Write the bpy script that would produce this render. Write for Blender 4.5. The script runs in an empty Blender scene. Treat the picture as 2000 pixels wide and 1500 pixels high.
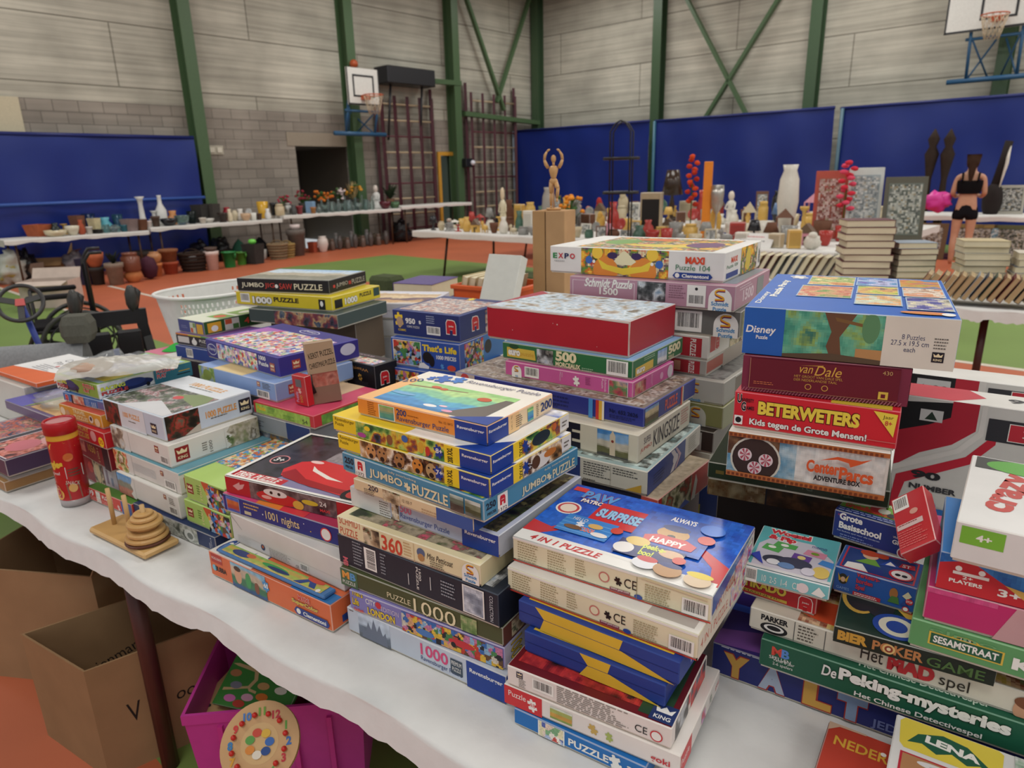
import bpy, math, random
from mathutils import Vector, Matrix, noise as mn
sc = bpy.context.scene
C = sc.collection
PI = math.pi
# ---------------------------------------------------------------- camera
CH, FPX, PITCH, ROLL, YAW = 1.59, 1340.0, 0.2958, -0.0233, 0.736
_cp, _sp = math.cos(PITCH), math.sin(PITCH)
FW = Vector((0, _cp, -_sp)); _u = Vector((0, _sp, _cp)); _r = Vector((1, 0, 0))
RT = _r * math.cos(ROLL) + _u * math.sin(ROLL); UP = _u * math.cos(ROLL) - _r * math.sin(ROLL)
cam = bpy.data.cameras.new('camera'); camo = bpy.data.objects.new('camera', cam); C.objects.link(camo)
M = Matrix((RT, UP, -FW)).transposed().to_4x4(); M.translation = Vector((0, 0, CH)); camo.matrix_world = M
cam.sensor_width = 36; cam.lens = 36 * FPX / 2000; cam.clip_start = 0.02; cam.clip_end = 200
cam.dof.use_dof = True; cam.dof.focus_distance = 1.15; cam.dof.aperture_fstop = 6.5
sc.camera = camo
# ---------------------------------------------------------------- light
w = bpy.data.worlds.new('world'); sc.world = w; w.use_nodes = True
bg = w.node_tree.nodes['Background']; bg.inputs[0].default_value = (0.93, 0.97, 1.0, 1); bg.inputs[1].default_value = 0.75
sc.view_settings.view_transform = 'Standard'; sc.view_settings.look = 'None'; sc.view_settings.gamma = 1
sc.view_settings.use_curve_mapping = False; sc.view_settings.exposure = -0.55
AV = Vector((math.sin(YAW), math.cos(YAW), 0)); BV = Vector((math.cos(YAW), -math.sin(YAW), 0))   # along the left wall, along the back wall
def H(a, b, z=0.0): return AV * a + BV * b + Vector((0, 0, z))
def lamp(a, b, z, sx, sy, power, col=(1, 0.97, 0.92)):
    l = bpy.data.lights.new('hall_lamp', 'AREA'); l.shape = 'RECTANGLE'; l.size = sx; l.size_y = sy; l.energy = power; l.color = col
    o = bpy.data.objects.new('hall_lamp', l); C.objects.link(o); o.location = H(a, b, z); o.rotation_euler = (0, 0, -YAW)
for a in (-2.0, 4.0, 10.0, 15.5):
    for b in (-11.5, -5.5, 0.5, 6.0):
        lamp(a, b, 6.6, 2.6, 1.6, 190)
# ---------------------------------------------------------------- pixels of the photograph -> points of the hall
def ray(x, y): return FW + RT * ((x - 1000) / FPX) - UP * ((y - 750) / FPX)
def at(x, y, z):
    d = ray(x, y); return Vector((0, 0, CH)) + d * ((z - CH) / d.z)
def onp(x, y, nv, c):
    d = ray(x, y); return Vector((0, 0, CH)) + d * (c / (d.x * nv.x + d.y * nv.y))
TV = Vector((0.8225, -0.5688, 0)); NV = Vector((0.5688, 0.8225, 0))        # along and across the puzzle tables
def depth(p): return (p - Vector((0, 0, CH))).dot(FW)
def P(t, n, z=0.0): return TV * t + NV * n + Vector((0, 0, z))
# ---------------------------------------------------------------- colour + materials
def lin(c): return c / 12.92 if c <= 0.04045 else ((c + 0.055) / 1.055) ** 2.4
_cc = {}
def col(c):
    if isinstance(c, str):
        r = _cc.get(c)
        if r is None:
            h = NAMED.get(c, c).lstrip('#'); r = tuple(lin(int(h[i:i + 2], 16) / 255) for i in (0, 2, 4)); _cc[c] = r
        return r
    return c
def mix(a, b, t):
    a, b = col(a), col(b); return tuple(a[i] * (1 - t) + b[i] * t for i in range(3))
NAMED = dict(W='#eeece6', K='#17171b', wh='#dcdcd8', cr='#e8dcb4', gy='#8d8c88', dg='#3b3c3e', rd='#c41f2b', dr='#7d1420', mr='#6a1a2a', bl='#1d4fa8', nb='#1c2350',
             db='#23336e', lb='#6fa3d8', sk='#9cc4e4', gn='#2f8a3c', dgn='#1c4a34', lg='#a9cf62', yl='#f0cf2c', og='#ee8a2e', pk='#d86aa8', pu='#6a5cae', br='#6e4a30',
             tn='#b8946a', wd='#d0aa72', tl='#3a8ea6', fl='#d49a7a', te='#a8533a', be='#cbb894', sv='#a9abae', tq='#62b6be', mg='#c02a78', ol='#8b8a52', gd='#b8913c')
MATS = {}
def mat(name, rough=0.5, spec=0.4, metal=0.0, noise_amt=0.0, noise_scale=30.0, bump=0.0, coat=0.0, trans=0.0, alpha=1.0, ior=1.45, sub=0.0):
    m = bpy.data.materials.new(name); m.use_nodes = True; nt = m.node_tree; b = nt.nodes['Principled BSDF']
    at_ = nt.nodes.new('ShaderNodeAttribute'); at_.attribute_name = 'Col'
    src = at_.outputs['Color']
    if noise_amt or bump:
        tc = nt.nodes.new('ShaderNodeTexCoord'); nz = nt.nodes.new('ShaderNodeTexNoise'); nz.inputs['Scale'].default_value = noise_scale; nz.inputs['Detail'].default_value = 4
        nt.links.new(tc.outputs['Object'], nz.inputs['Vector'])
        if noise_amt:
            mr = nt.nodes.new('ShaderNodeMapRange'); mr.inputs[1].default_value = 0.25; mr.inputs[2].default_value = 0.75; mr.inputs[3].default_value = 1 - noise_amt; mr.inputs[4].default_value = 1 + noise_amt * 0.5
            nt.links.new(nz.outputs[0], mr.inputs[0])
            mx = nt.nodes.new('ShaderNodeVectorMath'); mx.operation = 'SCALE'
            nt.links.new(src, mx.inputs[0]); nt.links.new(mr.outputs[0], mx.inputs['Scale']); src = mx.outputs[0]
        if bump:
            bp = nt.nodes.new('ShaderNodeBump'); bp.inputs['Strength'].default_value = bump; bp.inputs['Distance'].default_value = 0.004
            nt.links.new(nz.outputs[0], bp.inputs['Height']); nt.links.new(bp.outputs[0], b.inputs['Normal'])
    nt.links.new(src, b.inputs['Base Color'])
    b.inputs['Roughness'].default_value = rough; b.inputs['Specular IOR Level'].default_value = spec; b.inputs['Metallic'].default_value = metal
    b.inputs['Coat Weight'].default_value = coat; b.inputs['Coat Roughness'].default_value = 0.15
    b.inputs['Transmission Weight'].default_value = trans; b.inputs['Alpha'].default_value = alpha; b.inputs['IOR'].default_value = ior
    MATS[name] = m; return m
mat('card', 0.42, 0.45, noise_amt=0.07, noise_scale=14)
mat('gloss', 0.25, 0.5, noise_amt=0.04, noise_scale=10, coat=0.25)
mat('matte', 0.85, 0.2, noise_amt=0.12, noise_scale=25, bump=0.15)
mat('kraft', 0.8, 0.2, noise_amt=0.12, noise_scale=9, bump=0.1)
mat('plastic', 0.35, 0.45, noise_amt=0.05)
mat('ceramic', 0.2, 0.5, noise_amt=0.05)
mat('clay', 0.75, 0.3, noise_amt=0.2, noise_scale=12)
mat('metal', 0.35, 0.5, metal=0.9, noise_amt=0.1)
mat('paint', 0.4, 0.5, noise_amt=0.08)
mat('fabric', 0.9, 0.15, noise_amt=0.15, noise_scale=60, bump=0.3)
mat('paper', 0.8, 0.2, noise_amt=0.05, noise_scale=22, bump=0.35)
mat('skin', 0.5, 0.4, noise_amt=0.08, noise_scale=20)
mat('film', 0.12, 0.6, noise_scale=18, bump=0.8, alpha=0.30)
mat('bag', 0.3, 0.5, noise_scale=22, bump=1.0, alpha=0.75)
mat('glass', 0.05, 0.5, trans=0.85, ior=1.25)
mat('tarp', 0.32, 0.45, noise_amt=0.08, noise_scale=2.0)
# ---------------------------------------------------------------- mesh builder
class MB:
    def __init__(s): s.v = []; s.f = []; s.c = []; s.m = []; s.sm = []; s.mats = []; s.M = Matrix(); s.mi = 0
    def use(s, name):
        if name not in s.mats: s.mats.append(name)
        s.mi = s.mats.index(name); return s
    def add(s, pts, faces, c, smooth=False):
        n = len(s.v); Mx = s.M
        s.v.extend((Mx @ Vector(p)).to_tuple() for p in pts)
        single = not isinstance(c, list)
        if single: c = col(c)
        if not s.mats: s.use('card')
        for i, f in enumerate(faces):
            s.f.append([j + n for j in f]); s.c.append(c if single else col(c[i])); s.m.append(s.mi); s.sm.append(smooth)
        return s
    def quad(s, a, b, c_, d, c): return s.add([a, b, c_, d], [(0, 1, 2, 3)], c)
    def box(s, x0, y0, z0, x1, y1, z1, c, ch=0.0, edge=None):
        if x1 < x0: x0, x1 = x1, x0
        if y1 < y0: y0, y1 = y1, y0
        if z1 < z0: z0, z1 = z1, z0
        cs = c if isinstance(c, dict) else None
        g = lambda k: cs.get(k, cs.get('*', 'W')) if cs else c
        fc = {'B': (0, 3, 2, 1), 'T': (4, 5, 6, 7), 'F': (0, 1, 5, 4), 'R': (1, 2, 6, 5), 'K': (2, 3, 7, 6), 'L': (3, 0, 4, 7)}
        if ch <= 0:
            p = [(x0, y0, z0), (x1, y0, z0), (x1, y1, z0), (x0, y1, z0), (x0, y0, z1), (x1, y0, z1), (x1, y1, z1), (x0, y1, z1)]
            return s.add(p, list(fc.values()), [g(k) for k in fc])
        h = min(ch, (x1 - x0) * .3, (y1 - y0) * .3, (z1 - z0) * .3)
        P_ = []; idx = {}
        for (sx, sy, sz) in [(0, 0, 0), (1, 0, 0), (1, 1, 0), (0, 1, 0), (0, 0, 1), (1, 0, 1), (1, 1, 1), (0, 1, 1)]:
            X = (x0, x1)[sx]; Y = (y0, y1)[sy]; Z = (z0, z1)[sz]; dx = (h, -h)[sx]; dy = (h, -h)[sy]; dz = (h, -h)[sz]
            i = len(P_); P_ += [(X, Y + dy, Z + dz), (X + dx, Y, Z + dz), (X + dx, Y + dy, Z)]; idx[(sx, sy, sz)] = i
        I = lambda sx, sy, sz, k: idx[(sx, sy, sz)] + k
        fs = []; cl = []; e = edge if edge is not None else g('T')
        def q(a, cc): fs.append(a); cl.append(cc)
        q((I(0, 0, 0, 2), I(0, 1, 0, 2), I(1, 1, 0, 2), I(1, 0, 0, 2)), g('B')); q((I(0, 0, 1, 2), I(1, 0, 1, 2), I(1, 1, 1, 2), I(0, 1, 1, 2)), g('T'))
        q((I(0, 0, 0, 1), I(1, 0, 0, 1), I(1, 0, 1, 1), I(0, 0, 1, 1)), g('F')); q((I(1, 1, 0, 1), I(0, 1, 0, 1), I(0, 1, 1, 1), I(1, 1, 1, 1)), g('K'))
        q((I(1, 0, 0, 0), I(1, 1, 0, 0), I(1, 1, 1, 0), I(1, 0, 1, 0)), g('R')); q((I(0, 1, 0, 0), I(0, 0, 0, 0), I(0, 0, 1, 0), I(0, 1, 1, 0)), g('L'))
        for (a, b) in ((0, 0), (0, 1), (1, 0), (1, 1)):
            f1 = (a + b) % 2 == 0
            t = (I(0, a, b, 1), I(0, a, b, 2), I(1, a, b, 2), I(1, a, b, 1)); q(t if f1 == (a == b) and f1 else t[::-1] if not f1 else t, e)
            t = (I(a, 0, b, 2), I(a, 0, b, 0), I(a, 1, b, 0), I(a, 1, b, 2)); q(t, e)
            t = (I(a, b, 0, 0), I(a, b, 0, 1), I(a, b, 1, 1), I(a, b, 1, 0)); q(t, e)
        for k in idx: q((idx[k], idx[k] + 1, idx[k] + 2), e)
        return s.add(P_, fs, cl)
    def lathe(s, prof, c, seg=16, smooth=True, cx=0, cy=0, cz=0, sq=1.0, cap=True):
        pts = []; n = len(prof); fs = []; cl = []
        for r, z in prof:
            for k in range(seg):
                a = 2 * PI * k / seg; pts.append((cx + r * math.cos(a), cy + sq * r * math.sin(a), cz + z))
        for i in range(n - 1):
            cc = c[i] if isinstance(c, list) else c
            for k in range(seg):
                k2 = (k + 1) % seg; fs.append((i * seg + k, i * seg + k2, (i + 1) * seg + k2, (i + 1) * seg + k)); cl.append(cc)
        if cap:
            if prof[0][0] > 1e-4: fs.append(tuple(range(seg))[::-1]); cl.append(c[0] if isinstance(c, list) else c)
            if prof[-1][0] > 1e-4: fs.append(tuple((n - 1) * seg + k for k in range(seg))); cl.append(c[-1] if isinstance(c, list) else c)
        return s.add(pts, fs, cl, smooth)
    def ball(s, cx, cy, cz, rx, c, ry=None, rz=None, seg=12, ring=8, bump=0.0, seed=0):
        ry = ry or rx; rz = rz or rx; pts = [(cx, cy, cz - rz)]; fs = []
        for i in range(1, ring):
            t = PI * i / ring
            for k in range(seg):
                a = 2 * PI * k / seg; d = Vector((math.sin(t) * math.cos(a), math.sin(t) * math.sin(a), -math.cos(t))); m_ = 1 + bump * mn.noise(d * 2.2 + Vector((seed, seed * .7, 0)))
                pts.append((cx + rx * d.x * m_, cy + ry * d.y * m_, cz + rz * d.z * m_))
        pts.append((cx, cy, cz + rz)); last = len(pts) - 1
        for k in range(seg): fs.append((0, 1 + (k + 1) % seg, 1 + k)); fs.append((last, last - seg + k, last - seg + (k + 1) % seg))
        for i in range(ring - 2):
            for k in range(seg):
                a = 1 + i * seg + k; b = 1 + i * seg + (k + 1) % seg; fs.append((a, b, b + seg, a + seg))
        return s.add(pts, fs, c, True)
    def tube(s, path, r, c, seg=8, closed=False, smooth=True):
        path = [Vector(p) for p in path]; n = len(path); pts = []; fs = []
        rs = r if isinstance(r, (list, tuple)) else [r] * n
        up = Vector((0, 0, 1)); pa = None
        for i, p in enumerate(path):
            d = (path[(i + 1) % n] - path[i - 1]) if closed else (path[min(i + 1, n - 1)] - path[max(i - 1, 0)])
            d.normalize()
            if pa is None: a = d.cross(up if abs(d.z) < .95 else Vector((1, 0, 0))).normalized()
            else: a = (pa - d * pa.dot(d)).normalized()
            pa = a; b = d.cross(a)
            for k in range(seg): t = 2 * PI * k / seg; pts.append(p + a * (rs[i] * math.cos(t)) + b * (rs[i] * math.sin(t)))
        for i in range(n if closed else n - 1):
            j = (i + 1) % n
            for k in range(seg): fs.append((i * seg + k, i * seg + (k + 1) % seg, j * seg + (k + 1) % seg, j * seg + k))
        if not closed: fs.append(tuple(range(seg))[::-1]); fs.append(tuple((n - 1) * seg + k for k in range(seg)))
        return s.add(pts, fs, c, smooth)
    def bar(s, p, q, w_, h_, c):
        p, q = Vector(p), Vector(q); d = (q - p).normalized(); a = d.cross(Vector((0, 0, 1)) if abs(d.z) < .95 else Vector((0, 1, 0))).normalized() * (w_ / 2); b = d.cross(a).normalized() * (h_ / 2)
        return s.add([p - a - b, p + a - b, p + a + b, p - a + b, q - a - b, q + a - b, q + a + b, q - a + b], [(3, 2, 1, 0), (4, 5, 6, 7), (0, 1, 5, 4), (1, 2, 6, 5), (2, 3, 7, 6), (3, 0, 4, 7)], c)
    def prism(s, poly, z0, z1, c, side=None):
        n = len(poly); pts = [(x, y, z0) for x, y in poly] + [(x, y, z1) for x, y in poly]
        fs = [tuple(range(n))[::-1], tuple(range(n, 2 * n))] + [(i, (i + 1) % n, n + (i + 1) % n, n + i) for i in range(n)]
        return s.add(pts, fs, [c, c] + [side or c] * n)
    def grid(s, fn, nu, nv, c, smooth=True, two=False):
        pts = [fn(i / nu, j / nv) for j in range(nv + 1) for i in range(nu + 1)]
        fs = [(j * (nu + 1) + i, j * (nu + 1) + i + 1, (j + 1) * (nu + 1) + i + 1, (j + 1) * (nu + 1) + i) for j in range(nv) for i in range(nu)]
        cl = c if not callable(c) else [c((i + .5) / nu, (j + .5) / nv) for j in range(nv) for i in range(nu)]
        return s.add(pts, fs, cl, smooth)
    def build(s, name, parent=None, loc=None, rz=0.0, m=None, rot=None):
        me = bpy.data.meshes.new(name); me.from_pydata(s.v, [], s.f)
        if m and not (len(s.mats) > 1): s.mats = [m]
        for k in (s.mats or ['card']): me.materials.append(MATS[k])
        ca = me.color_attributes.new('Col', 'FLOAT_COLOR', 'CORNER'); buf = []
        for f, c in zip(s.f, s.c): buf.extend((c[0], c[1], c[2], 1.0) * len(f))
        ca.data.foreach_set('color', buf)
        me.polygons.foreach_set('material_index', s.m); me.polygons.foreach_set('use_smooth', s.sm); me.update()
        o = bpy.data.objects.new(name, me); C.objects.link(o)
        if parent: o.parent = parent
        if loc is not None: o.location = loc
        o.rotation_euler = rot if rot else (0, 0, rz)
        return o
def tag(o, label=None, cat=None, group=None, kind=None):
    if label: o['label'] = label
    if cat: o['category'] = cat
    if group: o['group'] = group
    if kind: o['kind'] = kind
    return o
def thing(name, label, cat, loc=(0, 0, 0), rz=0.0, group=None, rot=None):
    o = bpy.data.objects.new(name, None); C.objects.link(o); o.location = loc; o.rotation_euler = rot if rot else (0, 0, rz); o.empty_display_size = .05
    return tag(o, label, cat, group)
def struct(mb, name, m='paint', **k): return tag(mb.build(name, m=m, **k), kind='structure')
def copy_tree(o, parent=None):
    c = o.copy(); C.objects.link(c)
    if parent: c.parent = parent
    for ch in list(o.children): copy_tree(ch, c)
    return c
_tc = {}
def text_geo(txt, bold=0.0, shear=0.0, sp=1.0, al='LEFT', ls=1.0):
    k = (txt, bold, shear, sp, al)
    if k not in _tc:
        cu = bpy.data.curves.new('t', 'FONT'); cu.body = txt; cu.size = 1; cu.offset = bold; cu.shear = shear; cu.space_character = sp; cu.align_x = al; cu.resolution_u = 3; cu.space_line = ls; cu.fill_mode = 'FRONT'
        o = bpy.data.objects.new('t', cu); me = bpy.data.meshes.new_from_object(o)
        vs = [tuple(v.co) for v in me.vertices]; fs = [tuple(p.vertices) for p in me.polygons]
        bpy.data.objects.remove(o); bpy.data.curves.remove(cu); bpy.data.meshes.remove(me)
        if vs:
            xs = [v[0] for v in vs]; ys = [v[1] for v in vs]; x0, x1, y0, y1 = min(xs), max(xs), min(ys), max(ys)
        else: x0 = y0 = 0; x1 = y1 = 1
        _tc[k] = ([((x - x0) / max(x1 - x0, 1e-6), (y - y0) / max(y1 - y0, 1e-6)) for x, y, _ in vs], fs, (x1 - x0) / max(y1 - y0, 1e-6))
    return _tc[k]
# ================================================================ the setting
def brickmat(name, c1, c2, mort, bw, rh, msize, rib=0.0, stain=0.25, rough=0.85, bump=0.3):
    m = bpy.data.materials.new(name); m.use_nodes = True; nt = m.node_tree; L = nt.links; b = nt.nodes['Principled BSDF']; N = nt.nodes.new
    tc = N('ShaderNodeTexCoord'); br = N('ShaderNodeTexBrick'); L.new(tc.outputs['Object'], br.inputs['Vector'])
    br.inputs['Color1'].default_value = (*col(c1), 1); br.inputs['Color2'].default_value = (*col(c2), 1); br.inputs['Mortar'].default_value = (*col(mort), 1)
    br.inputs['Scale'].default_value = 1; br.inputs['Brick Width'].default_value = bw; br.inputs['Row Height'].default_value = rh; br.inputs['Mortar Size'].default_value = msize; br.inputs['Mortar Smooth'].default_value = 0.6; br.inputs['Bias'].default_value = 0.0
    n1 = N('ShaderNodeTexNoise'); n1.inputs['Scale'].default_value = 0.9; n1.inputs['Detail'].default_value = 6; L.new(tc.outputs['Object'], n1.inputs['Vector'])
    mr = N('ShaderNodeMapRange'); mr.inputs[1].default_value = .3; mr.inputs[2].default_value = .7; mr.inputs[3].default_value = 1 - stain; mr.inputs[4].default_value = 1.05; L.new(n1.outputs[0], mr.inputs[0])
    mp = N('ShaderNodeMapping'); mp.inputs['Scale'].default_value = (0.35, 9, 1); L.new(tc.outputs['Object'], mp.inputs[0])
    n2 = N('ShaderNodeTexNoise'); n2.inputs['Scale'].default_value = 1.0; n2.inputs['Detail'].default_value = 5; L.new(mp.outputs[0], n2.inputs['Vector'])
    m2 = N('ShaderNodeMapRange'); m2.inputs[1].default_value = .35; m2.inputs[2].default_value = .6; m2.inputs[3].default_value = 1 - stain * .8; m2.inputs[4].default_value = 1.0; L.new(n2.outputs[0], m2.inputs[0])
    mu = N('ShaderNodeMath'); mu.operation = 'MULTIPLY'; L.new(mr.outputs[0], mu.inputs[0]); L.new(m2.outputs[0], mu.inputs[1])
    out = mu.outputs[0]
    if rib:
        wv = N('ShaderNodeTexWave'); wv.bands_direction = 'Y'; wv.inputs['Scale'].default_value = 1 / rib * .31; L.new(tc.outputs['Object'], wv.inputs['Vector'])
        m3 = N('ShaderNodeMapRange'); m3.inputs[1].default_value = 0; m3.inputs[2].default_value = .35; m3.inputs[3].default_value = .9; m3.inputs[4].default_value = 1.0; L.new(wv.outputs[1], m3.inputs[0])
        mu2 = N('ShaderNodeMath'); mu2.operation = 'MULTIPLY'; L.new(out, mu2.inputs[0]); L.new(m3.outputs[0], mu2.inputs[1]); out = mu2.outputs[0]
    sc_ = N('ShaderNodeVectorMath'); sc_.operation = 'SCALE'; L.new(br.outputs['Color'], sc_.inputs[0]); L.new(out, sc_.inputs['Scale']); L.new(sc_.outputs[0], b.inputs['Base Color'])
    bp = N('ShaderNodeBump'); bp.inputs['Strength'].default_value = bump; bp.inputs['Distance'].default_value = .01; bp.invert = True; L.new(br.outputs['Fac'], bp.inputs['Height']); L.new(bp.outputs[0], b.inputs['Normal'])
    b.inputs['Roughness'].default_value = rough; b.inputs['Specular IOR Level'].default_value = .2
    MATS[name] = m
brickmat('wall_panels', '#c9c6b8', '#bdbaac', '#8d8a7e', 5.6, 1.12, .018, rib=.085, stain=.3)
brickmat('blockwork', '#a39c92', '#948d84', '#7f7a72', .42, .205, .012, stain=.22)
def floormat():
    m = bpy.data.materials.new('sports_floor'); m.use_nodes = True; nt = m.node_tree; L = nt.links; b = nt.nodes['Principled BSDF']; N = nt.nodes.new
    a = N('ShaderNodeAttribute'); a.attribute_name = 'Col'; tc = N('ShaderNodeTexCoord')
    n1 = N('ShaderNodeTexNoise'); n1.inputs['Scale'].default_value = .8; n1.inputs['Detail'].default_value = 7; L.new(tc.outputs['Object'], n1.inputs['Vector'])
    mr = N('ShaderNodeMapRange'); mr.inputs[1].default_value = .3; mr.inputs[2].default_value = .7; mr.inputs[3].default_value = .86; mr.inputs[4].default_value = 1.06; L.new(n1.outputs[0], mr.inputs[0])
    s = N('ShaderNodeVectorMath'); s.operation = 'SCALE'; L.new(a.outputs['Color'], s.inputs[0]); L.new(mr.outputs[0], s.inputs['Scale']); L.new(s.outputs[0], b.inputs['Base Color'])
    b.inputs['Roughness'].default_value = .5; b.inputs['Specular IOR Level'].default_value = .35
    MATS['sports_floor'] = m
floormat()
OR, GR, WL = '#bd6746', '#76904a', '#d9cfc0'
fl = MB(); fl.use('sports_floor')
def fq(a0, b0, a1, b1, c, z=0.0): fl.add([H(a0, b0, z), H(a1, b0, z), H(a1, b1, z), H(a0, b1, z)], [(0, 3, 2, 1)], c)
bands = [(-8, .47, OR), (.47, 2.75, GR), (2.75, 6.65, OR), (6.65, 9.4, 'split'), (9.4, 15.2, OR), (15.2, 18, GR)]
for a0, a1, c in bands:
    if c == 'split': fq(a0, -15, a1, -12, OR); fq(a0, -12, a1, 8, GR)
    else: fq(a0, -15, a1, 8, c)
# the rounded court corner, as a fan of green
for a0, b0, a1, b1 in ((6.62, -8, 6.7, 8), (8.86, -6, 8.94, 8), (2.72, -15, 2.78, -9), (3.9, -12.4, 3.96, -9)): fq(a0, b0, a1, b1, WL, .002)
struct(fl, 'floor', 'sports_floor')
def wallobj(name, o, xa, m, rects, th=.25):
    mb = MB(); mb.use(m)
    for x0, y0, x1, y1 in rects: mb.box(x0, y0, -th, x1, y1, 0, 'W')
    ob = tag(mb.build(name, m=m), kind='structure'); z = xa.cross(Vector((0, 0, 1)))
    Mx = Matrix((xa, Vector((0, 0, 1)), z)).transposed().to_4x4(); Mx.translation = o; ob.matrix_world = Mx; return ob
BW = -15.0; AW = 18.0
lp = lambda x, y: onp(x, y, BV, BW)
bp_ = lambda x, y: onp(x, y, AV, AW)
A_ = lambda p: p.dot(AV)
B_ = lambda p: p.dot(BV)
d0, d1 = A_(lp(581, 330)), A_(lp(690, 330)); dz = lp(640, 286).z
e0, e1, ez = A_(lp(860, 340)), A_(lp(893, 340)), lp(876, 304).z
wallobj('wall_left', H(0, BW), AV, 'blockwork', [(-8, 0, d0, 3.08), (d0, dz, d1, 3.08), (d1, 0, e0, 3.08), (e0, ez, e1, 3.08), (e1, 0, AW, 3.08)])
wallobj('wall_left_upper', H(0, BW), AV, 'wall_panels', [(-8, 3.08, AW + .25, 8.2)])
wallobj('wall_back', H(AW, 0), BV, 'wall_panels', [(BW, 0, 8, 8.2)])
mb = MB().use('paint'); mb.box(-8, -.05, 8.2, AW + .3, 24, 8.4, '#8b8a84')
ce = MB().use('paint'); ce.add([H(-8, BW, 8.2), H(AW, BW, 8.2), H(AW, 8, 8.2), H(-8, 8, 8.2), H(-8, BW, 8.4), H(AW, BW, 8.4), H(AW, 8, 8.4), H(-8, 8, 8.4)], [(0, 1, 2, 3), (4, 7, 6, 5), (0, 4, 5, 1), (1, 5, 6, 2), (2, 6, 7, 3), (3, 7, 4, 0)], '#77766f')
struct(ce, 'ceiling')
# pale panel, lintel, recess behind the open doorway, second doorway
mb = MB().use('paint'); a1 = A_(lp(34, 191)); mb.add([H(-2, BW + .01, 2.2), H(a1, BW + .01, 2.2), H(a1, BW + .01, 3.08), H(-2, BW + .01, 3.08), H(-2, BW + .04, 2.2), H(a1, BW + .04, 2.2), H(a1, BW + .04, 3.08), H(-2, BW + .04, 3.08)], [(0, 1, 2, 3), (4, 5, 6, 7), (1, 5, 6, 2), (0, 1, 5, 4), (3, 2, 6, 7)], '#c4bba0')
struct(mb, 'wall_left_panel')
def hb(mb, a0, b0, z0, a1, b1, z1, c): mb.add([H(a0, b0, z0), H(a1, b0, z0), H(a1, b1, z0), H(a0, b1, z0), H(a0, b0, z1), H(a1, b0, z1), H(a1, b1, z1), H(a0, b1, z1)], [(0, 1, 2, 3), (4, 5, 6, 7), (0, 1, 5, 4), (1, 2, 6, 5), (2, 3, 7, 6), (3, 0, 4, 7)], c)
mb = MB().use('matte'); hb(mb, d0 - .2, BW - .1, dz, d1 + .1, BW + .015, dz + .3, '#9a9080'); struct(mb, 'trim_lintel')
mb = MB().use('matte')
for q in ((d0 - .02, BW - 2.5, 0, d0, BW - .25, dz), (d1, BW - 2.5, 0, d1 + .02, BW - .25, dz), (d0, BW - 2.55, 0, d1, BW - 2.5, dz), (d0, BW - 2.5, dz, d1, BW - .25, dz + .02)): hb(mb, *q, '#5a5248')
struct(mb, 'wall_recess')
mb = MB().use('paint'); m_ = (d0 + d1) / 2 + .25
for q in ((m_ - .45, 0, m_ - .37, 2.0), (m_ + .37, 0, m_ + .45, 2.0), (m_ - .45, 2.0, m_ + .45, 2.08)): hb(mb, q[0], BW - 2.5, q[1], q[2], BW - 2.42, q[3], '#8a6a26')
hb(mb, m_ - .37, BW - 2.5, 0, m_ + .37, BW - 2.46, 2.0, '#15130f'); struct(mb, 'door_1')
mb = MB().use('paint')
for q in ((e0 - .1, 0, e0, ez + .1), (e1, 0, e1 + .1, ez + .1), (e0, ez, e1, ez + .1)): hb(mb, q[0], BW - .1, q[1], q[2], BW + .05, q[3], '#cf9a3a')
struct(mb, 'door_2')
mb = MB().use('paint'); hb(mb, e0, BW - 1.6, 0, e1 + .5, BW - 1.5, ez + .3, '#a9bde0'); hb(mb, e1 - .28, BW - .5, 0, e1, BW - .1, ez, '#3a4a3a'); struct(mb, 'wall_corridor')
# green steel columns, rails and bracing
GC = '#4a6444'
def hcol(mb, o, xa, ya, w_, d_, z0, z1, c=GC):
    for (x0, y0, x1, y1) in ((-w_ / 2, 0, w_ / 2, .02), (-w_ / 2, d_ - .02, w_ / 2, d_), (-.01, .02, .01, d_ - .02)):
        pts = [o + xa * x + ya * y + Vector((0, 0, z)) for z in (z0, z1) for x, y in ((x0, y0), (x1, y0), (x1, y1), (x0, y1))]
        mb.add(pts, [(0, 1, 2, 3), (4, 5, 6, 7), (0, 1, 5, 4), (1, 2, 6, 5), (2, 3, 7, 6), (3, 0, 4, 7)], c)
for i, (x, y, b) in enumerate(((384, 200, -14.7), (692, 200, -14.7), (893, 200, -14.7))):
    a = A_(onp(x, y, BV, b)); mb = MB().use('paint'); hcol(mb, H(a, BW), AV, BV, .24, .34, 0, 8.2); struct(mb, 'column_left_%d' % (i + 1))
mb = MB().use('paint'); hcol(mb, H(AW, BW + .2), BV, -AV, .26, .3, 0, 8.2, '#41583f'); struct(mb, 'column_corner')
for i, x in enumerate((1278, 1578, 1946)):
    b = B_(onp(x, 200, AV, AW - .3)); mb = MB().use('paint'); hcol(mb, H(AW, b), BV, -AV, .26, .3, 0, 8.2, '#41583f'); struct(mb, 'column_back_%d' % (i + 1))
mb = MB().use('paint'); q = lambda x, y: onp(x, y, BV, -14.72)
for s_, e_ in (((908, -10), (984, 215)), ((1036, -10), (970, 200))): mb.bar(q(*s_), q(*e_), .12, .08, GC)
mb.bar(q(905, 222), q(1050, 240), .2, .12, GC); mb.bar(q(836, 158), q(898, 163), .16, .12, GC); struct(mb, 'beam_left')
mb = MB().use('paint'); q = lambda x, y: onp(x, y, AV, AW - .2)
mb.bar(q(1338, -10), q(1466, 240), .15, .08, GC); mb.bar(q(1526, -10), q(1372, 240), .15, .08, GC); struct(mb, 'beam_back')
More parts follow.
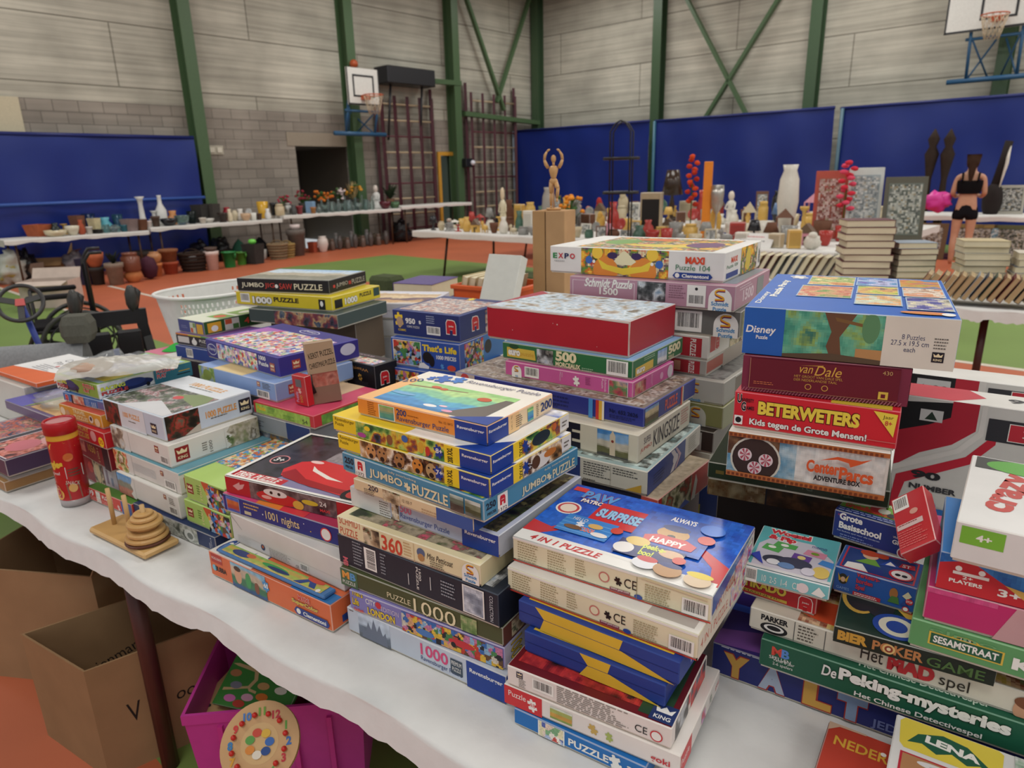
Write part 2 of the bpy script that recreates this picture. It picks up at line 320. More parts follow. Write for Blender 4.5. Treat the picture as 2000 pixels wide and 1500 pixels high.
# blue tarpaulin screens
def tarp_sheet(o, xa, ya, w_, h_, c, seed, nu=46, nv=18):
    mb = MB().use('tarp')
    def fn(u, v):
        k = math.sin(u * w_ * 5.3 + 2.5 * v + seed) * .5 + math.sin(u * w_ * 2.1 - 3.2 * v + seed * 2) * .8 + mn.noise(Vector((u * w_ * 1.3 + seed, v * 2.4, 0))) * 1.4
        return o + xa * (u * w_) + Vector((0, 0, v * h_)) + ya * (.035 * k * (1 - .75 * v ** 6))
    mb.grid(fn, nu, nv, c); return mb
def tarp(pts, seed, label, c='#1c2f7d', poles=(), low=None):
    o, xa, ya, w_, h_ = pts; base = o + xa * (w_ / 2)
    t = thing('tarpaulin_screen', label, 'tarpaulin', (base.x, base.y, 0), group='blue tarpaulin screens')
    s_ = tarp_sheet(o - base, xa, ya, w_, h_, c, seed); s_.build('sheet', t)
    mb = MB().use('paint'); mb.tube([o - base + Vector((0, 0, h_)), o - base + xa * w_ + Vector((0, 0, h_))], .035, '#16246a'); mb.build('top_hem', t)
    for x, cc in poles:
        mb = MB().use('paint'); mb.tube([o - base + xa * x + ya * .06, o - base + xa * x + ya * .06 + Vector((0, 0, h_))], .04, cc); mb.build('pole', t)
    if low:
        mb = MB().use('paint'); mb.tube([o - base + xa * .1 + ya * .12 + Vector((0, 0, low)), o - base + xa * w_ + ya * .12 + Vector((0, 0, low))], .03, '#3d5fae'); mb.build('rail', t)
    return t
tb = BW + .32; a0 = 2.6; a1 = A_(onp(382, 300, BV, tb))
tarp((H(a0, tb), AV, BV, a1 - a0, onp(200, 265, BV, tb).z), 1, 'blue tarpaulin on the block wall behind the long table of vases', poles=((.02, '#2f4f86'), (.12, '#2f4f86')), low=onp(200, 393, BV, tb).z)
ta = 16.8
for i, (x0, x1, y, lb, pl) in enumerate(((1003, 1268, 257, 'blue tarpaulin in the hall corner behind the wooden figure', ((.05, '#8b98a8'),)), (1279, 1628, 237, 'blue tarpaulin behind the white tailor bust', ((.03, '#3a6a80'),)), (1642, 2060, 212, 'blue tarpaulin behind the person in black', ((.06, '#4a6a7a'),)))):
    p0, p1 = onp(x0, y, AV, ta), onp(x1, y, AV, ta)
    tarp((H(ta, B_(p0)), BV, -AV, B_(p1) - B_(p0), p0.z), 3 + i * 2, lb, poles=pl)
# socket plate on the left wall
p = lp(420, 293); t = thing('socket_plate', 'white double switch plate on the grey block wall beside the green column', 'socket', p)
mb = MB().use('plastic')
Mw = Matrix((AV, Vector((0, 0, 1)), BV)).transposed().to_4x4(); Mb = Matrix((BV, Vector((0, 0, 1)), -AV)).transposed().to_4x4()
mb.M = Mw; mb.box(-.17, -.09, 0, .17, .09, .03, '#b9b4a4'); mb.build('plate', t)
for x in (-.08, .08): m2 = MB().use('plastic'); m2.M = Mw; m2.box(x - .05, -.05, .03, x + .05, .05, .05, '#dcd8c8'); m2.build('switch', t)
# basketball hoops
def hoop(o, Mx, w_, h_, label, down):
    t = thing('basketball_hoop', label, 'basketball hoop', o); mb = MB().use('paint'); mb.M = Mx; mb.box(-w_ / 2, 0, -.03, w_ / 2, h_, 0, '#dadbd6', edge='#2a2a2c'); mb.build('backboard', t)
    mb = MB().use('paint'); mb.M = Mx
    for q in ((-.3, .18, .3, .22), (-.3, .62, .3, .66), (-.3, .18, -.26, .66), (.26, .18, .3, .66)): mb.box(q[0], q[1], 0, q[2], q[3], .006, '#26262a')
    for q in ((-w_ / 2, 0, w_ / 2, .04), (-w_ / 2, 0, -w_ / 2 + .03, h_), (w_ / 2 - .03, 0, w_ / 2, h_)): mb.box(q[0], q[1], .0, q[2], q[3], .004, '#2a2a2c')
    mb.build('target_square', t)
    mb = MB().use('paint'); mb.M = Mx; mb.tube([(.225 * math.cos(k * PI / 10), .2, .34 + .225 * math.sin(k * PI / 10)) for k in range(20)], .012, '#c4603a', closed=True); mb.box(-.1, .12, 0, .1, .22, .1, '#c4603a'); mb.build('rim', t)
    mb = MB().use('fabric'); mb.M = Mx
    for k in range(12):
        for s_ in (1, -1):
            mb.tube([((.22 - .1 * v) * math.cos(k * PI / 6 + s_ * v * .8), .2 - .42 * v, .34 + (.22 - .1 * v) * math.sin(k * PI / 6 + s_ * v * .8)) for v in (0, .33, .66, 1)], .006, '#c9b9a0', seg=4)
    mb.build('net', t)
    mb = MB().use('paint'); mb.M = Mx; bc = '#2d5a80'
    for x in (-.42, .42):
        mb.tube([(x, .1, -.05), (x * 1.0, -down, -.25)], .03, bc); mb.tube([(x, -down, -.25), (x * .2, -.1, -.7)], .018, bc); mb.tube([(x, -.05, -.05), (x * .2, -down, -.6)], .018, bc)
    mb.tube([(-.75, -down, -.25), (.75, -down, -.25)], .05, bc); mb.tube([(-.5, -.12, -.1), (.5, -.12, -.1)], .03, bc); mb.build('bracket', t)
    return t
b1 = -14.1; p0, p1, pb = onp(680, 190, BV, b1), onp(742, 190, BV, b1), onp(712, 206, BV, b1)
c0 = H((A_(p0) + A_(p1)) / 2, b1, pb.z); hoop(c0, Mw, A_(p1) - A_(p0), onp(712, 134, BV, b1).z - pb.z, 'white basketball board on the left wall beside the wall bars', onp(712, 206, BV, b1).z - onp(705, 260, BV, b1).z)
p = onp(1946, 56, AV, 17.0); hoop(H(17.0, B_(p), p.z), Mb, 1.75, 1.25, 'large white basketball board at top right above the blue tarpaulin', p.z - onp(1946, 150, AV, 17).z)
# wall bars
def wallbars(x0, x1, y0, y1, n, label):
    p0 = onp(x0, 300, BV, -14.78); p1 = onp(x1, 300, BV, -14.78); w_ = A_(p1) - A_(p0); zt = onp((x0 + x1) / 2, y0, BV, -14.78).z
    t = thing('wall_bars', label, 'wall bars', H(A_(p0), -14.78)); mb0 = None
    for k in range(n):
        mb = MB().use('paint'); x = w_ * k / (n - 1); q = (AV * x)
        mb.bar(q, q + Vector((0, 0, zt)), .07, .14, '#4a1a26'); mb.build('upright', t)
    for k in range(9):
        z = zt * (k + .7) / 9.2; mb = MB().use('paint'); mb.tube([Vector((0, 0, z)), AV * w_ + Vector((0, 0, z))], .022, '#b8a688' if k % 3 else '#5a2430'); mb.build('rung', t)
    for x in (-.12, w_ + .05):
        mb = MB().use('paint'); q = AV * x - BV * .1; mb.bar(q + Vector((0, 0, .2)), q + Vector((0, 0, zt + .25)), .08, .1, '#4a1a26'); mb.build('side_post', t)
wallbars(752, 848, 190, 385, 5, 'dark red wall bars under the black heater box'); wallbars(924, 1008, 185, 370, 5, 'dark red wall bars in the corner beside the blue tarpaulin')
# black heater box
p = onp(793, 151, BV, -14.6); t = thing('heater_box', 'long black heater box on the left wall above the wall bars', 'heater', p)
w_ = A_(onp(840, 155, BV, -14.6)) - A_(onp(747, 148, BV, -14.6)); mb = MB().use('paint'); mb.M = Mw; mb.box(-w_ / 2, -.2, -.3, w_ / 2, .2, .25, '#24252a', .02); mb.build('casing', t)
for x in (-w_ * .33, w_ * .33): mb = MB().use('paint'); mb.M = Mw; mb.tube([(x, -.2, 0), (x * 1.05, -1.5, -.2)], .03, '#2b2c30'); mb.build('bracket', t)
p = onp(912, 318, BV, -14.6); t = thing('emergency_lamp', 'small black wall lamp beside the yellow door frame', 'lamp', p); mb = MB().use('plastic'); mb.M = Mw; mb.box(-.14, -.12, -.1, .14, .12, .12, '#1c1c20', .02); mb.build('housing', t)
mb = MB().use('plastic'); mb.M = Mw; mb.ball(.1, 0, .14, .07, '#e6eaf4'); mb.build('lens', t)
p = onp(691, 125, BV, -14.55); mb = MB().use('plastic'); mb.ball(0, 0, 0, .1, '#b0522c'); tag(mb.build('basketball', loc=p), 'orange ball wedged against the green column above the white board', 'ball')
# ================================================================ printed cardboard boxes
FACES = {'F': lambda A, B, h, u, v, o: (-A / 2 + u, -B / 2 - o, v), 'R': lambda A, B, h, u, v, o: (A / 2 + o, -B / 2 + u, v), 'T': lambda A, B, h, u, v, o: (-A / 2 + u, -B / 2 + v, h + o), 'L': lambda A, B, h, u, v, o: (-A / 2 - o, B / 2 - u, v)}
def painter(kind, pal, seed, W_, H_):
    rr = random.Random(seed); pal = [col(p) for p in pal]
    if kind == 'jum':
        n = max(14, int(W_ * H_ / .00007)); n = min(n, 700); pts = [(rr.random() * W_, rr.random() * H_, rr.choice(pal), rr.random()) for _ in range(n)]
        cs = math.sqrt(W_ * H_ / n) * 1.6; bk = {}
        for p in pts: bk.setdefault((int(p[0] / cs), int(p[1] / cs)), []).append(p)
        def f(x, y):
            best = 9; c = pal[0]; i0, j0 = int(x / cs), int(y / cs)
            for i in (i0 - 1, i0, i0 + 1):
                for j in (j0 - 1, j0, j0 + 1):
                    for p in bk.get((i, j), ()):
                        d = (p[0] - x) ** 2 + (p[1] - y) ** 2
                        if d < best: best = d; c = p[2]; k = p[3]
            s_ = .75 + .5 * rr.random() * .6; return (c[0] * s_, c[1] * s_, c[2] * s_)
        return f
    sc_ = 26.0 if kind == 'fine' else 12.0
    def f(x, y):
        n_ = mn.fractal(Vector((x * sc_ + seed * 3.1, y * sc_, seed)), 1.0, 2.0, 4)
        if kind == 'land':
            t = max(0, min(.999, (1 - y / H_) + n_ * .16)) * (len(pal) - 1); i = int(t); k = t - i; k = 0 if k < .35 else (1 if k > .65 else (k - .35) / .3); s_ = 1 + .25 * mn.noise(Vector((x * 90, y * 90, seed)))
        else:
            t = max(0, min(.999, .5 + n_ * .75)) * (len(pal) - 1); i = int(t); k = t - i; s_ = 1 + .3 * mn.noise(Vector((x * 110, y * 110, seed)))
        a, b = pal[i], pal[min(i + 1, len(pal) - 1)]; return tuple(max(0, (a[q] * (1 - k) + b[q] * k) * s_) for q in range(3))
    return f
JIG = []
for _s in range(4):
    for _x, _y in ((-.5, 0), (-.18, 0), (-.12, .1), (-.16, .2), (0, .3), (.16, .2), (.12, .1), (.18, 0)):
        sg = 1 if _s % 2 == 0 else -.8
        px_, py_ = _x, -.5 - sg * _y
        for _ in range(_s): px_, py_ = -py_, px_
        JIG.append((px_, py_))
def decals(mb, A, B, h, face, items, step=.00007, start=.00025, cell=.0032):
    FWd = {'F': A, 'R': B, 'T': A, 'L': B}[face]; FH = {'F': h, 'R': h, 'T': B, 'L': h}[face]; pos = FACES[face]
    o = start
    def P_(x, y): return pos(A, B, h, min(max(x, .0008), FWd - .0008), min(max(y, .0008), FH - .0008), o)
    def poly(pts, c): mb.add([P_(x, y) for x, y in pts], [tuple(range(len(pts)))], c)
    def text(txt, u, v, hf, c, w=None, al='l', b=0.0, sh=0.0, rot=0, sp=1.0, ol=None, ow=.035):
        nonlocal o
        vs, fs, ar = text_geo(txt, b, sh, sp, 'CENTER' if al == 'c' else 'LEFT')
        lines = txt.count('\n') + 1; hm = hf * FH * (1 if lines == 1 else lines * 1.35)
        if rot in (90, -90): hm = hf * FWd; wm = w * FH if w else hm * ar
        else: wm = w * FWd if w else hm * ar
        X, Y = u * FWd, v * FH; ca, sa = {0: (1, 0), 90: (0, 1), -90: (0, -1), 180: (-1, 0)}.get(rot, (math.cos(math.radians(rot)), math.sin(math.radians(rot))))
        if al == 'c': X -= ca * wm / 2 - sa * 0; Y -= sa * wm / 2
        elif al == 'r': X -= ca * wm; Y -= sa * wm
        passes = [(c, vs, fs)]
        if ol:
            v2, f2, ar2 = text_geo(txt, b + ow, sh, sp, 'CENTER' if al == 'c' else 'LEFT'); passes.insert(0, (ol, [((x - .5) * (1 + ow * 1.2 / max(ar, .3)) + .5, (y - .5) * (1 + ow * 2.4) + .5) for x, y in v2], f2))
        for cc, vv, ff in passes:
            mb.add([P_(X + ca * x * wm - sa * y * hm, Y + sa * x * wm + ca * y * hm) for x, y in vv], ff, cc); o += step
    for it in items:
        k = it[0]; o += step
        if k == 'r': _, u0, v0, u1, v1, c = it; poly([(u0 * FWd, v0 * FH), (u1 * FWd, v0 * FH), (u1 * FWd, v1 * FH), (u0 * FWd, v1 * FH)], c)
        elif k == 'p': poly([(u * FWd, v * FH) for u, v in it[1]], it[2])
        elif k == 'e': _, u, v, ru, rv, c = it; poly([(u * FWd + ru * FWd * math.cos(t * PI / 12), v * FH + rv * FH * math.sin(t * PI / 12)) for t in range(24)], c)
        elif k == 'ci': _, u, v, r, c = it; r *= min(FWd, FH); poly([(u * FWd + r * math.cos(t * PI / 12), v * FH + r * math.sin(t * PI / 12)) for t in range(24)], c)
        elif k == 't': text(*it[1:6], **(it[6] if len(it) > 6 else {}))
        elif k == 'ln':     # block of small print
            _, u, v, w_, n, lh, c = it[:7]; rot = it[7] if len(it) > 7 else 0; rr = random.Random(int(u * 997 + v * 131 + n))
            for i in range(n):
                L_ = w_ * rr.uniform(.7, 1.0)
                x = u
                while x < u + L_:
                    wd = rr.uniform(.03, .13) * w_ + .002
                    if rot: poly([((v_) * FWd, y_ * FH) for v_, y_ in ((u + i * lh, v + (x - u)), (u + i * lh + lh * .45, v + (x - u)), (u + i * lh + lh * .45, v + min(x - u + wd, L_)), (u + i * lh, v + min(x - u + wd, L_)))], c)
                    else: poly([(x * FWd, (v - i * lh) * FH), (min(x + wd, u + L_) * FWd, (v - i * lh) * FH), (min(x + wd, u + L_) * FWd, (v - i * lh + lh * .42) * FH), (x * FWd, (v - i * lh + lh * .42) * FH)], c)
                    x += wd + .018 * w_ + .0015
        elif k == 'bar':
            _, u0, v0, u1, v1 = it[:5]; poly([(u0 * FWd, v0 * FH), (u1 * FWd, v0 * FH), (u1 * FWd, v1 * FH), (u0 * FWd, v1 * FH)], '#efeee8'); o += step; rr = random.Random(int(u0 * 1000)); rot = len(it) > 5
            x = .08
            while x < .9:
                wd = rr.choice((.014, .02, .035)); a, b = (.2, .9)
                q = [(x, a), (x + wd, a), (x + wd, b), (x, b)]
                if rot: q = [(a, x), (b, x), (b, x + wd), (a, x + wd)]
                poly([((u0 + (u1 - u0) * X) * FWd, (v0 + (v1 - v0) * Y) * FH) for X, Y in q], 'K'); x += wd + rr.choice((.014, .02, .03))
        elif k == 'jig':
            _, u, v, s_, c = it[:5]; ang = it[5] if len(it) > 5 else .3; s_ *= min(FWd, FH); poly([(u * FWd + s_ * (x * math.cos(ang) - y * math.sin(ang)), v * FH + s_ * (x * math.sin(ang) + y * math.cos(ang))) for x, y in JIG], c)
        elif k == 'pic':
            _, u0, v0, u1, v1, kind, pal, seed = it[:8]; W_, H_ = (u1 - u0) * FWd, (v1 - v0) * FH; f = painter(kind, PAL[pal] if isinstance(pal, str) else pal, seed, W_, H_); cs = it[8] if len(it) > 8 else cell
            nu, nv = max(4, min(90, int(W_ / cs))), max(4, min(70, int(H_ / cs)))
            mb.add([P_(u0 * FWd + W_ * i / nu, v0 * FH + H_ * j / nv) for j in range(nv + 1) for i in range(nu + 1)], [(j * (nu + 1) + i, j * (nu + 1) + i + 1, (j + 1) * (nu + 1) + i + 1, (j + 1) * (nu + 1) + i) for j in range(nv) for i in range(nu)], [f(W_ * (i + .5) / nu, H_ * (j + .5) / nv) for j in range(nv) for i in range(nu)])
        elif k == 'king':   # crown badge
            _, u, v, s_ = it[:4]; c = it[4] if len(it) > 4 else '#8e2226'; g = it[5] if len(it) > 5 else '#e9d9b0'; sx = s_ * min(FWd, FH) / FWd; sy = s_ * min(FWd, FH) / FH
            poly([(x * FWd, y * FH) for x, y in ((u - sx / 2, v - sy / 2), (u + sx / 2, v - sy / 2), (u + sx / 2, v + sy / 2), (u - sx / 2, v + sy / 2))], c); o += step
            poly([((u + x * sx) * FWd, (v + y * sy) * FH) for x, y in ((-.32, .02), (.32, .02), (.4, .34), (.18, .18), (0, .38), (-.18, .18), (-.4, .34))], g); o += step
            text('KING', u, v - sy * .36, .22 * sy, g, al='c', b=.02)
        elif k == 'jum':    # red elephant-like jigsaw mark on white plate
            _, u, v, s_ = it[:4]; sx = s_ * min(FWd, FH) / FWd; sy = s_ * min(FWd, FH) / FH
            for kk, cc in ((1.12, 'W'), (1.0, '#c9222c')):
                poly([((u + x * sx * kk) * FWd, (v + y * sy * kk) * FH) for x, y in ((-.42, -.5), (-.12, -.5), (-.12, -.2), (.12, -.2), (.12, -.5), (.42, -.5), (.42, .2), (.3, .45), (.1, .5), (-.3, .5), (-.42, .3))], cc); o += step
            text('Jumbo', u, v - .02 * sy, .16 * sy, 'W', al='c', b=.02)
        elif k == 'S':      # rainbow S with arch plate
            _, u, v, s_ = it[:4]; sx = s_ * FH / FWd; plate = it[4] if len(it) > 4 else 'W'; word = it[5] if len(it) > 5 else 'Schmidt\nPuzzle'
            poly([((u + sx * .5 * math.cos(t * PI / 12)) * FWd, (v + s_ * (.0 + .5 * math.sin(t * PI / 12))) * FH) for t in range(13)] + [((u - sx * .5) * FWd, (v - s_ * .55) * FH), ((u + sx * .5) * FWd, (v - s_ * .55) * FH)], plate); o += step
            for dy, cc in ((-.035, '#2a2f6a'), (0, '#c23b2c'), (.03, '#e8b030')):
                pts = [(.2, .36), (-.1, .36), (-.22, .28), (-.2, .18), (.14, .04), (.16, -.04), (-.22, -.05)]
                for i in range(6):
                    a_, b_ = pts[i], pts[i + 1]; d_ = .032; nx, ny = (-(b_[1] - a_[1]), b_[0] - a_[0]); ln = math.hypot(nx, ny) or 1; nx, ny = nx / ln * d_, ny / ln * d_
                    poly([((u + (x + 0) * sx) * FWd, (v + (y + dy + .02) * s_) * FH) for x, y in ((a_[0] - nx, a_[1] - ny), (b_[0] - nx, b_[1] - ny), (b_[0] + nx, b_[1] + ny), (a_[0] + nx, a_[1] + ny))], cc)
                o += step
            if word: text(word, u, v - s_ * .5, .15 * s_, '#2f86c0', al='c', b=.03)
    return o
PAL = dict(jungle=['#16301c', '#2c5a30', '#4f8a3c', '#a8c060', '#e0c040', '#a04a28', '#28485e', '#101810'], comic=['#c9402e', '#e8c040', '#3a70b8', '#d8d0c0', '#6a4a30', '#4a8a50', '#e0a878', '#202028', '#c87aa0', '#90b8d8'],
           pastel=['#f0d8c8', '#e8b0b8', '#b8c8e8', '#f4e8c0', '#c8a0d0', '#d85048', '#5a6ab8', '#fff4e8', '#88b888'], sea=['#2a6ab0', '#4a98c8', '#8ac8d8', '#d8e8e0', '#3a5a98', '#78b0a0'], flower=['#203018', '#4a6a38', '#b83a48', '#e8a0b0', '#f0e0c0', '#7a8a50', '#181810', '#d0c0a8'],
           street=['#302820', '#6a5a48', '#a89070', '#d8c8a8', '#48583a', '#8a3a30', '#c8c0b0'], field=['#c8d8e8', '#b0b8a0', '#6a7a48', '#8a6a48', '#5a4a38'], desert=['#e8e4dc', '#d8b890', '#6a4a58', '#c8a070', '#f0e4cc'], town=['#b8ccd8', '#d0c8b8', '#8a7a68', '#5a5048', '#a89888'],
           dog=['#302418', '#8a6238', '#d0a878', '#f0e4d0', '#604028', '#181410', '#e8b0a0'], car=['#1c1c22', '#4a4a58', '#c02028', '#e04840', '#787888', '#2a2a34'], snow=['#88a0b8', '#c8ccd0', '#585a5c', '#202428', '#a8a49c'], fruit=['#e8b030', '#f0c848', '#d87028', '#6a9a38', '#5a2a58', '#e8e0b0', '#c83a30', '#3a5a28'],
           green=['#1c3018', '#3a5a2a', '#5a7a40', '#8aa068', '#c8b890', '#705838'], lake=['#7cc070', '#b0d888', '#58a8c0', '#4890c8', '#3a78b8', '#58b0a0'], blue=['#123a90', '#1a4aac', '#2a62c8', '#4080d8'], food=['#d8a060', '#c83a28', '#e8d0a0', '#6a8a38', '#8a4a28', '#f0e8d0'], dark=['#15130f', '#2c2a20', '#3a4a28', '#585038', '#1c2018', '#80784a'],
           mid=['#26242c', '#4a4858', '#783040', '#a06858', '#c8a878', '#384868', '#68747a'])
BX = {'C11': (-0.0043, 0.9231, 2.5563, 0.3877, 0.2700, 0.0555, 0.7500), 'C10': (-0.0221, 0.9472, 2.5959, 0.3447, 0.2500, 0.0450, 0.8055), 'C9': (-0.0241, 0.9477, 2.5778, 0.3670, 0.2600, 0.0378, 0.8505), 'C8': (-0.0298, 0.9442, 2.5382, 0.3722, 0.2600, 0.0647, 0.8883), 'C7': (-0.0202, 0.9408, 2.5563, 0.3728, 0.2600, 0.0412, 0.9530), 'C6': (-0.0268, 0.9852, 2.5246, 0.3486, 0.2700, 0.0409, 0.9942), 'C5': (-0.0674, 0.9946, 2.5066, 0.2864, 0.1900, 0.0261, 1.0351), 'C4': (-0.0491, 0.9765, 2.4688, 0.3490, 0.2721, 0.0408, 1.0612), 'C3': (-0.0378, 0.9842, 2.4965, 0.3652, 0.2407, 0.0345, 1.1020), 'C2': (-0.0357, 0.9950, 2.5207, 0.3709, 0.2397, 0.0338, 1.1365), 'C1': (-0.0415, 1.0333, 2.5329, 0.2987, 0.2027, 0.0349, 1.1703), 'P7': (0.1773, 0.7695, 2.5675, 0.2220, 0.2500, 0.0336, 0.7499), 'P6': (0.2204, 0.7514, 2.5911, 0.2869, 0.1997, 0.0370, 0.7835), 'P5': (0.2082, 0.7602, 2.5986, 0.2643, 0.1746, 0.0387, 0.8205), 'P4': (0.2059, 0.7953, 2.5542, 0.2355, 0.2000, 0.0407, 0.8592), 'P3': (0.2225, 0.7912, 2.5268, 0.2944, 0.2200, 0.0419, 0.8999), 'P2': (0.2461, 0.7921, 2.5301, 0.3426, 0.2291, 0.0436, 0.9418), 'P1': (0.2690, 0.8132, 2.5639, 0.3411, 0.2262, 0.0455, 0.9854), 'T5': (-0.3465, 1.1229, 2.5523, 0.3994, 0.0497, 0.0633, 0.7502), 'T3': (-0.3097, 1.1495, 2.5200, 0.4000, 0.2000, 0.0723, 0.8135), 'T2': (-0.2844, 1.1758, 2.6129, 0.4207, 0.2600, 0.0450, 0.8858), 'T1': (-0.2515, 1.1996, 2.6851, 0.4300, 0.2762, 0.0411, 0.9308), 'L7': (-0.7296, 1.4524, 2.5578, 0.3207, 0.2700, 0.0441, 0.7498), 'L6': (-0.8228, 1.5254, 2.5301, 0.2959, 0.2700, 0.0619, 0.7939), 'L3': (-0.8150, 1.5327, 2.5307, 0.3146, 0.2700, 0.0599, 0.8558), 'L2': (-0.8424, 1.5602, 2.5227, 0.2863, 0.2532, 0.0616, 0.9157), 'L1': (-0.8562, 1.5830, 2.5310, 0.2952, 0.2490, 0.0655, 0.9773), 'G2': (-0.5959, 1.3796, 2.5550, 0.2700, 0.2650, 0.0625, 0.7939), 'G1': (-0.5843, 1.3732, 2.5478, 0.2700, 0.2652, 0.0664, 0.8564), 'M7': (-0.9803, 1.6131, 2.5722, 0.2495, 0.2000, 0.0400, 0.7499), 'M6': (-1.0468, 1.6661, 2.4887, 0.2248, 0.2000, 0.0829, 0.7899), 'M5': (-1.0376, 1.6398, 2.4521, 0.2526, 0.2000, 0.0652, 0.8728), 'M4': (-1.0166, 1.6205, 2.5347, 0.2403, 0.2000, 0.0467, 0.9380), 'M3': (-1.0405, 1.6549, 2.5702, 0.2333, 0.2000, 0.0384, 0.9847), 'M2': (-1.0525, 1.6892, 2.5997, 0.2059, 0.2000, 0.0280, 1.0231), 'M1': (-1.0769, 1.7073, 2.5652, 0.2188, 0.2674, 0.0427, 1.0511), 'S1': (0.4791, 1.5516, 2.5543, 0.4578, 0.3154, 0.0694, 1.3417), 'S2': (0.4944, 1.5075, 2.5669, 0.4182, 0.3201, 0.0599, 1.2818), 'S3': (0.5122, 1.5140, 2.5875, 0.4000, 0.3036, 0.0637, 1.2181), 'S4': (0.4412, 1.5289, 2.5000, 0.2600, 0.3600, 0.0579, 1.1602), 'S5': (0.4399, 1.5300, 2.5000, 0.2600, 0.3600, 0.0400, 1.1202), 'S6': (0.4799, 1.4966, 2.5000, 0.2700, 0.3800, 0.0579, 1.0623), 'S7': (0.4793, 1.4887, 2.5000, 0.2700, 0.3800, 0.0566, 1.0058), 'S8': (0.4569, 1.4757, 2.5000, 0.2700, 0.3600, 0.0546, 0.9512), 'D1': (0.6696, 0.9960, 2.6592, 0.3101, 0.4142, 0.0816, 1.2883), 'D2': (0.6229, 1.0215, 2.6900, 0.2521, 0.2700, 0.0640, 1.2243), 'D3': (0.6046, 1.0040, 2.6181, 0.2526, 0.2200, 0.0676, 1.1566), 'D4': (0.5961, 0.9999, 2.6530, 0.2497, 0.2000, 0.0840, 1.0727), 'R1': (0.2619, 1.4855, 2.5031, 0.4008, 0.2732, 0.0848, 1.1903), 'R2': (0.2684, 1.4632, 2.5001, 0.3623, 0.2974, 0.0451, 1.1452), 'R3': (0.2674, 1.4502, 2.4921, 0.3558, 0.2168, 0.0407, 1.1045), 'R4': (0.2821, 1.3898, 2.4884, 0.5399, 0.2776, 0.0480, 1.0565), 'R5': (0.2651, 1.3560, 2.5021, 0.4500, 0.2822, 0.0675, 0.9890), 'R6': (0.2797, 1.3185, 2.5460, 0.4200, 0.3305, 0.0579, 0.9311), 'R7': (0.3011, 1.3037, 2.4567, 0.4000, 0.2638, 0.0689, 0.8622), 'B1': (-0.1452, 1.9179, 2.5829, 0.2498, 0.2609, 0.0798, 1.1310), 'B2': (-0.1477, 1.9028, 2.6260, 0.2482, 0.2600, 0.0864, 1.0446), 'B3': (-0.1461, 1.8698, 2.6000, 0.2500, 0.2600, 0.0700, 0.9746), 'J1': (-0.6324, 2.4012, 2.8142, 0.3902, 0.2546, 0.0508, 1.2008), 'J2': (-0.6150, 2.3505, 2.7021, 0.4442, 0.2836, 0.0512, 1.1497), 'K1': (-1.1171, 2.4578, 2.5426, 0.1656, 0.2824, 0.0523, 1.0503), 'K2': (-1.0097, 2.3898, 2.6000, 0.3000, 0.2500, 0.0474, 1.0029), 'K3': (-0.6325, 1.8015, 2.4360, 0.4036, 0.2700, 0.0593, 1.0716), 'K5': (-0.6327, 1.7540, 2.5040, 0.3737, 0.2700, 0.0548, 1.0168), 'K6': (-0.5056, 1.6427, 2.5282, 0.2494, 0.2500, 0.0380, 0.9788), 'Wg': (-0.4002, 1.9296, 2.4845, 0.2751, 0.2500, 0.1160, 0.9507), 'W1': (-0.3174, 2.6087, 2.9261, 0.3800, 0.2880, 0.0619, 1.0620), 'E8': (0.7522, 0.7221, 2.5541, 0.5000, 0.3000, 0.0630, 0.7500), 'E7': (0.8923, 0.6050, 2.5560, 0.6000, 0.3500, 0.0540, 0.8130), 'E5': (0.8770, 0.6250, 2.5461, 0.6000, 0.3000, 0.0417, 0.8670), 'E6': (0.6459, 0.7682, 2.6067, 0.2019, 0.2000, 0.0280, 0.9087), 'E2': (0.4716, 0.9289, 2.5102, 0.1162, 0.2000, 0.0436, 0.9087), 'E1': (0.4747, 0.9050, 2.6427, 0.1274, 0.1703, 0.0294, 0.9523), 'E4': (0.5987, 0.8899, 2.5081, 0.1214, 0.0802, 0.0474, 0.9367), 'E3': (0.6373, 0.9549, 2.3913, 0.1317, 0.0858, 0.0533, 0.9841), 'E9': (0.9051, 0.6278, 2.5300, 0.4000, 0.3000, 0.0489, 0.9087), 'E10': (0.8799, 0.6580, 2.5563, 0.3500, 0.2500, 0.0570, 0.9576), 'E11': (0.8472, 0.6841, 2.5666, 0.3000, 0.2000, 0.0580, 1.0146), 'E12': (0.8727, 0.6139, 2.4381, 0.3500, 0.2820, 0.0611, 1.0726)}
WORN = '#e4ded0'
def boxgeo(A, B, h, base, arts, edge=WORN, ch=.0016, lidgap=.0, m='card'):
    mb = MB().use(m); mb.box(-A / 2, -B / 2, lidgap, A / 2, B / 2, h, dict(F=base.get('F', base['*']), R=base.get('R', base['*']), T=base.get('T', base['*']), L=base.get('L', base['*']), K=base['*'], B=base['*']), ch=ch, edge=edge)
    for f, items in arts.items(): decals(mb, A, B, h, f, items)
    return mb
def pbox(key, name, label, cat, base, arts, group=None, tray='#d9d2c2', edge=None, m='card', geom=None):
    x, y, th, A, B, h, zb = geom or BX[key]
    if not isinstance(base, dict): base = {'*': base}
    ca, sa = math.cos(th), math.sin(th); cx = x + A / 2 * ca + B / 2 * sa; cy = y + A / 2 * sa - B / 2 * ca
    t = thing(name, label, cat, (cx, cy, zb + .0004), th - PI, group)
    if edge is None: e_ = mix(base['*'], '#e8e2d6', .35)
    else: e_ = edge
    boxgeo(A, B, h - .0008, base, arts, e_, lidgap=.0035, m=m).build('lid', t)
    mb = MB().use('card'); mb.box(-A / 2 + .003, -B / 2 + .003, 0, A / 2 - .003, B / 2 - .003, h * .7, tray); mb.build('tray', t)
    return t
def tx(s_, u, v, h, c, **k): return ('t', s_, u, v, h, c, k)
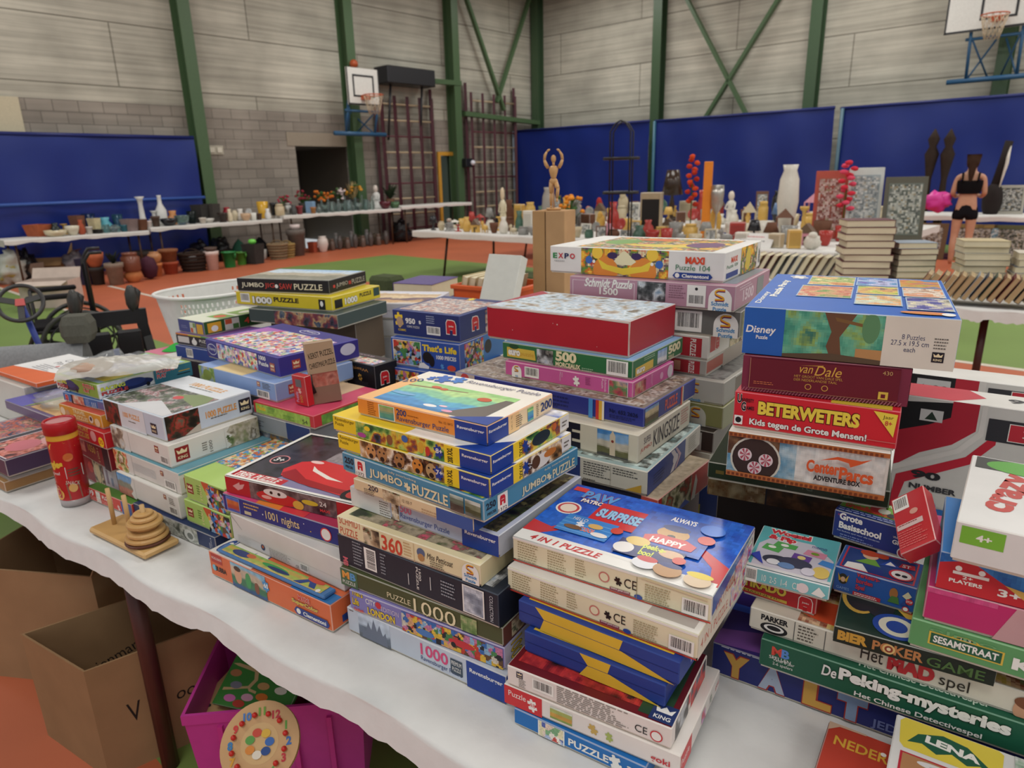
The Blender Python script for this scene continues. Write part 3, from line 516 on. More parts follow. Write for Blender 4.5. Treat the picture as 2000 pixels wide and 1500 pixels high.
# ================================================================ the tables under the puzzles
def scale_stack(keys, k):
    for q in keys:
        x, y, th, A, B, h, z = BX[q]; BX[q] = (x * k, y * k, th, A * k, B * k, h * k, CH - (CH - z) * k)
scale_stack(['R%d' % i for i in range(1, 8)], .95); scale_stack(['S%d' % i for i in range(1, 9)], 1.03)
for q in ('G1', 'G2'):
    x, y, th, A, B, h, z = BX[q]; BX[q] = (x + .035 * math.cos(th), y + .035 * math.sin(th), th, .235, B, h, z)
def setbox(q, **k):
    names = ('x', 'y', 'th', 'A', 'B', 'h', 'z'); v = list(BX[q])
    for n_, val in k.items(): v[names.index(n_)] = val
    BX[q] = tuple(v)
def trimN(q, d):
    x, y, th, A, B, h, z = BX[q]; BX[q] = (x + d * math.cos(th), y + d * math.sin(th), th, A - d, B, h, z)
trimN('T1', .065); trimN('T2', .05); trimN('T3', .02); trimN('C7', .045); trimN('C11', .02); trimN('T5', .012)
setbox('T5', B=.26); setbox('E7', B=.2); setbox('E8', B=.22); setbox('E5', B=.19); setbox('E3', B=.075); setbox('E2', B=.15); setbox('E1', th=2.6, B=.15, A=.135); setbox('E6', B=.19)
x, y, th, A, B, h, z = BX['L7']; BX['L7'] = (x - .03 * math.cos(th), y - .03 * math.sin(th), th, A + .03, B, h, z)
for q in ('S4', 'S5', 'S6', 'S7', 'S8'): setbox(q, A=.21)
for q in ('S4', 'S5'): x, y, th, A, B, h, z = BX[q]; BX[q] = (x + .02 * .57, y + .02 * .82, th, A, B, h, z)
def trimL(q, d):
    x, y, th, A, B, h, z = BX[q]; BX[q] = (x, y, th, A - d, B, h, z)
def shift(q, dt=0, dn=0):
    x, y, th, A, B, h, z = BX[q]; BX[q] = (x + TV.x * dt + NV.x * dn, y + TV.y * dt + NV.y * dn, th, A, B, h, z)
scale_stack(['M%d' % i for i in range(1, 7)], 1.05); scale_stack(['E9', 'E10', 'E11', 'E12'], .959)
_z = BX['M6'][6]
setbox('M6', z=.7505, h=BX['M6'][5] + _z - .7505); setbox('M7', B=.034); trimN('M4', .03); trimN('M3', .02); trimN('M7', .025); trimN('M5', .01)
setbox('Wg', B=.125); trimN('G1', .035); trimN('G2', .035)
x, y, th, A, B, h, z = BX['R1']; setbox('R1', B=B - .02); setbox('R2', B=BX['R2'][4] - .02)
for i in range(1, 9): shift('S%d' % i, dn=.018)
trimL('P1', .014); trimL('P2', .016); trimL('P3', .024); trimN('E4', .006); shift('E1', dt=.01); trimN('E1', .008)
setbox('E9', z=BX['E6'][6] + BX['E6'][5]); setbox('E10', z=BX['E9'][6] + BX['E9'][5]); setbox('E11', z=BX['E10'][6] + BX['E10'][5]); setbox('E12', z=BX['E11'][6] + BX['E11'][5])
trimL('G1', .02); trimL('G2', .02); trimN('G1', .02); trimN('T3', .014); trimL('P2', .008); shift('E4', dt=.008); trimN('T2', .014)
setbox('Wg', B=.09); setbox('K2', B=.2)
def under(q, name, dz, A=None, B=None, da=0, db=0, dth=0):
    x, y, th, A0, B0, h, z = BX[q]; a = (math.cos(th), math.sin(th)); b = (math.sin(th), -math.cos(th))
    BX[name] = (x - da * a[0] + db * b[0], y - da * a[1] + db * b[1], th + dth, A or A0, B or B0, dz, z - dz)
under('K6', 'K7', .05, A=.3, B=.27, da=-.02); under('K7', 'K8', .05, A=.34, db=.01); under('K8', 'K9', BX['K8'][6] - .75, A=.3)
under('Wg', 'V1', .06, da=.03, A=.3); under('V1', 'V2', BX['V1'][6] - .75, A=.28, da=-.02)
under('B3', 'B4', .09, db=.02); under('B4', 'B5', BX['B4'][6] - .75)
under('J2', 'J3', .05, A=.4, B=.29, da=.05, db=-.04); under('J3', 'J4', .17, da=-.03, db=.13, B=.17); under('J4', 'J5', BX['J4'][6] - .75)
under('K2', 'K4', .05, A=.32, da=.02, db=-.01); under('K4', 'K10', BX['K4'][6] - .75, A=.3)
under('W1', 'W2', .075, db=.01); under('W2', 'W3', BX['W2'][6] - .75)
under('R7', 'R8', BX['R7'][6] - .75, da=-.02)
under('S8', 'S9', .06, da=-.005); under('S9', 'S10', BX['S9'][6] - .75, da=.03, A=.24)
under('D4', 'D5', .036, A=.3, B=.22, da=.01, db=.045); under('D5', 'D6', .06, A=.31, B=.16, db=.06); under('D6', 'D7', BX['D6'][6] - .75, A=.3, B=.2, db=.06)
def table(name_label, p00, p10, n0, n1, z, top, cover_label, legs, drop=(.07, .05), seed=0, legc='#4a2722', cat='table'):
    """p00..p10 along t at depth n0..n1: a trestle table and the paper over it"""
    t0, t1 = p00, p10; c = P((t0 + t1) / 2, (n0 + n1) / 2)
    t = thing('trestle_table', name_label, cat, c, math.atan2(TV.y, TV.x)); hw, hd = (t1 - t0) / 2, (n1 - n0) / 2
    mb = MB().use('paint'); mb.box(-hw + .01, -hd + .01, z - .03, hw - .01, hd - .01, z - .004, '#8a6a4a'); mb.build('tabletop', t)
    for (lx, ly) in legs:
        mb = MB().use('paint'); mb.tube([(lx, ly, 0), (lx, ly, z - .03)], .023, legc, seg=10); mb.build('leg', t)
    s_ = MB().use('paper'); N1, N2 = 220, 8
    def edge(u, side):
        k = mn.noise(Vector((u * 9 + seed, side * 7.0, 0))) * .5 + mn.noise(Vector((u * 40 + seed, side * 3, 1))) * .4 + mn.noise(Vector((u * 120 + seed, side * 3, 2))) * .3
        return drop[0] + drop[1] * k
    def fn(u, v):
        x = -hw + 2 * hw * u
        if v < .3:
            q = 1 - v / .3; return (x, -hd - .004 - .014 * q - .006 * math.sin(u * 70 + seed), z - q * edge(u, 0) + .0 * q)
        if v > .8:
            q = (v - .8) / .2; return (x, hd + .004 + .01 * q, z - q * edge(u, 1))
        y = -hd + 2 * hd * (v - .3) / .5; return (x, y, z - .002 + .0016 * mn.noise(Vector((x * 6, y * 6, seed))))
    s_.grid(fn, N1, 30, top); o = s_.build('paper_cover', None, loc=c, rz=math.atan2(TV.y, TV.x)); tag(o, cover_label, 'table cover')
    return t
table('long trestle table under the jigsaw puzzles with dark red tube legs', -3.6, 1.35, .636, 1.725, .75, '#dcdcda', 'white paper sheet covering the nearest table of puzzle boxes, torn along its edge', ((-.585, -.463), (-2.1, -.45), (-2.1, .45), (2.0, -.45), (-.585, .45), (2.0, .45)), seed=2, drop=(.05, .035))
table('second trestle table behind the puzzles holding book crates and baskets', -3.3, 1.2, 1.86, 3.25, .75, '#d8d8d4', 'white paper sheet covering the second table behind the puzzle stacks', ((-1.9, -.5), (-1.9, .5), (2.0, -.5), (2.0, .5)), seed=5)
# ================================================================ puzzle stacks
RB = '#1d3f94'; NVC = '#28407c'
def rvend(u0, fs=.2, u1=1.0): return [('r', u0, 0, u1, 1, RB), tx('Ravensburger', u0 + (u1 - u0) * .08, .55, fs, 'W', w=(u1 - u0) * .84, b=.02)]
PB = 'jigsaw_puzzle_box'; JP = 'jigsaw puzzle'
CS = 'puzzles in the front central stack'
fine = lambda u, v, w, n, lh, c='#5a5348': ('ln', u, v, w, n, lh, c)
pbox('C11', PB, 'pale grey puzzle box with a pink 1000 and a cathedral, lowest in the central stack', JP, '#c3cbd8', dict(F=[('pic', .08, .02, .3, .98, 'land', ['#c8d4e4', '#b8c4d4', '#6a7484', '#5a6068'], 3), ('p', [(.1, .05), (.11, .5), (.13, .3), (.15, .75), (.17, .45), (.19, .95), (.21, .5), (.23, .8), (.25, .4), (.27, .6), (.28, .05)], '#6c7486'),
  fine(.02, .9, .04, 1, .1), tx('1000', .5, .42, .44, '#d8487a', w=.17, b=.02), tx('Ravensburger Puzzle', .5, .16, .22, NVC, w=.25), ('r', .685, .25, .755, .8, '#3a4a5a'), ('t', 'PREMIUM\nPUZZLE', .72, .35, .14, 'W', dict(al='c', w=.06))] + rvend(.78), R=[('r', 0, 0, .3, 1, RB)], T=[('pic', .05, .05, .95, .95, 'land', 'town', 5)]))
pbox('C10', PB, 'lilac city puzzle box with yellow LONDON lettering and a crowded street', JP, '#8680bc', dict(F=[tx("That's\nLife", .02, .35, .3, 'yl', w=.08, ol='K', b=.02), tx('CITY', .12, .62, .26, 'W', w=.07, b=.01), ('ci', .21, .75, .16, '#c8303a'), tx('EDITION', .23, .55, .22, '#d8c8d8', w=.12), tx('LONDON', .13, .15, .34, 'yl', w=.19, b=.03, ol='#3a3060'), tx('Goliath', .03, .08, .16, '#e0482e', w=.07, b=.02), ('pic', .37, .03, .99, .93, 'jum', 'comic', 8, .0028), ('e', .52, .3, .06, .16, '#4a78b8'), ('e', .75, .45, .08, .16, '#c8323a'), ('ci', .7, .3, .12, 'K')],
  R=[('r', 0, 0, 1, 1, '#c8c8dc'), ('t', '100', .08, .9, .14, 'yl', dict(ol='K', rot=-90, w=.75))], T=[('pic', .03, .03, .97, .97, 'jum', 'comic', 9)]))
pbox('C9', PB, 'olive green 1000 piece puzzle box with an orange and blue monogram', JP, '#4a5030', dict(F=[('r', 0, 0, .12, 1, '#4a6a4a'), tx('M', .015, .45, .42, '#e8a04a', w=.05, b=.04), tx('B', .07, .45, .42, '#5a9ad0', w=.04, b=.04), tx('PUZZLE', .015, .15, .2, 'W', w=.09), tx('PUZZLE', .32, .3, .3, 'cr', w=.15), ('t', '1000', .49, .08, .75, 'cr', dict(w=.25)), ('pic', .77, .1, .86, .9, 'fine', 'green', 4), fine(.5, .1, .24, 1, .1, '#6a7048')], R=[('r', 0, 0, 1, 1, '#6a3a30'), ('pic', .1, .1, .9, .9, 'fine', 'street', 3)], T=[('pic', .05, .05, .95, .95, 'fine', 'green', 6)]))
pbox('C8', PB, 'dark slate 1500 piece puzzle box with white bar code and grey lithograph', JP, '#232b38', dict(F=[('t', 'MB', .03, .3, .035, '#d86a78', dict(rot=-90, w=.3, b=.04)), ('t', '1500\nPUZZLE', .53, .9, .03, 'W', dict(rot=-90, w=.7, b=.01)), fine(.11, .9, .07, 8, .1, '#9aa0a8'), ('bar', .19, .2, .27, .9, 1), fine(.3, .85, .04, 7, .1, '#9aa0a8'), ('r', .478, .25, .483, .6, '#c8c8c8'), ('r', .615, .35, .62, .75, '#c8c8c8'), fine(.68, .75, .1, 5, .1, '#9aa0a8'),
  ('r', .805, .12, .925, .94, 'W'), ('pic', .812, .15, .918, .91, 'fine', ['#3a4250', '#8a94a4', '#c8ced8', '#4a5464'], 3), ('t', 'COLLECTION', .955, .9, .018, '#c8ccd2', dict(rot=-90, w=.75))], R=[('r', 0, 0, 1, 1, '#1c2230')], T=[('pic', .05, .05, .95, .95, 'fine', 'snow', 3)]), edge='#3a4250')
pbox('C7', PB, 'cream puzzle box with red 360 and a garden path picture', JP, '#e6dab0', dict(F=[tx('SCHMIDT\nPUZZLE', .02, .15, .33, '#c84a32', w=.17), ('pic', .205, .08, .325, .9, 'fine', 'street', 7), ('t', '360', .34, .1, .75, '#cf4a34', dict(w=.15, b=.02)), fine(.5, .8, .06, 5, .14, '#c8a878'), ('r', .57, .05, .573, .95, '#c8b080'), ('ci', .62, .62, .22, '#5a6a8a'), ('ci', .62, .4, .18, '#b88a58'), tx('Miss Petticoat', .66, .45, .28, 'K', w=.17, sh=.3), fine(.68, .36, .1, 4, .1, '#6a6050'), ('S', .94, .5, .85)],
  R=[('r', 0, 0, 1, 1, '#d8cca4')], T=[('pic', .05, .06, .97, .97, 'fine', ['#26301c', '#4a5a34', '#8a8068', '#a89c84', '#6a6450', '#c8506a', '#3a5028'], 11)]))
pbox('C6', PB, 'silver lavender puzzle box with pink 500 in the central stack', JP, '#b3b9cc', dict(F=[('r', 0, 0, .3, 1, '#d8d8d4'), fine(.22, .7, .08, 6, .12), ('pic', .31, .05, .36, .9, 'fine', 'dog', 6), tx('500', .37, .55, .36, '#d86a86', w=.08, b=.02), tx('Ravensburger Puzzle', .37, .2, .32, '#4a5a9c', w=.33)] + rvend(.78, .22), R=[('r', 0, 0, 1, 1, '#a8adb8')], T=[('pic', .03, .03, .97, .97, 'fine', 'dark', 13)]))
pbox('C5', PB, 'thin beige 200 piece puzzle box squeezed under the light blue one', JP, '#dfc9a2', dict(F=[tx('200', .14, .5, .4, '#3a3a4a', w=.09, b=.02), fine(.1, .45, .12, 5, .13), ('pic', .27, .05, .42, .95, 'fine', 'street', 5), tx('12 155 7', .44, .45, .22, '#5a5040', w=.08), fine(.6, .4, .16, 2, .2, '#b89a78'), ('r', .72, 0, 1, 1, '#3a5a9e')], R=[('r', 0, 0, 1, 1, '#2c4a92')]))
JZ = '#4b8cae'
pbox('C4', PB, 'light blue 250 piece puzzle box with big white PUZZLE lettering', JP, JZ, dict(F=[tx('250', .02, .5, .32, '#1a2a3a', w=.075, b=.04), tx('PIECES', .025, .28, .12, '#1a2a3a', w=.06, b=.03), ('r', .105, .08, .19, .9, 'W'), ('jum', .148, .6, .42), tx('1372', .115, .12, .16, 'K', w=.06), tx('JUMBO', .22, .2, .48, 'cr', w=.25, b=.02), ('jig', .505, .42, .3, 'cr', .8), tx('PUZZLE', .54, .2, .48, 'cr', w=.24, b=.02), tx('fully interlocking', .37, .76, .13, 'cr', w=.2), ('pic', .795, .12, .88, .85, 'land', ['#b8c8c0', '#6a7868', '#48403a', '#5a5048'], 4), ('pic', .89, .12, .985, .85, 'land', ['#c8d0c8', '#7a8068', '#4a5038', '#68706a'], 8)],
  R=[tx('250', .02, .5, .3, '#1a2a3a', w=.09, b=.04), tx('PIECES', .03, .25, .12, '#1a2a3a', w=.08, b=.03), ('r', .125, .1, .22, .9, 'W'), ('jum', .172, .6, .42), tx('1372', .13, .13, .15, 'K', w=.08), tx('JUMBO', .36, .2, .42, 'cr', w=.26, b=.02), ('jig', .65, .4, .26, 'cr', .8), tx('PUZZLE', .69, .2, .42, 'cr', w=.26, b=.02), tx('fully interlocking', .6, .76, .12, 'cr', w=.28)], T=[('pic', .02, .02, .98, .98, 'fine', 'jungle', 3)]))
for key, age, num, pal, pal2, sd, kd in (('C3', '7+', '150', 'dog', 'dog', 21, 'fine'), ('C2', '8+', '200', 'jungle', 'jungle', 22, 'fine')):
    lab = dict(C3='yellow 150 piece puzzle box with animal faces, under the other yellow one', C2='yellow 200 piece puzzle box with jungle parrots, just below the orange box')[key]
    art = [tx('Ravensburger\nPuzzle', .02, .45, .17, '#5a4a18', w=.14), ('pic', .17, .02, .74, .98, kd, pal, sd, .0026)]
    if key == 'C3':
        for u, c in ((.25, '#c89058'), (.33, '#b08050'), (.45, '#a87848'), (.57, '#d08838'), (.66, '#b89868')): art += [('e', u, .5, .035, .4, c), ('e', u, .25, .015, .14, '#231a14'), ('e', u - .015, .62, .006, .06, 'K'), ('e', u + .015, .62, .006, .06, 'K'), ('e', u - .025, .9, .01, .12, '#6a4428'), ('e', u + .025, .9, .01, .12, '#6a4428')]
    else: art += [('e', .25, .7, .02, .14, 'yl'), ('e', .4, .4, .02, .3, '#8a5a38'), ('e', .6, .45, .018, .32, '#d8a838'), ('e', .64, .35, .014, .26, '#c83a30'), ('e', .21, .25, .03, .14, '#b04a98'), ('e', .5, .7, .02, .2, '#3a6ab0')]
    art += [('r', .74, 0, .83, 1, 'yl'), ('jig', .705, .5, .5, RB, .3), tx(age, .69, .4, .26, 'W', w=.04, b=.02), ('t', num + ' XXL', .79, .08, .032, '#3a3418', dict(rot=90, w=.8, b=.03))] + rvend(.83, .2)
    ra = rvend(0, .2, .25)[:1] + [tx('Ravensburger', .02, .5, .2, 'W', w=.21, b=.02), ('r', .25, 0, .36, 1, 'yl'), ('t', num + ' XXL', .32, .9, .045, '#3a3418', dict(rot=-90, w=.8, b=.03)), ('pic', .36, .02, .86, .98, 'fine', pal2, sd + 7, .0026), ('jig', .4, .5, .48, RB, .3), ('t', age, .42, .68, .05, 'W', dict(rot=-90, w=.35)), fine(.89, .6, .07, 2, .2)]
    if key == 'C3': ra += [('e', .6, .45, .1, .38, '#e8e4dc'), ('e', .52, .5, .05, .35, '#5a3a22'), ('e', .7, .6, .08, .2, '#c87a38')]
    else: ra += [('e', .6, .5, .12, .36, '#1a2a38'), ('e', .78, .7, .03, .2, '#d06a38')]
    pbox(key, PB, lab, JP, dict({'*': 'yl'}, R='W', F='yl', T='yl'), dict(F=art, R=ra, T=[('r', .5, .0, 1, 1, 'W'), ('pic', .02, .3, .3, .98, 'fine', 'dark', 3), ('p', [(.8, 0), (1, 0), (1, .3)], RB), ('pic', .75, .85, 1, 1, 'fine', ['#2a62c8', '#f0f0f0'], 3)]))
pbox('C1', PB, 'orange and white 200 piece puzzle box with a lake picture, topping the central stack', JP, dict({'*': '#ea9038'}, R='#f0d8b0', T='#efe8dc'), dict(F=[fine(.09, .85, .07, 7, .11, '#8a4a18'), ('r', .183, .1, .315, .9, 'W'), ('pic', .19, .13, .308, .87, 'land', ['#8ab868', '#a8a878', '#58988a', '#4a8a98'], 3), tx('200', .33, .52, .34, NVC, w=.08, b=.02), fine(.42, .6, .1, 1, .1, '#8a4a18'), tx('Ravensburger Puzzle', .33, .14, .36, NVC, w=.4), tx('No. 12 164 5', .66, .62, .13, '#5a3a20', w=.1)] + rvend(.775, .2),
  R=[('r', 0, 0, .29, 1, RB), tx('Ravensburger', .02, .55, .2, 'W', w=.25, b=.02), ('r', .29, 0, .45, 1, '#f0c890'), ('t', 'No. 12 164 5', .33, .9, .02, '#5a4a38', dict(rot=-90, w=.7)), fine(.4, .75, .1, 6, .11), ('pic', .58, .15, .67, .85, 'land', 'lake', 5), fine(.72, .8, .04, 7, .1), tx('200', .79, .3, .5, NVC, w=.19, b=.02)],
  T=[('p', [(0, 0), (.75, 0), (0, .8)], '#f0b878'), ('pic', .1, .06, .9, .7, 'land', ['#9ccf80', '#b8dc90', '#8ac8a0', '#58a8c8', '#4a90c8', '#3a80b8'], 31), ('p', [(.1, .55), (.55, .62), (.55, .6), (.1, .52)], '#8a6a48'), ('p', [(.62, .06), (.9, .06), (.9, .6), (.84, .6), (.8, .4)], '#6a6058'), ('e', .5, .16, .05, .03, '#f4f0ec'), ('e', .65, .12, .04, .025, '#e8a0b8'), ('e', .58, .2, .03, .02, '#f0c8d4'), ('e', .3, .6, .04, .03, '#d06038'), ('e', .37, .58, .03, .03, '#d06038'), ('e', .72, .52, .05, .05, '#c85a30'), ('e', .2, .3, .1, .03, '#7ab0d8'),
     ('jig', .22, .84, .16, '#2a62b8', .5), ('jig', .33, .88, .13, '#3a78c8', .2), ('jig', .14, .8, .08, '#2a62b8', .1), tx('200', .02, .56, .1, NVC, w=.14, rot=32), tx('Ravensburger Puzzle', .4, .83, .1, '#5a5a78', w=.56, sh=.1), ('p', [(.72, 0), (1, 0), (1, .24)], RB)]))
# ---- front stack with the cartoon dog boxes
CRM = '#e6dfbe'
def pawF(big):
    a = [('r', 0, 0, 1, .07, '#c0392c'), ('r', 0, .9, 1, 1, 'W'), fine(.03, .82, .12, 8, .1, '#a89c78'), fine(.2, .82, .12, 8, .1, '#a89c78'), fine(.35, .82, .06, 7, .1, '#a89c78'), ('ci', .5, .5, .2, '#c87a70'), ('ci', .5, .5, .15, CRM), ('jig', .57, .5, .22, 'K', .5), tx('CE', .6, .36, .34, 'K', w=.06, b=.0), ('r', .53, .1, .63, .22, '#8a3a4a'), tx('www.paw.com', .535, .13, .08, 'W', w=.09), ('e', .67, .16, .02, .09, '#2a4a9a'), fine(.7, .7, .12, 8, .09, '#a89c78'), ('bar', .87, .12, .985, .68)]
    if big: a.append(('r', .66, .05, .663, .9, '#8a8060'))
    return a
pbox('P7', PB, 'blue 35 piece puzzle box, lowest of the front stack at the table edge', JP, '#1f6fb8', dict(F=[('r', .2, .08, .41, .95, 'W'), ('pic', .21, .1, .4, .93, 'jum', 'pastel', 5, .0022), tx('PUZZLE', .44, .3, .4, 'W', w=.3, b=.03), ('jig', .79, .5, .55, 'W', .3), tx('35', .87, .3, .36, 'W', w=.1, b=.03)], T=[]))
pbox('P6', PB, 'white 48 piece puzzle box with red label, second from the table in the front stack', JP, '#e8e2dc', dict(F=[('r', 0, 0, .24, 1, '#cf3036'), tx('Puzzle', .03, .5, .28, 'W', w=.11), ('jig', .18, .45, .42, 'W', .2), tx('48', .16, .36, .2, '#cf3036', w=.04), ('pic', .29, .25, .42, .85, 'land', ['#d8e0d0', '#a8b060', '#c89a48', '#88a050'], 4), ('jig', .54, .55, .34, '#c8a858', .6), ('jig', .63, .5, .3, '#a8b860', .2), tx('goki', .85, .2, .36, '#c8303a', w=.1, b=.02)], R=[('r', 0, 0, .25, 1, '#cf3036'), tx('Puzzle', .02, .4, .3, 'W', w=.18), ('pic', .5, .2, .6, .8, 'fine', 'pastel', 3), ('jig', .75, .5, .3, '#b8c0b0'), tx('goki', .87, .35, .3, '#c8303a', w=.1)]))
pbox('P5', PB, 'white and dark red puzzle box with a red racing car on its lid', JP, dict({'*': '#e8e0da'}, T='#6e1a22'), dict(F=[('king', .085, .72, .3, '#2a2a4a'), fine(.08, .5, .05, 5, .08), ('bar', .17, .3, .31, .85), fine(.33, .9, .44, 9, .09, '#8a8078'), tx('CE', .8, .3, .32, 'K', w=.07), ('ci', .92, .42, .24, '#c8303a'), ('ci', .92, .42, .19, 'W')], R=[('pic', .1, .05, .45, .95, 'fine', 'snow', 3), ('r', .45, .4, .5, .9, '#c8303a'), ('pic', .52, .05, .95, .95, 'fine', 'car', 5)],
  T=[('pic', .04, .1, .8, .9, 'fine', ['#2a1a1c', '#8a2028', '#c83a38', '#3a2226'], 4), ('r', .8, .05, .96, .95, '#2c4a30'), ('e', .3, .45, .22, .14, '#a82a2a'), ('e', .55, .3, .2, .12, '#7a1a1e'), ('e', .2, .4, .1, .04, 'W'), ('king', .93, .12, .2, '#2a3a6a', 'W')]))
YB = '#e0b93c'
for key, sh, lb in (('P4', 0, 'blue and yellow folded box base, directly above the red car puzzle'), ('P3', 1, 'blue and yellow folded box base with torn corner under the cream boxes')):
    pbox(key, 'folded_box_base', lb, 'puzzle box', '#27418f', dict(F=[('p', [(.12 if sh else .42, 1), (.18 if sh else .48, .55), (.15 if sh else .42, 0), (.98, 0), (.66 if sh else .62, .55), (.68 if sh else .64, 1)], YB), ('r', 0, .53, 1, .55, '#1c2f70')], R=[tx('PUZZLE', .2, .3, .3, '#c8d0e8', w=.5)], T=[('r', .05, .05, .95, .95, '#e0b93c')]), tray='#27418f', edge='#27418f')
pbox('P2', PB, 'cream puzzle box with small print, second from the top of the front stack', JP, CRM, dict(F=pawF(0), R=[('r', 0, 0, 1, 1, '#e4dccb'), tx('4 IN 1 PUZZLE', .05, .3, .35, '#c8584a', w=.5), ('pic', .6, .1, .95, .9, 'fine', 'pastel', 8)], T=[('r', 0, 0, 1, 1, '#e8e4dc'), ('r', .75, .04, .97, .3, '#b8b0a8')]))
PW = [('pic', 0, .12, 1, 1, 'fine', ['#1747a8', '#1f58c0', '#2a6ad0', '#1a4cb0'], 3, .006), ('r', 0, 0, 1, .14, 'W'), ('p', [(.0, .13), (0, .3), (.12, .26), (.2, .42), (.24, .42), (.16, .22), (.1, .14)], '#c8383a'), ('p', [(1, .1), (1, .35), (.84, .52), (.8, .5), (.93, .3), (.96, .1)], '#c8383a'), ('p', [(.2, .14), (.99, .14), (.99, .0), (.9, .0), (.6, .1)], 'W'),
  tx('4 IN 1 PUZZLE', .08, .03, .07, '#c8383a', w=.38, sh=.2, b=.03), ('ci', .1, .58, .1, 'W'), ('ci', .1, .58, .085, '#c8484a'), ('ci', .1, .58, .065, '#f0dcc8'), ('r', .02, .88, .1, .95, '#d8403c'), tx('PAW', .1, .79, .13, '#5a9ad8', w=.2, b=.05, ol='#8a1c24'), tx('PATROL', .12, .72, .06, 'W', w=.15, b=.04, ol='#8a1c24'),
  ('r', .24, .46, .53, .78, '#cc3436'), tx('SURPRISE!', .26, .56, .14, '#9cc8e8', w=.25, b=.05, ol='#1c3a80'), ('ci', .55, .75, .05, '#d04a3a'), ('r', .14, .24, .42, .5, '#3a86d0')] + [('r', .14, .27 + .05 * i, .42, .285 + .05 * i, '#5aa0e0') for i in range(4)] + [tx('COOL', .26, .3, .055, '#d84a48', w=.08, b=.03, ol='W'), tx('HELLO', .18, .43, .04, 'W', w=.08), ('jig', .24, .38, .06, '#e8ecf4'), ('e', .32, .4, .04, .035, '#d8b06a'), ('e', .22, .32, .05, .03, '#7a5a40'), ('e', .37, .3, .045, .03, '#e8e4e0'), ('ci', .43, .42, .045, '#d04a3a'),
  ('pic', .5, .34, .86, .84, 'fine', ['#2058b8', '#1a4aa8', '#2a66c4'], 8, .008), tx('ALWAYS', .62, .76, .07, 'W', w=.13, b=.03), ('e', .68, .58, .08, .09, '#c89a5a'), ('e', .68, .66, .07, .045, '#243a78'), ('e', .68, .54, .02, .02, '#2a1c14'), ('p', [(.56, .48), (.62, .53), (.76, .53), (.82, .48), (.81, .4), (.57, .4)], '#cc3436'), tx('HAPPY', .6, .41, .075, 'W', w=.17, b=.03), ('ci', .84, .6, .06, '#d04a3a'), ('r', .48, .16, .8, .36, '#1a2a6a'), ('e', .56, .36, .06, .06, '#e0c060'), ('e', .52, .24, .05, .07, '#e8e4e0'), ('e', .74, .3, .06, .05, '#d8b08a'), tx('peek-a-\nboo!', .6, .2, .06, '#d8e04a', w=.11, b=.04),
  ('e', .66, .12, .06, .07, '#e0e0e4'), ('e', .66, .17, .05, .035, '#c8383a'), ('e', .77, .11, .065, .08, '#b88a58'), ('e', .77, .17, .055, .03, '#2a3a78'), ('e', .91, .09, .06, .075, '#d8c0a0'), ('e', .91, .15, .06, .035, '#e0c840'), ('ci', .79, .25, .045, '#d04a3a'), ('e', .84, .75, .06, .08, '#3a78d8')]
pbox('P1', PB, 'blue four in one puzzle box with cream sides on top of the front stack', JP, dict({'*': CRM}, T='#1f55b8', R='#d8d2c6'), dict(F=pawF(1) + [('p', [(.66, .9), (.7, .97), (.98, .88), (.98, .8)], '#d8d0a8')], R=[('p', [(0, .3), (1, .95), (1, 1), (0, 1)], '#2450a8'), tx('4 IN 1 PUZZLE', .08, .2, .3, '#c8584a', w=.45), ('pic', .5, .05, .95, .7, 'fine', 'pastel', 4)], T=PW), m='gloss', edge='#cfd0cc')
# ---- stack with the red car puzzle
pbox('T5', PB, 'long orange puzzle box lying on the white table edge beside the wooden ring toy', JP, dict({'*': '#dd6e40'}, T='#e8e4dc'), dict(F=[('r', .02, .62, .12, .98, '#b83a30'), tx('NICKELODEON', .025, .75, .09, 'W', w=.09), ('ci', .04, .4, .12, '#7ac0d8'), tx('BUBBA', .05, .3, .2, 'K', w=.1, b=.03), ('pic', .2, .03, .5, .97, 'land', ['#8ab8d0', '#c8b098', '#487a58', '#3a5a88'], 4), ('e', .26, .5, .03, .3, '#d8a080'), ('e', .26, .78, .03, .1, '#4a2c1c'), ('e', .35, .5, .025, .3, '#4a9a58'), ('e', .42, .35, .02, .22, '#8a5038'), ('jig', .5, .62, .3, '#4a90c8', .1), tx('60', .485, .54, .18, 'W', w=.035, b=.03),
  tx('MAXI', .76, .7, .18, '#d84a38', w=.09, b=.04, ol='W'), tx('SuperColor', .71, .48, .18, 'yl', w=.2, b=.03, ol='#3a5a98'), ('p', [(.74, .12), (.72, .25), (.74, .4), (.97, .4), (.985, .25), (.97, .12)], '#26408a'), ('ci', .755, .26, .1, 'W'), tx('Clementoni', .79, .18, .15, 'W', w=.17, b=.03)], R=[tx('Super', .2, .5, .2, '#3a5a98', w=.3, b=.03), ('r', .1, .15, .9, .4, '#26408a')], T=[tx('Clementoni', .02, .03, .2, '#2a4a90', w=.36, b=.02), ('r', .38, .0, 1, .3, '#d87048'), ('r', .7, 0, 1, .12, '#3a7ab8')]))
x, y, th, A, B, h, z = BX['T5']; ca, sa = math.cos(th), math.sin(th)
t = thing('game_case', 'transparent blue plastic game case lying on the orange box', 'case', (x + .19 * ca + .03 * sa, y + .19 * sa - .03 * ca, z + h + .001), th - PI)
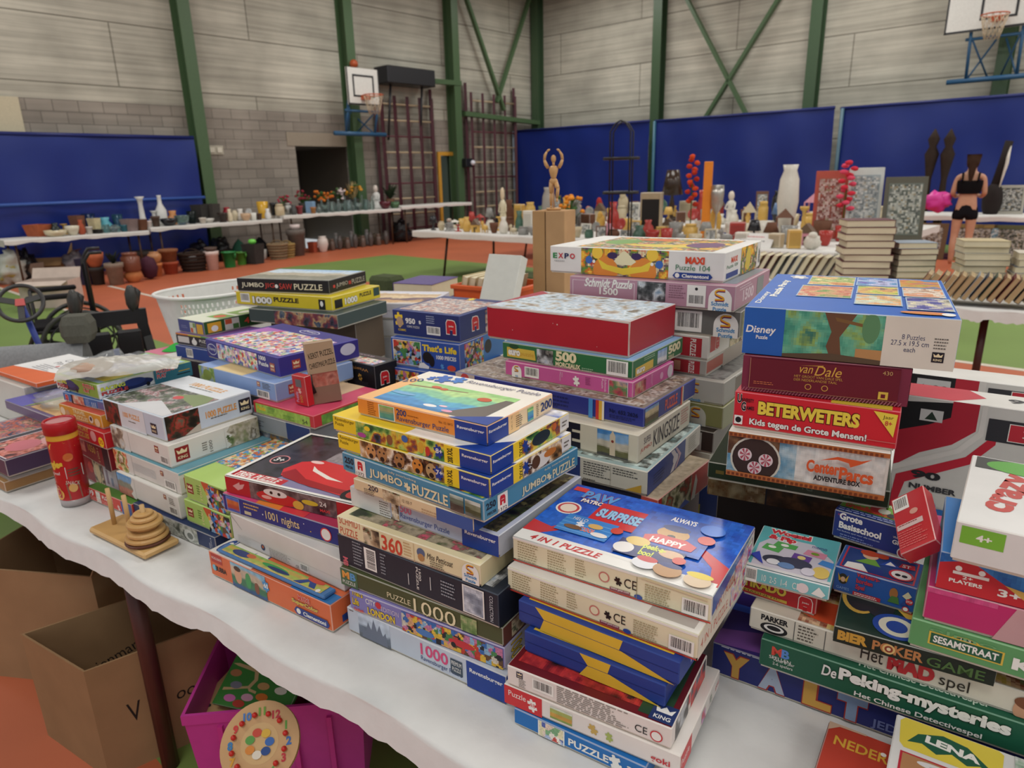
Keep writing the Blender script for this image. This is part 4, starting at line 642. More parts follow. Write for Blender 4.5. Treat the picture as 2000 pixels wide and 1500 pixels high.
mb = MB().use('plastic'); mb.box(-.17, -.026, 0, .17, .006, .009, '#4a7ab0', .003); mb.M = Matrix.Translation((0, -.01, 0)); decals(mb, .34, .032, .0095, 'T', [('pic', .04, .08, .96, .92, 'land', ['#88b050', '#c8a858', '#a8b858', '#c8b070'], 6), ('e', .2, .5, .09, .3, '#34447a'), ('e', .28, .6, .04, .2, '#c86a40'), ('e', .52, .5, .12, .2, '#3a9a50'), ('e', .56, .4, .1, .16, '#22386a'), ('p', [(.72, .15), (.8, .8), (.86, .8), (.9, .2), (.85, .2), (.82, .6), (.78, .15)], '#2a4488'), ('e', .85, .85, .07, .2, '#c84a38'), ('ci', .93, .2, .16, 'W')]); mb.build('lid', t)
pbox('T3', 'cardboard_box', 'plain white upturned box with a bar code under the 1001 nights game', 'box', '#d9d5d0', dict(F=[('p', [(0, .9), (.1, .55), (.105, .55), (.005, .95)], '#a8a4a0'), ('r', .1, .36, 1, .365, '#bcb8b4'), fine(.05, .3, .14, 6, .05, '#c8c4be'), ('ci', .3, .26, .1, '#3a4a6a'), ('ci', .3, .28, .05, '#c86a38'), fine(.36, .32, .2, 6, .05, '#a8a49e'), tx('CE', .6, .1, .09, '#5a5854', w=.025), ('bar', .64, .08, .71, .33)]))
pbox('T2', 'board_game_box', 'dark blue board game box reading 1001 nights', 'board game', dict({'*': '#27307e'}, T='#b8385a'), dict(F=[('r', .03, .12, .15, .92, '#7aa0d8'), ('pic', .035, .15, .145, .89, 'land', ['#3a6ac0', '#c86a38', '#b04a38', '#3a58b0'], 5), fine(.19, .75, .14, 2, .18, '#d8b060'), ('r', .19, .22, .25, .4, '#c8c0a0'), ('ci', .355, .5, .04, 'W'), tx('1001 nights', .38, .2, .56, '#e0c890', w=.28, b=.01), ('ci', .75, .4, .03, 'yl'), ('ci', .7, .7, .03, 'W'), ('ci', .87, .5, .34, '#d83a3a'), ('ci', .87, .5, .28, 'W')], T=[('p', [(0, 0), (.3, 0), (.1, 1), (0, 1)], '#d8487a'), ('p', [(.3, 0), (.5, 0), (.3, 1), (.1, 1)], '#e88a38'), ('p', [(.5, 0), (.7, 0), (.6, 1), (.3, 1)], '#d83a48')]))
CAR = [('pic', .03, .03, .97, .97, 'fine', ['#232327', '#34343a', '#3e3c46', '#28282e'], 5, .006), ('p', [(.3, .03), (.97, .03), (.97, .7), (.6, .72), (.45, .6)], '#8a84a8'), ('pic', .42, .55, .97, .74, 'fine', ['#6a6468', '#9a9498', '#7a7478'], 6), ('r', .0, .03, .42, .13, '#c42632'), tx('TREFL PUZZLE', .04, .045, .075, 'W', w=.34, sh=.25, b=.03), ('ci', .14, .42, .085, '#d88a8a'), ('ci', .14, .42, .072, '#1c1c20'), tx('3+', .105, .385, .07, 'W', w=.07, b=.02),
  ('p', [(.5, .88), (.52, .83), (.62, .76), (.9, .78), (.93, .86), (.9, .89), (.7, .9)], '#b82a32'), tx('CARS', .6, .8, .06, 'W', w=.2, b=.03), tx('Disney PIXAR', .64, .92, .035, 'W', w=.16), ('p', [(.62, .76), (.8, .78), (.7, .66)], '#c8c8cc'), tx('3', .68, .7, .06, '#28282c', w=.05, b=.03),
  ('p', [(.27, .28), (.3, .45), (.42, .54), (.6, .52), (.8, .6), (.93, .52), (.97, .4), (.97, .1), (.85, .07), (.5, .12), (.32, .18)], '#d83236'), ('p', [(.3, .22), (.34, .32), (.5, .2), (.75, .16), (.97, .16), (.97, .08), (.6, .1), (.35, .16)], '#a01c24'), ('p', [(.42, .42), (.46, .34), (.62, .26), (.74, .26), (.62, .3), (.48, .37)], '#f0e8e0'), ('e', .4, .49, .05, .025, '#f4d0cc'), ('e', .85, .34, .06, .03, '#f4c8c4'), ('p', [(.62, .55), (.72, .5), (.92, .56), (.9, .62), (.7, .6)], '#e0dcd8'), ('ci', .9, .12, .1, 'K'), ('ci', .9, .12, .06, '#c83a38'), ('r', 0, 0, 1, .03, 'W'), ('r', 0, .97, 1, 1, 'W'), ('r', 0, 0, .03, 1, 'W'), ('r', .97, 0, 1, 1, 'W')]
pbox('T1', PB, 'black and red puzzle box with a red racing car, beside the yellow boxes', JP, dict({'*': '#b0202c'}, T='#2a2a2e'), dict(F=[('r', 0, 0, .25, 1, '#b3202c'), ('p', [(.06, .5), (.12, .8), (.12, .65), (.16, .75), (.14, .45), (.1, .3)], '#d8a0a0'), ('pic', .2, 0, .85, 1, 'fine', ['#3a3438', '#7a6a6a', '#4a3c40', '#241c20'], 5), ('e', .42, .35, .17, .35, '#c4282e'), ('e', .4, .62, .09, .22, '#e0d8d4'), ('e', .37, .62, .012, .09, 'K'), ('e', .43, .62, .012, .09, 'K'), ('e', .33, .3, .04, .1, '#e8b0a8'), ('e', .57, .25, .04, .25, '#d8b048'), ('e', .66, .55, .06, .14, '#d0b838'), tx('24', .73, .5, .26, 'W', w=.05), tx('MAXI', .73, .2, .16, '#d84040', w=.07, b=.03)], T=CAR), edge='#e8e4e0', m='gloss')
# ---- left stacks
KG = '#8e2226'
pbox('L7', PB, 'dark blue puzzle box with bare tree branches, lying behind the wooden ring toy', JP, '#22335c', dict(F=[('pic', .14, .03, .8, .97, 'fine', ['#b8bcb4', '#8a9088', '#c8ccc4', '#6a7068', '#3a3e3a'], 4), ('p', [(.16, .95), (.6, .5), (.16, .88)], '#3a3026'), ('p', [(.2, .6), (.55, .75), (.2, .55)], '#3a3026'), ('p', [(.3, .95), (.42, .4), (.32, .95)], '#3a3026'), ('e', .7, .45, .06, .35, '#d0d4d0'), ('e', .71, .42, .035, .2, '#7a807c'), ('t', '1000\nPUZZLE', .96, .1, .03, '#c8ccd8', dict(rot=90, w=.8)), ('t', 'PUZZLE 1000', .1, .85, .04, '#c8ccd8', dict(rot=-90, w=.75))]))
LW = '#dcdad4'
pbox('L6', PB, 'white puzzle box with a blue sky mountain picture in the left stack', JP, LW, dict(F=[('pic', 0, 0, .26, 1, 'land', ['#5a98d0', '#7aa8d0', '#8a8a7a', '#b87a6a', '#a86a60'], 4), ('p', [(.26, 0), (.22, .2), (.27, .4), (.23, .6), (.28, 1), (.3, 1), (.3, 0)], LW), ('king', .8, .78, .2, KG), ('bar', .84, .1, .97, .45), fine(.86, .8, .1, 4, .08)], T=[('r', 0, 0, 1, .1, 'W')]))
pbox('L3', PB, 'white puzzle box with a market crowd picture, third from top of the left stack', JP, '#d6d4ce', dict(F=[('pic', 0, 0, .22, 1, 'fine', 'food', 5), ('p', [(.2, 0), (.24, .2), (.2, .45), (.25, .7), (.21, 1), (.3, 1), (.3, 0)], '#d6d4ce')] + [('r', .3, .3 + .06 * i, .66, .315 + .06 * i, '#b8bcc0') for i in range(7)] + [('king', .76, .72, .22, KG), ('bar', .78, .1, .94, .5)], R=[('king', .1, .5, .5, '#b8342e'), ('r', 0, .9, 1, 1, '#7ab0c0')], T=[('r', 0, 0, 1, 1, '#6aa0b0')]))
pbox('L2', PB, 'white 1000 piece puzzle box with a torn edge forest picture', JP, '#dedcd6', dict(F=[('pic', 0, 0, .24, 1, 'fine', 'town', 6), ('p', [(.2, 0), (.25, .3), (.21, .6), (.26, 1), (.32, 1), (.32, 0)], '#dedcd6'), ('king', .8, .66, .3, KG), ('bar', .84, .1, .97, .45)], R=[('king', .13, .5, .6, KG), ('t', '1000', .45, .15, .035, '#6a6a68', dict(rot=90, w=.5)), fine(.34, .6, .06, 4, .1), ('pic', .62, 0, 1, 1, 'fine', ['#4a5a34', '#7a8a58', '#a8a088', '#c8c0b0', '#6a6048', '#d8d0c8'], 8), ('p', [(.6, 0), (.66, .15), (.61, .35), (.68, .55), (.62, .75), (.67, 1), (.6, 1)], '#dedcd6'), ('jig', .63, .5, .16, '#4a5a34')]))
LB = '#c3cedd'
pbox('L1', PB, 'pale blue 1000 piece puzzle box with a flower filled courtyard, topping the left stack', JP, LB, dict(F=[('pic', .02, .02, .28, .98, 'fine', ['#18140f', '#2a2018', '#3a3024', '#8a2c26', '#28341e', '#5a4a3a'], 4, .0024), ('r', .28, 0, .7, 1, '#d8dce2'), tx('1000 PUZZLE', .34, .5, .22, '#d8964a', w=.28, b=.03), fine(.42, .35, .16, 1, .1), ('king', .84, .42, .42, '#222436')], R=[('pic', .02, .02, .38, .98, 'fine', ['#14110d', '#241c14', '#343024', '#8a2c26', '#28341e', '#a83a30', '#6a6050'], 5, .0024), ('p', [(.38, 0), (.38, .35), (.2, .02)], '#b8b0a4'), tx('1000 PUZZLE', .45, .42, .28, '#d8964a', w=.36, b=.03), fine(.5, .35, .25, 1, .1), ('king', .91, .5, .55, '#222436')],
  T=[('pic', .02, .02, .98, .64, 'fine', ['#20201a', '#2a3420', '#4a5a3a', '#6a6a60', '#3a3a34', '#a8a8a0', '#8a4a50', '#c8b8bc', '#5a6a48'], 6, .0026), ('p', [(.3, .02), (.98, .02), (.98, .12), (.55, .3)], '#c8c8ca'), ('p', [(.5, .5), (.72, .64), (.9, .64), (.98, .5), (.98, .35)], '#7a8a58'), ('e', .6, .45, .06, .05, '#c83a3e'), ('r', 0, .64, 1, 1, '#dfe3e8'), tx('1000 PUZZLE', .3, .78, .1, '#d8a05a', w=.52, b=.04), fine(.36, .74, .4, 1, .04)]))
LG = '#a9c86a'
for key, lab in (('G2', 'light green comic puzzle box under an identical one, beside the left stack'), ('G1', 'light green comic puzzle box lying directly on another green one')):
    pbox(key, PB, lab, JP, LG, dict(F=[('king', .12, .5, .38, KG), ('t', '1000', .42, .2, .05, '#e8d8a0', dict(rot=90, w=.6)), fine(.3, .7, .08, 4, .1, '#6a8a3a'), ('pic', .52, 0, 1, .92, 'jum', 'comic', 5, .0026), ('p', [(.5, 0), (.55, .3), (.52, .6), (.56, .92), (.5, .92)], LG), ('p', [(.45, .9), (.52, .6), (.56, .85), (.6, .7), (.62, 1), (.45, 1)], '#c85a38')], T=[('pic', .0, .32, .92, 1, 'jum', ['#5a9ad0', '#e0a868', '#c86a38', '#e8d8b8', '#4a78b0', '#7ab060', '#d8c0a0'], 7), ('p', [(.55, .3), (.6, .16), (.66, .28), (.74, .12), (.78, .3)], '#c85a38')]), edge='#c0dc88')
pbox('M7', PB, 'flat red 99 piece puzzle box with a green top behind the wooden ring toy', JP, dict({'*': '#cf4438'}, T='#5a8a3a'), dict(F=[tx('99', .04, .45, .45, 'W', w=.13, b=.03), ('pic', .22, .1, .32, .95, 'fine', ['#d8d8a0', '#e8e8e0', '#a8b070'], 4), tx('PUZZLE', .36, .5, .3, 'W', w=.24, b=.02), fine(.06, .35, .6, 3, .12, '#e8a8a0'), ('r', .78, 0, 1, 1, '#3a5a9a'), ('jig', .72, .35, .3, '#e8c0b8')]))
pbox('M6', PB, 'dark red picture puzzle box standing behind the red crisps tube', JP, '#8c2a30', dict(F=[('r', 0, .1, .1, .9, 'K'), ('r', .02, .3, .08, .55, 'W'), ('ci', .28, .6, .2, '#b8403a'), ('pic', .36, .02, .62, .98, 'fine', ['#181410', '#e0d0a8', '#2a2018', '#b89878'], 4), ('e', .48, .5, .06, .35, '#dcc898'), ('r', .64, 0, 1, 1, '#c8c8cc'), ('r', .7, .3, .76, .8, '#8a7a8a'), ('r', .82, .3, .88, .6, '#8a9ab0')]))
pbox('M5', PB, 'dark red puzzle box with gold 1050 on its side', JP, '#8a2028', dict(F=[('r', 0, .1, .12, .9, '#2a1a3a'), ('pic', .14, .3, .36, .8, 'fine', ['#a84a40', '#c87a68', '#8a2a2a'], 5), tx('1050', .44, .45, .34, '#d8a048', w=.2, b=.02), ('t', '1001', .74, .2, .05, '#c8a070', dict(rot=90, w=.6)), ('r', .84, 0, 1, 1, '#3a1c24')]))
pbox('M4', PB, 'bright red memory puzzle box with a yellow 35 circle', JP, '#c2242c', dict(F=[('p', [(.0, .75), (.08, .35), (.16, .85)], '#2a2a2e'), ('p', [(.02, .72), (.08, .42), (.13, .8)], 'W'), tx('MEMORY\nPUZZLES', .22, .3, .26, '#e0b048', w=.4, b=.03), ('ci', .17, .4, .22, '#d89040'), ('e', .72, .6, .07, .32, '#e0a0a0'), ('ci', .9, .4, .3, 'yl'), tx('35', .855, .28, .26, '#c2242c', w=.09, b=.02)]))
pbox('M3', PB, 'mustard orange travel puzzle box with a red lid', JP, dict({'*': '#d89a34'}, T='#d2573a'), dict(F=[('e', .08, .5, .06, .3, '#e8d8b8'), ('e', .2, .4, .05, .3, '#c8a078'), tx('TRAVEL\nPUZZLES', .34, .2, .26, '#f0e0b0', w=.34, b=.03), ('ci', .76, .5, .28, '#e8e0d0'), ('ci', .76, .55, .16, '#5a3a3a'), ('e', .9, .4, .06, .3, '#e8d0a8')]))
pbox('M2', PB, 'narrow blue puzzle box with a red elephant badge below the racing puzzle', JP, '#3a72b4', dict(F=[('jum', .09, .5, .6), ('r', .2, .08, .24, .95, 'K'), ('pic', .24, .08, .5, .95, 'fine', ['#d8c0a0', '#c85a48', '#e8d8c0', '#7a98b8'], 6), fine(.54, .8, .1, 6, .13, '#a8c0e0'), ('ln', .68, .15, .7, 3, .04, '#c8d8f0', 1), fine(.82, .8, .16, 6, .12, '#a87a98')]))
RAC = [('pic', 0, 0, .3, 1, 'fine', ['#c8d4dc', '#e0e4e4', '#a8b8c0'], 4), ('e', .36, .45, .2, .3, '#1c2a5a'), ('e', .36, .6, .12, .25, '#2a3c78'), ('ci', .28, .25, .14, 'K'), ('ci', .5, .25, .14, 'K'), tx('RACING', .03, .5, .24, '#d8e04a', w=.24, b=.04, ol='#1c2a50'), tx('PUZZLE', .03, .22, .22, '#c84a40', w=.26, b=.04, ol='#1c2a50')] + [('r', .03 + .03 * i, .04 + .06 * (i % 2), .06 + .03 * i, .1 + .06 * (i % 2), 'K') for i in range(8)]
pbox('M1', PB, 'green and blue racing car puzzle box under the clear plastic bag', JP, dict({'*': '#8ab048'}, R='#dfe0da'), dict(F=RAC + [tx('PUZZLE &\nPLAY', .68, .32, .2, '#d83a40', w=.26, b=.04, ol='W')], R=[(q[0],) + tuple(q[1:]) for q in RAC] + [('r', .57, 0, 1, 1, '#3a7a8a'), tx('PUZZLE &\nPLAY', .6, .4, .22, '#d83a40', w=.2, b=.04, ol='W'), ('r', .82, .3, .97, .36, 'K'), ('r', .84, .5, .97, .56, '#c8a838')],
  T=[('r', .04, .04, .96, .96, '#a8c8d8'), ('pic', .06, .06, .6, .94, 'fine', ['#e0e4e8', '#4a6ab0', '#c8d0d8', '#1c2a5a'], 4), ('r', .7, .1, .95, .4, '#e8d84a')]))
# ---- middle back stacks
DP = '#3a3486'
pbox('K9', PB, 'large dark puzzle box at the base of the stack below the pink box', JP, '#2a2a38', {})
pbox('K8', PB, 'dark multicoloured puzzle box, second under the pink and green one', JP, '#3a3a4a', dict(F=[('pic', .05, .05, .95, .95, 'fine', ['#26304a', '#b88a48', '#6a88a8', '#c8c8c8', '#8a4a5a'], 5)]))
pbox('K7', PB, 'grey puzzle box with a navy end right under the pink and green one', JP, '#8e949a', dict(F=[('r', .68, 0, 1, 1, '#243a72'), fine(.1, .6, .3, 3, .14, '#5a6068')]))
pbox('K6', PB, 'pink topped puzzle box with torn green sides and red edges', JP, dict({'*': '#c8343c'}, T='#cf4a68'), dict(F=[('pic', .04, .14, .94, .86, 'fine', ['#8ab048', '#a8c85a', '#9abc50'], 5), tx('Puzzle', .07, .4, .3, 'yl', w=.14, b=.03, ol='#a8862a'), fine(.24, .7, .14, 4, .12, '#5a8a38'), fine(.5, .45, .2, 3, .12, '#5a8a38'), tx('54', .82, .25, .3, '#3a3a2a', w=.08)], R=[('pic', .1, .14, .95, .86, 'fine', ['#8ab048', '#6a9a40', '#5a8040'], 6)], T=[('r', .2, .5, .7, 1, '#d8b890')]), edge='#d8606a')
pbox('K5', PB, 'light blue puzzle box with a bar code standing on the pink topped box', JP, '#8ba6d6', dict(F=[('pic', 0, .2, .22, 1, 'fine', ['#6a8a40', '#a8b868', '#8ba6d6', '#c8c090'], 5), ('e', .12, .55, .06, .3, '#8a9a48'), ('king', .8, .78, .26, '#a8584a'), ('bar', .77, .08, .92, .48), fine(.85, .85, .1, 4, .08)], R=[('king', .2, .5, .5, '#a8423a')], T=[('r', .2, 0, .6, .3, '#e0c890')]))
pbox('K4', PB, 'blue puzzle box beneath the black one beside the white basket', JP, '#2c4a92', dict(F=[('bar', .2, .2, .32, .9)]))
pbox('K10', PB, 'dark box filling the base of the stack beside the white basket', JP, '#2a2c34', {})
pbox('K2', PB, 'black puzzle box with a rainbow lid edge under the small green box', JP, dict({'*': '#26242c'}, T='#7a4a9a'), dict(F=[('r', 0, .86, .25, 1, '#d8803a'), ('r', .25, .86, .5, 1, '#c8b840'), ('r', .5, .86, .75, 1, '#5a9a48'), ('r', .04, .25, .26, .75, '#d8d4d0'), ('e', .36, .4, .05, .25, 'W'), ('ci', .36, .68, .1, 'W'), tx('PUZZLES', .46, .45, .24, 'W', w=.26, b=.02), fine(.46, .3, .24, 2, .1, '#8a8a90')]))
pbox('K1', PB, 'small green and blue children puzzle box with a 4, on the far left stack', JP, dict({'*': '#2f5a2c'}, F='#40508e', T='#e0e4d0'), dict(F=[('r', .46, .1, .68, .85, '#c8d0b8'), ('r', .48, .12, .57, .45, '#c85a38'), ('r', .58, .5, .67, .82, '#7a9a58'), ('r', .72, .1, .95, .8, '#d8a83a'), fine(.12, .5, .25, 2, .12, '#8a94c0')], R=[('r', .05, .15, .25, .85, '#e0a832'), ('e', .15, .42, .05, .22, 'W'), ('r', .3, .1, .52, .9, '#d8d8c8'), ('r', .31, .52, .41, .88, '#c85a38'), ('r', .42, .12, .51, .48, '#4a7a3a'), tx('4', .6, .3, .45, '#d8503a', w=.08, b=.03), fine(.72, .5, .2, 2, .12, '#7aa078')], T=[('r', .45, .25, .98, .48, '#7aa848'), ('e', .7, .36, .15, .08, '#d85a38'), ('r', .45, .55, .98, .95, '#88a858'), ('e', .75, .75, .12, .12, '#e0e0d0')]))
pbox('K3', PB, 'purple 1000 piece puzzle box with a pastel crowd picture beside the paper bag', JP, DP, dict(F=[('e', .09, .5, .07, .3, '#d8d8e8'), ('e', .09, .5, .064, .26, DP), tx('Disney', .035, .4, .22, 'W', w=.11, sh=.2), ('pic', .17, .1, .73, .92, 'jum', 'pastel', 5, .0028), tx('1000\nPuzzle', .75, .4, .18, 'W', w=.12, b=.03), ('king', .92, .45, .42, '#a8584a')], R=[('king', .2, .5, .45, '#a8423a'), ('t', '1000\nPuzzle', .45, .85, .05, 'W', dict(rot=-90, w=.5)), ('e', .85, .6, .1, .3, '#c8c8dc')],
  T=[('pic', .04, .05, .97, .76, 'jum', 'pastel', 6, .003), ('p', [(.04, .05), (.1, .5), (.3, .76), (.04, .76)], '#b06ab8'), ('e', .5, .88, .12, .07, '#d8d8e8'), ('e', .5, .88, .11, .06, DP), tx('Disney', .42, .86, .06, 'W', w=.16, sh=.2)]), edge='#4a44a0')
pbox('V2', PB, 'dark box under the navy one, beside the central stack', JP, '#23252c', {})
pbox('V1', PB, 'navy puzzle box with a yellow jigsaw mark under the black mystery puzzle', JP, '#2a3a70', dict(F=[('jig', .75, .5, .5, '#e0c040')]))
pbox('Wg', PB, 'tall black mystery puzzle box printed upside down with a bar code', JP, '#1b1a1d', dict(F=[('bar', .04, .5, .24, .86), ('r', .35, .1, .352, .95, '#3a3a3e'), fine(.38, .85, .2, 6, .05, '#b0aeac'), tx('Wasgij', .9, .9, .1, '#c08a4a', w=.26, rot=180, b=.02), ('jig', .76, .62, .13, '#d8a84a'), ('jig', .76, .62, .06, '#1b1a1d'), ('bar', .36, .2, .54, .42), ('r', .36, .1, .54, .19, '#b8384a'), ('ci', .6, .28, .04, '#8a9a6a'), fine(.66, .5, .28, 10, .035, '#4a4a50')], R=[('jum', .42, .62, .42)], T=[('pic', .04, .05, .96, .62, 'jum', 'pastel', 9, .003), ('r', .04, .7, .9, .92, '#3a1c24'), tx('WASGIJ', .2, .74, .12, '#c8b0b8', w=.5)]), edge='#5a5a5e')
pbox('J5', PB, 'large dark box at the bottom of the stack with black lettered puzzles', JP, '#3a3230', {}); pbox('J4', PB, 'deep brown box under the three flat puzzles near the red crate', JP, '#5a4a3a', {})
pbox('J3', PB, 'dark green picture puzzle box under the yellow 1000 puzzle', JP, '#3a4a4a', dict(F=[('pic', .3, 0, 1, 1, 'fine', 'mid', 5)]))
pbox('J2', PB, 'yellow 1000 piece puzzle box under the black one', JP, '#dcc62c', dict(F=[('bar', .05, .25, .15, .9), tx('1000', .18, .22, .5, 'W', w=.21, b=.05, ol='K', ow=.05), tx('PUZZLE', .41, .42, .34, '#26241c', w=.26, b=.04), fine(.2, .16, .18, 1, .1), ('r', .87, .1, .935, .8, 'K'), ('e', .9, .5, .015, .2, 'W')], R=[('r', .05, .15, .2, .75, 'K'), tx('1000', .25, .25, .45, 'W', w=.25, b=.04, ol='K'), tx('PUZZLE', .55, .5, .28, '#26241c', w=.25, b=.03), ('r', .85, .3, .98, .9, '#2a4a48')]))
pbox('J1', PB, 'black puzzle box with white and red jigsaw lettering, topping the back left stack', JP, dict({'*': '#1b1b1e'}, T='#a8a89c'), dict(F=[tx('JUMBO', .05, .28, .42, '#e8e0c4', w=.25, b=.01), tx('JIG', .31, .28, .42, '#c8423a', w=.11, b=.01), ('ci', .44, .48, .14, 'W'), tx('SAW', .47, .28, .42, '#c8423a', w=.14, b=.01), tx('PUZZLE', .63, .28, .42, '#e8e0c4', w=.3, b=.01)], R=[('r', .1, .4, .15, .6, '#c8423a'), tx('JUMBO', .18, .3, .36, '#b8b4a8', w=.3), ('r', .5, .35, .57, .6, '#a83a34'), tx('PUZZLE', .59, .3, .36, '#b8b4a8', w=.36)], T=[('pic', .02, .02, .98, .98, 'land', ['#a8c8e8', '#c8d8e4', '#b8b09c', '#8a8878', '#9a988c'], 8)]), edge='#6a6a66')
pbox('W3', PB, 'large plain box under the two white puzzle boxes', JP, '#b8b8b8', {})
pbox('W2', PB, 'plain white puzzle box under the desert landscape puzzle', JP, '#d9d8d6', dict(F=[('e', .1, .6, .12, .4, '#a8c070'), ('king', .72, .4, .22, KG), ('bar', .72, .0, .84, .25)]))
pbox('W1', PB, 'lilac white puzzle box with a desert landscape on its lid', JP, '#cfccd6', dict(F=[fine(.2, .7, .4, 5, .1, '#a8a4b0'), ('king', .86, .5, .3, '#c8b8a8')], T=[('pic', .03, .03, .97, .85, 'land', ['#d8dce4', '#c8a880', '#e0c8a0', '#6a4a58', '#c8a070', '#d8c8b8'], 9)]))
NB = '#26326c'
pbox('B5', PB, 'large blue box at the bottom of the stack beside the red box', JP, '#24305e', {}); pbox('B4', PB, 'plain blue box under the stack of comic puzzles', JP, '#2a3c7c', {})
pbox('B3', PB, 'blue comic puzzle box at eye level below the That-is-life puzzle', JP, '#2c52a8', dict(F=[('pic', .03, .1, .4, .9, 'jum', 'comic', 3)]))
pbox('B2', PB, 'blue comic puzzle box with a yellow slogan and 1000 pieces', JP, '#2d52a6', dict(F=[('r', .03, .06, .45, .94, 'W'), ('pic', .04, .08, .44, .92, 'jum', 'comic', 4, .0028), tx("That's Life", .47, .64, .24, 'yl', w=.49, b=.04), tx('1000 PIECES', .67, .4, .14, 'W', w=.28, b=.03), ('e', .54, .42, .07, .2, 'K'), ('e', .6, .3, .04, .2, 'K'), ('jig', .75, .16, .13, '#5a9ad8'), ('p', [(.4, .0), (.42, .18), (.48, .22), (.52, .15), (.56, .1), (.55, 0)], 'W'), ('e', .88, .14, .06, .1, '#e0523a')], R=[('pic', .1, .06, .5, .94, 'jum', 'comic', 6, .003), ('r', .5, 0, 1, 1, '#3a78b8'), ('e', .6, .55, .08, .25, 'K')]))
pbox('B1', PB, 'navy 950 piece comic puzzle box on top of the blue stack', JP, NB, dict(F=[('jig', .1, .62, .38, 'yl', .1), ('e', .11, .55, .05, .2, '#b89878'), tx('950', .2, .5, .22, 'W', w=.15, b=.04), ('jig', .42, .6, .1, 'W', .2), tx('COMIC PUZZLE', .22, .36, .08, 'W', w=.19), tx('COMIC', .08, .2, .08, 'yl', w=.12, b=.02), fine(.52, .85, .16, 4, .08, '#a8b0cc'), ('bar', .52, .18, .72, .5), ('jum', .88, .55, .5)], R=[('jum', .3, .55, .5), ('pic', .5, .08, 1, .92, 'jum', ['#b89888', '#c8b0a0', '#8a6a68', '#d8c8c0', '#5a5a7a'], 5)], T=[('pic', .06, .06, .94, .85, 'jum', ['#c8b0a8', '#d8c8c0', '#a88a88', '#8a8a98', '#c88a78', '#e0d8d0'], 7, .0028), ('jig', .5, .92, .1, 'yl')]), edge='#4a5690')
# ---- red box stack
pbox('R8', PB, 'brown red box at the bottom of the stack topped by the worn red box', JP, '#5a3430', {})
pbox('R7', PB, 'red framed painting puzzle box under the white and blue 2000 puzzle', JP, dict({'*': '#c2544a'}, T='#b8a890'), dict(R=[('pic', .05, .0, .62, 1, 'fine', ['#3a3a2a', '#8a8a60', '#c8c0a0', '#5a5038', '#a83a2a', '#7a8a68'], 5), ('r', 0, 0, .06, 1, '#b02a2a'), ('p', [(.3, 0), (.5, .25), (.6, 0)], '#5a6ab0'), ('p', [(.62, 0), (.7, .9), (.74, .6), (.7, 0)], '#d0ccc0')], T=[('pic', .6, .05, .98, .95, 'fine', ['#b8a890', '#a89880', '#c8b8a0'], 4)], F=[('r', 0, 0, .9, 1, '#22243a')]))
pbox('R6', PB, 'white and blue 2000 piece puzzle box with a flower emblem on its side', JP, dict({'*': '#cfccc0'}, T='#a8c0c0'), dict(F=[('r', 0, 0, .62, 1, '#2c3e7a'), tx('2000', .4, .3, .3, '#1c2a58', w=.1, b=.03), fine(.64, .82, .16, 6, .1, '#5a5a58'), ('r', .795, .1, .798, .9, '#a8a498'), fine(.81, .82, .14, 3, .1, '#5a5a58'), ('p', [(.88, .08), (.97, .42), (.97, .08)], '#c8a040'), fine(.64, .12, .08, 1, .1)], R=[('r', 0, .0, .68, 1, '#2c4288'), ('p', [(.4, .05), (.48, .5), (.4, .95), (.46, .95), (.54, .5), (.46, .05)], '#d8d4dc'), ('p', [(.48, .05), (.56, .5), (.48, .95), (.51, .95), (.6, .5), (.51, .05)], '#c8a8b8'), ('e', .49, .5, .05, .2, '#d8d4dc'), fine(.1, .6, .2, 4, .12, '#1c2a58'), fine(.75, .8, .18, 7, .1, '#a8a498')], T=[('pic', .6, .05, .98, .95, 'fine', ['#a8c4c4', '#c8d8d4', '#3a3a34', '#88a8a8'], 6)]))
pbox('R5', PB, 'cream extra large puzzle box with tall black letters and a clock tower', JP, '#d9d2bf', dict(F=[('p', [(.40, .06), (.40, .16), (.5, .9), (.425, .9), (.42, .75), (.4, .75), (.4, .96), (.56, .96), (.56, .88), (.47, .14), (.55, .14), (.55, .3), (.57, .3), (.57, .06)], '#1c1a2a'), tx('E', .6, .06, .9, '#1c1a2a', w=.085, b=.06), ('pic', .78, .05, .95, .95, 'land', ['#4a88c8', '#88b0d8', '#c8c0b0', '#6a6a48', '#48484a'], 5), ('p', [(.85, .1), (.85, .8), (.865, .98), (.88, .8), (.88, .1)], '#d8c8b0'), ('ci', .865, .6, .05, '#8a3a30')], R=[tx('SUPER', .1, .55, .22, '#4a3a50', w=.12), tx('JUMBO', .04, .3, .16, '#c84a40', w=.2, sh=.2), tx('KINGSIZE', .27, .22, .6, '#2a1c2c', w=.5), fine(.8, .8, .16, 6, .1, '#c88a80')]))
PUB = '#2c3486'
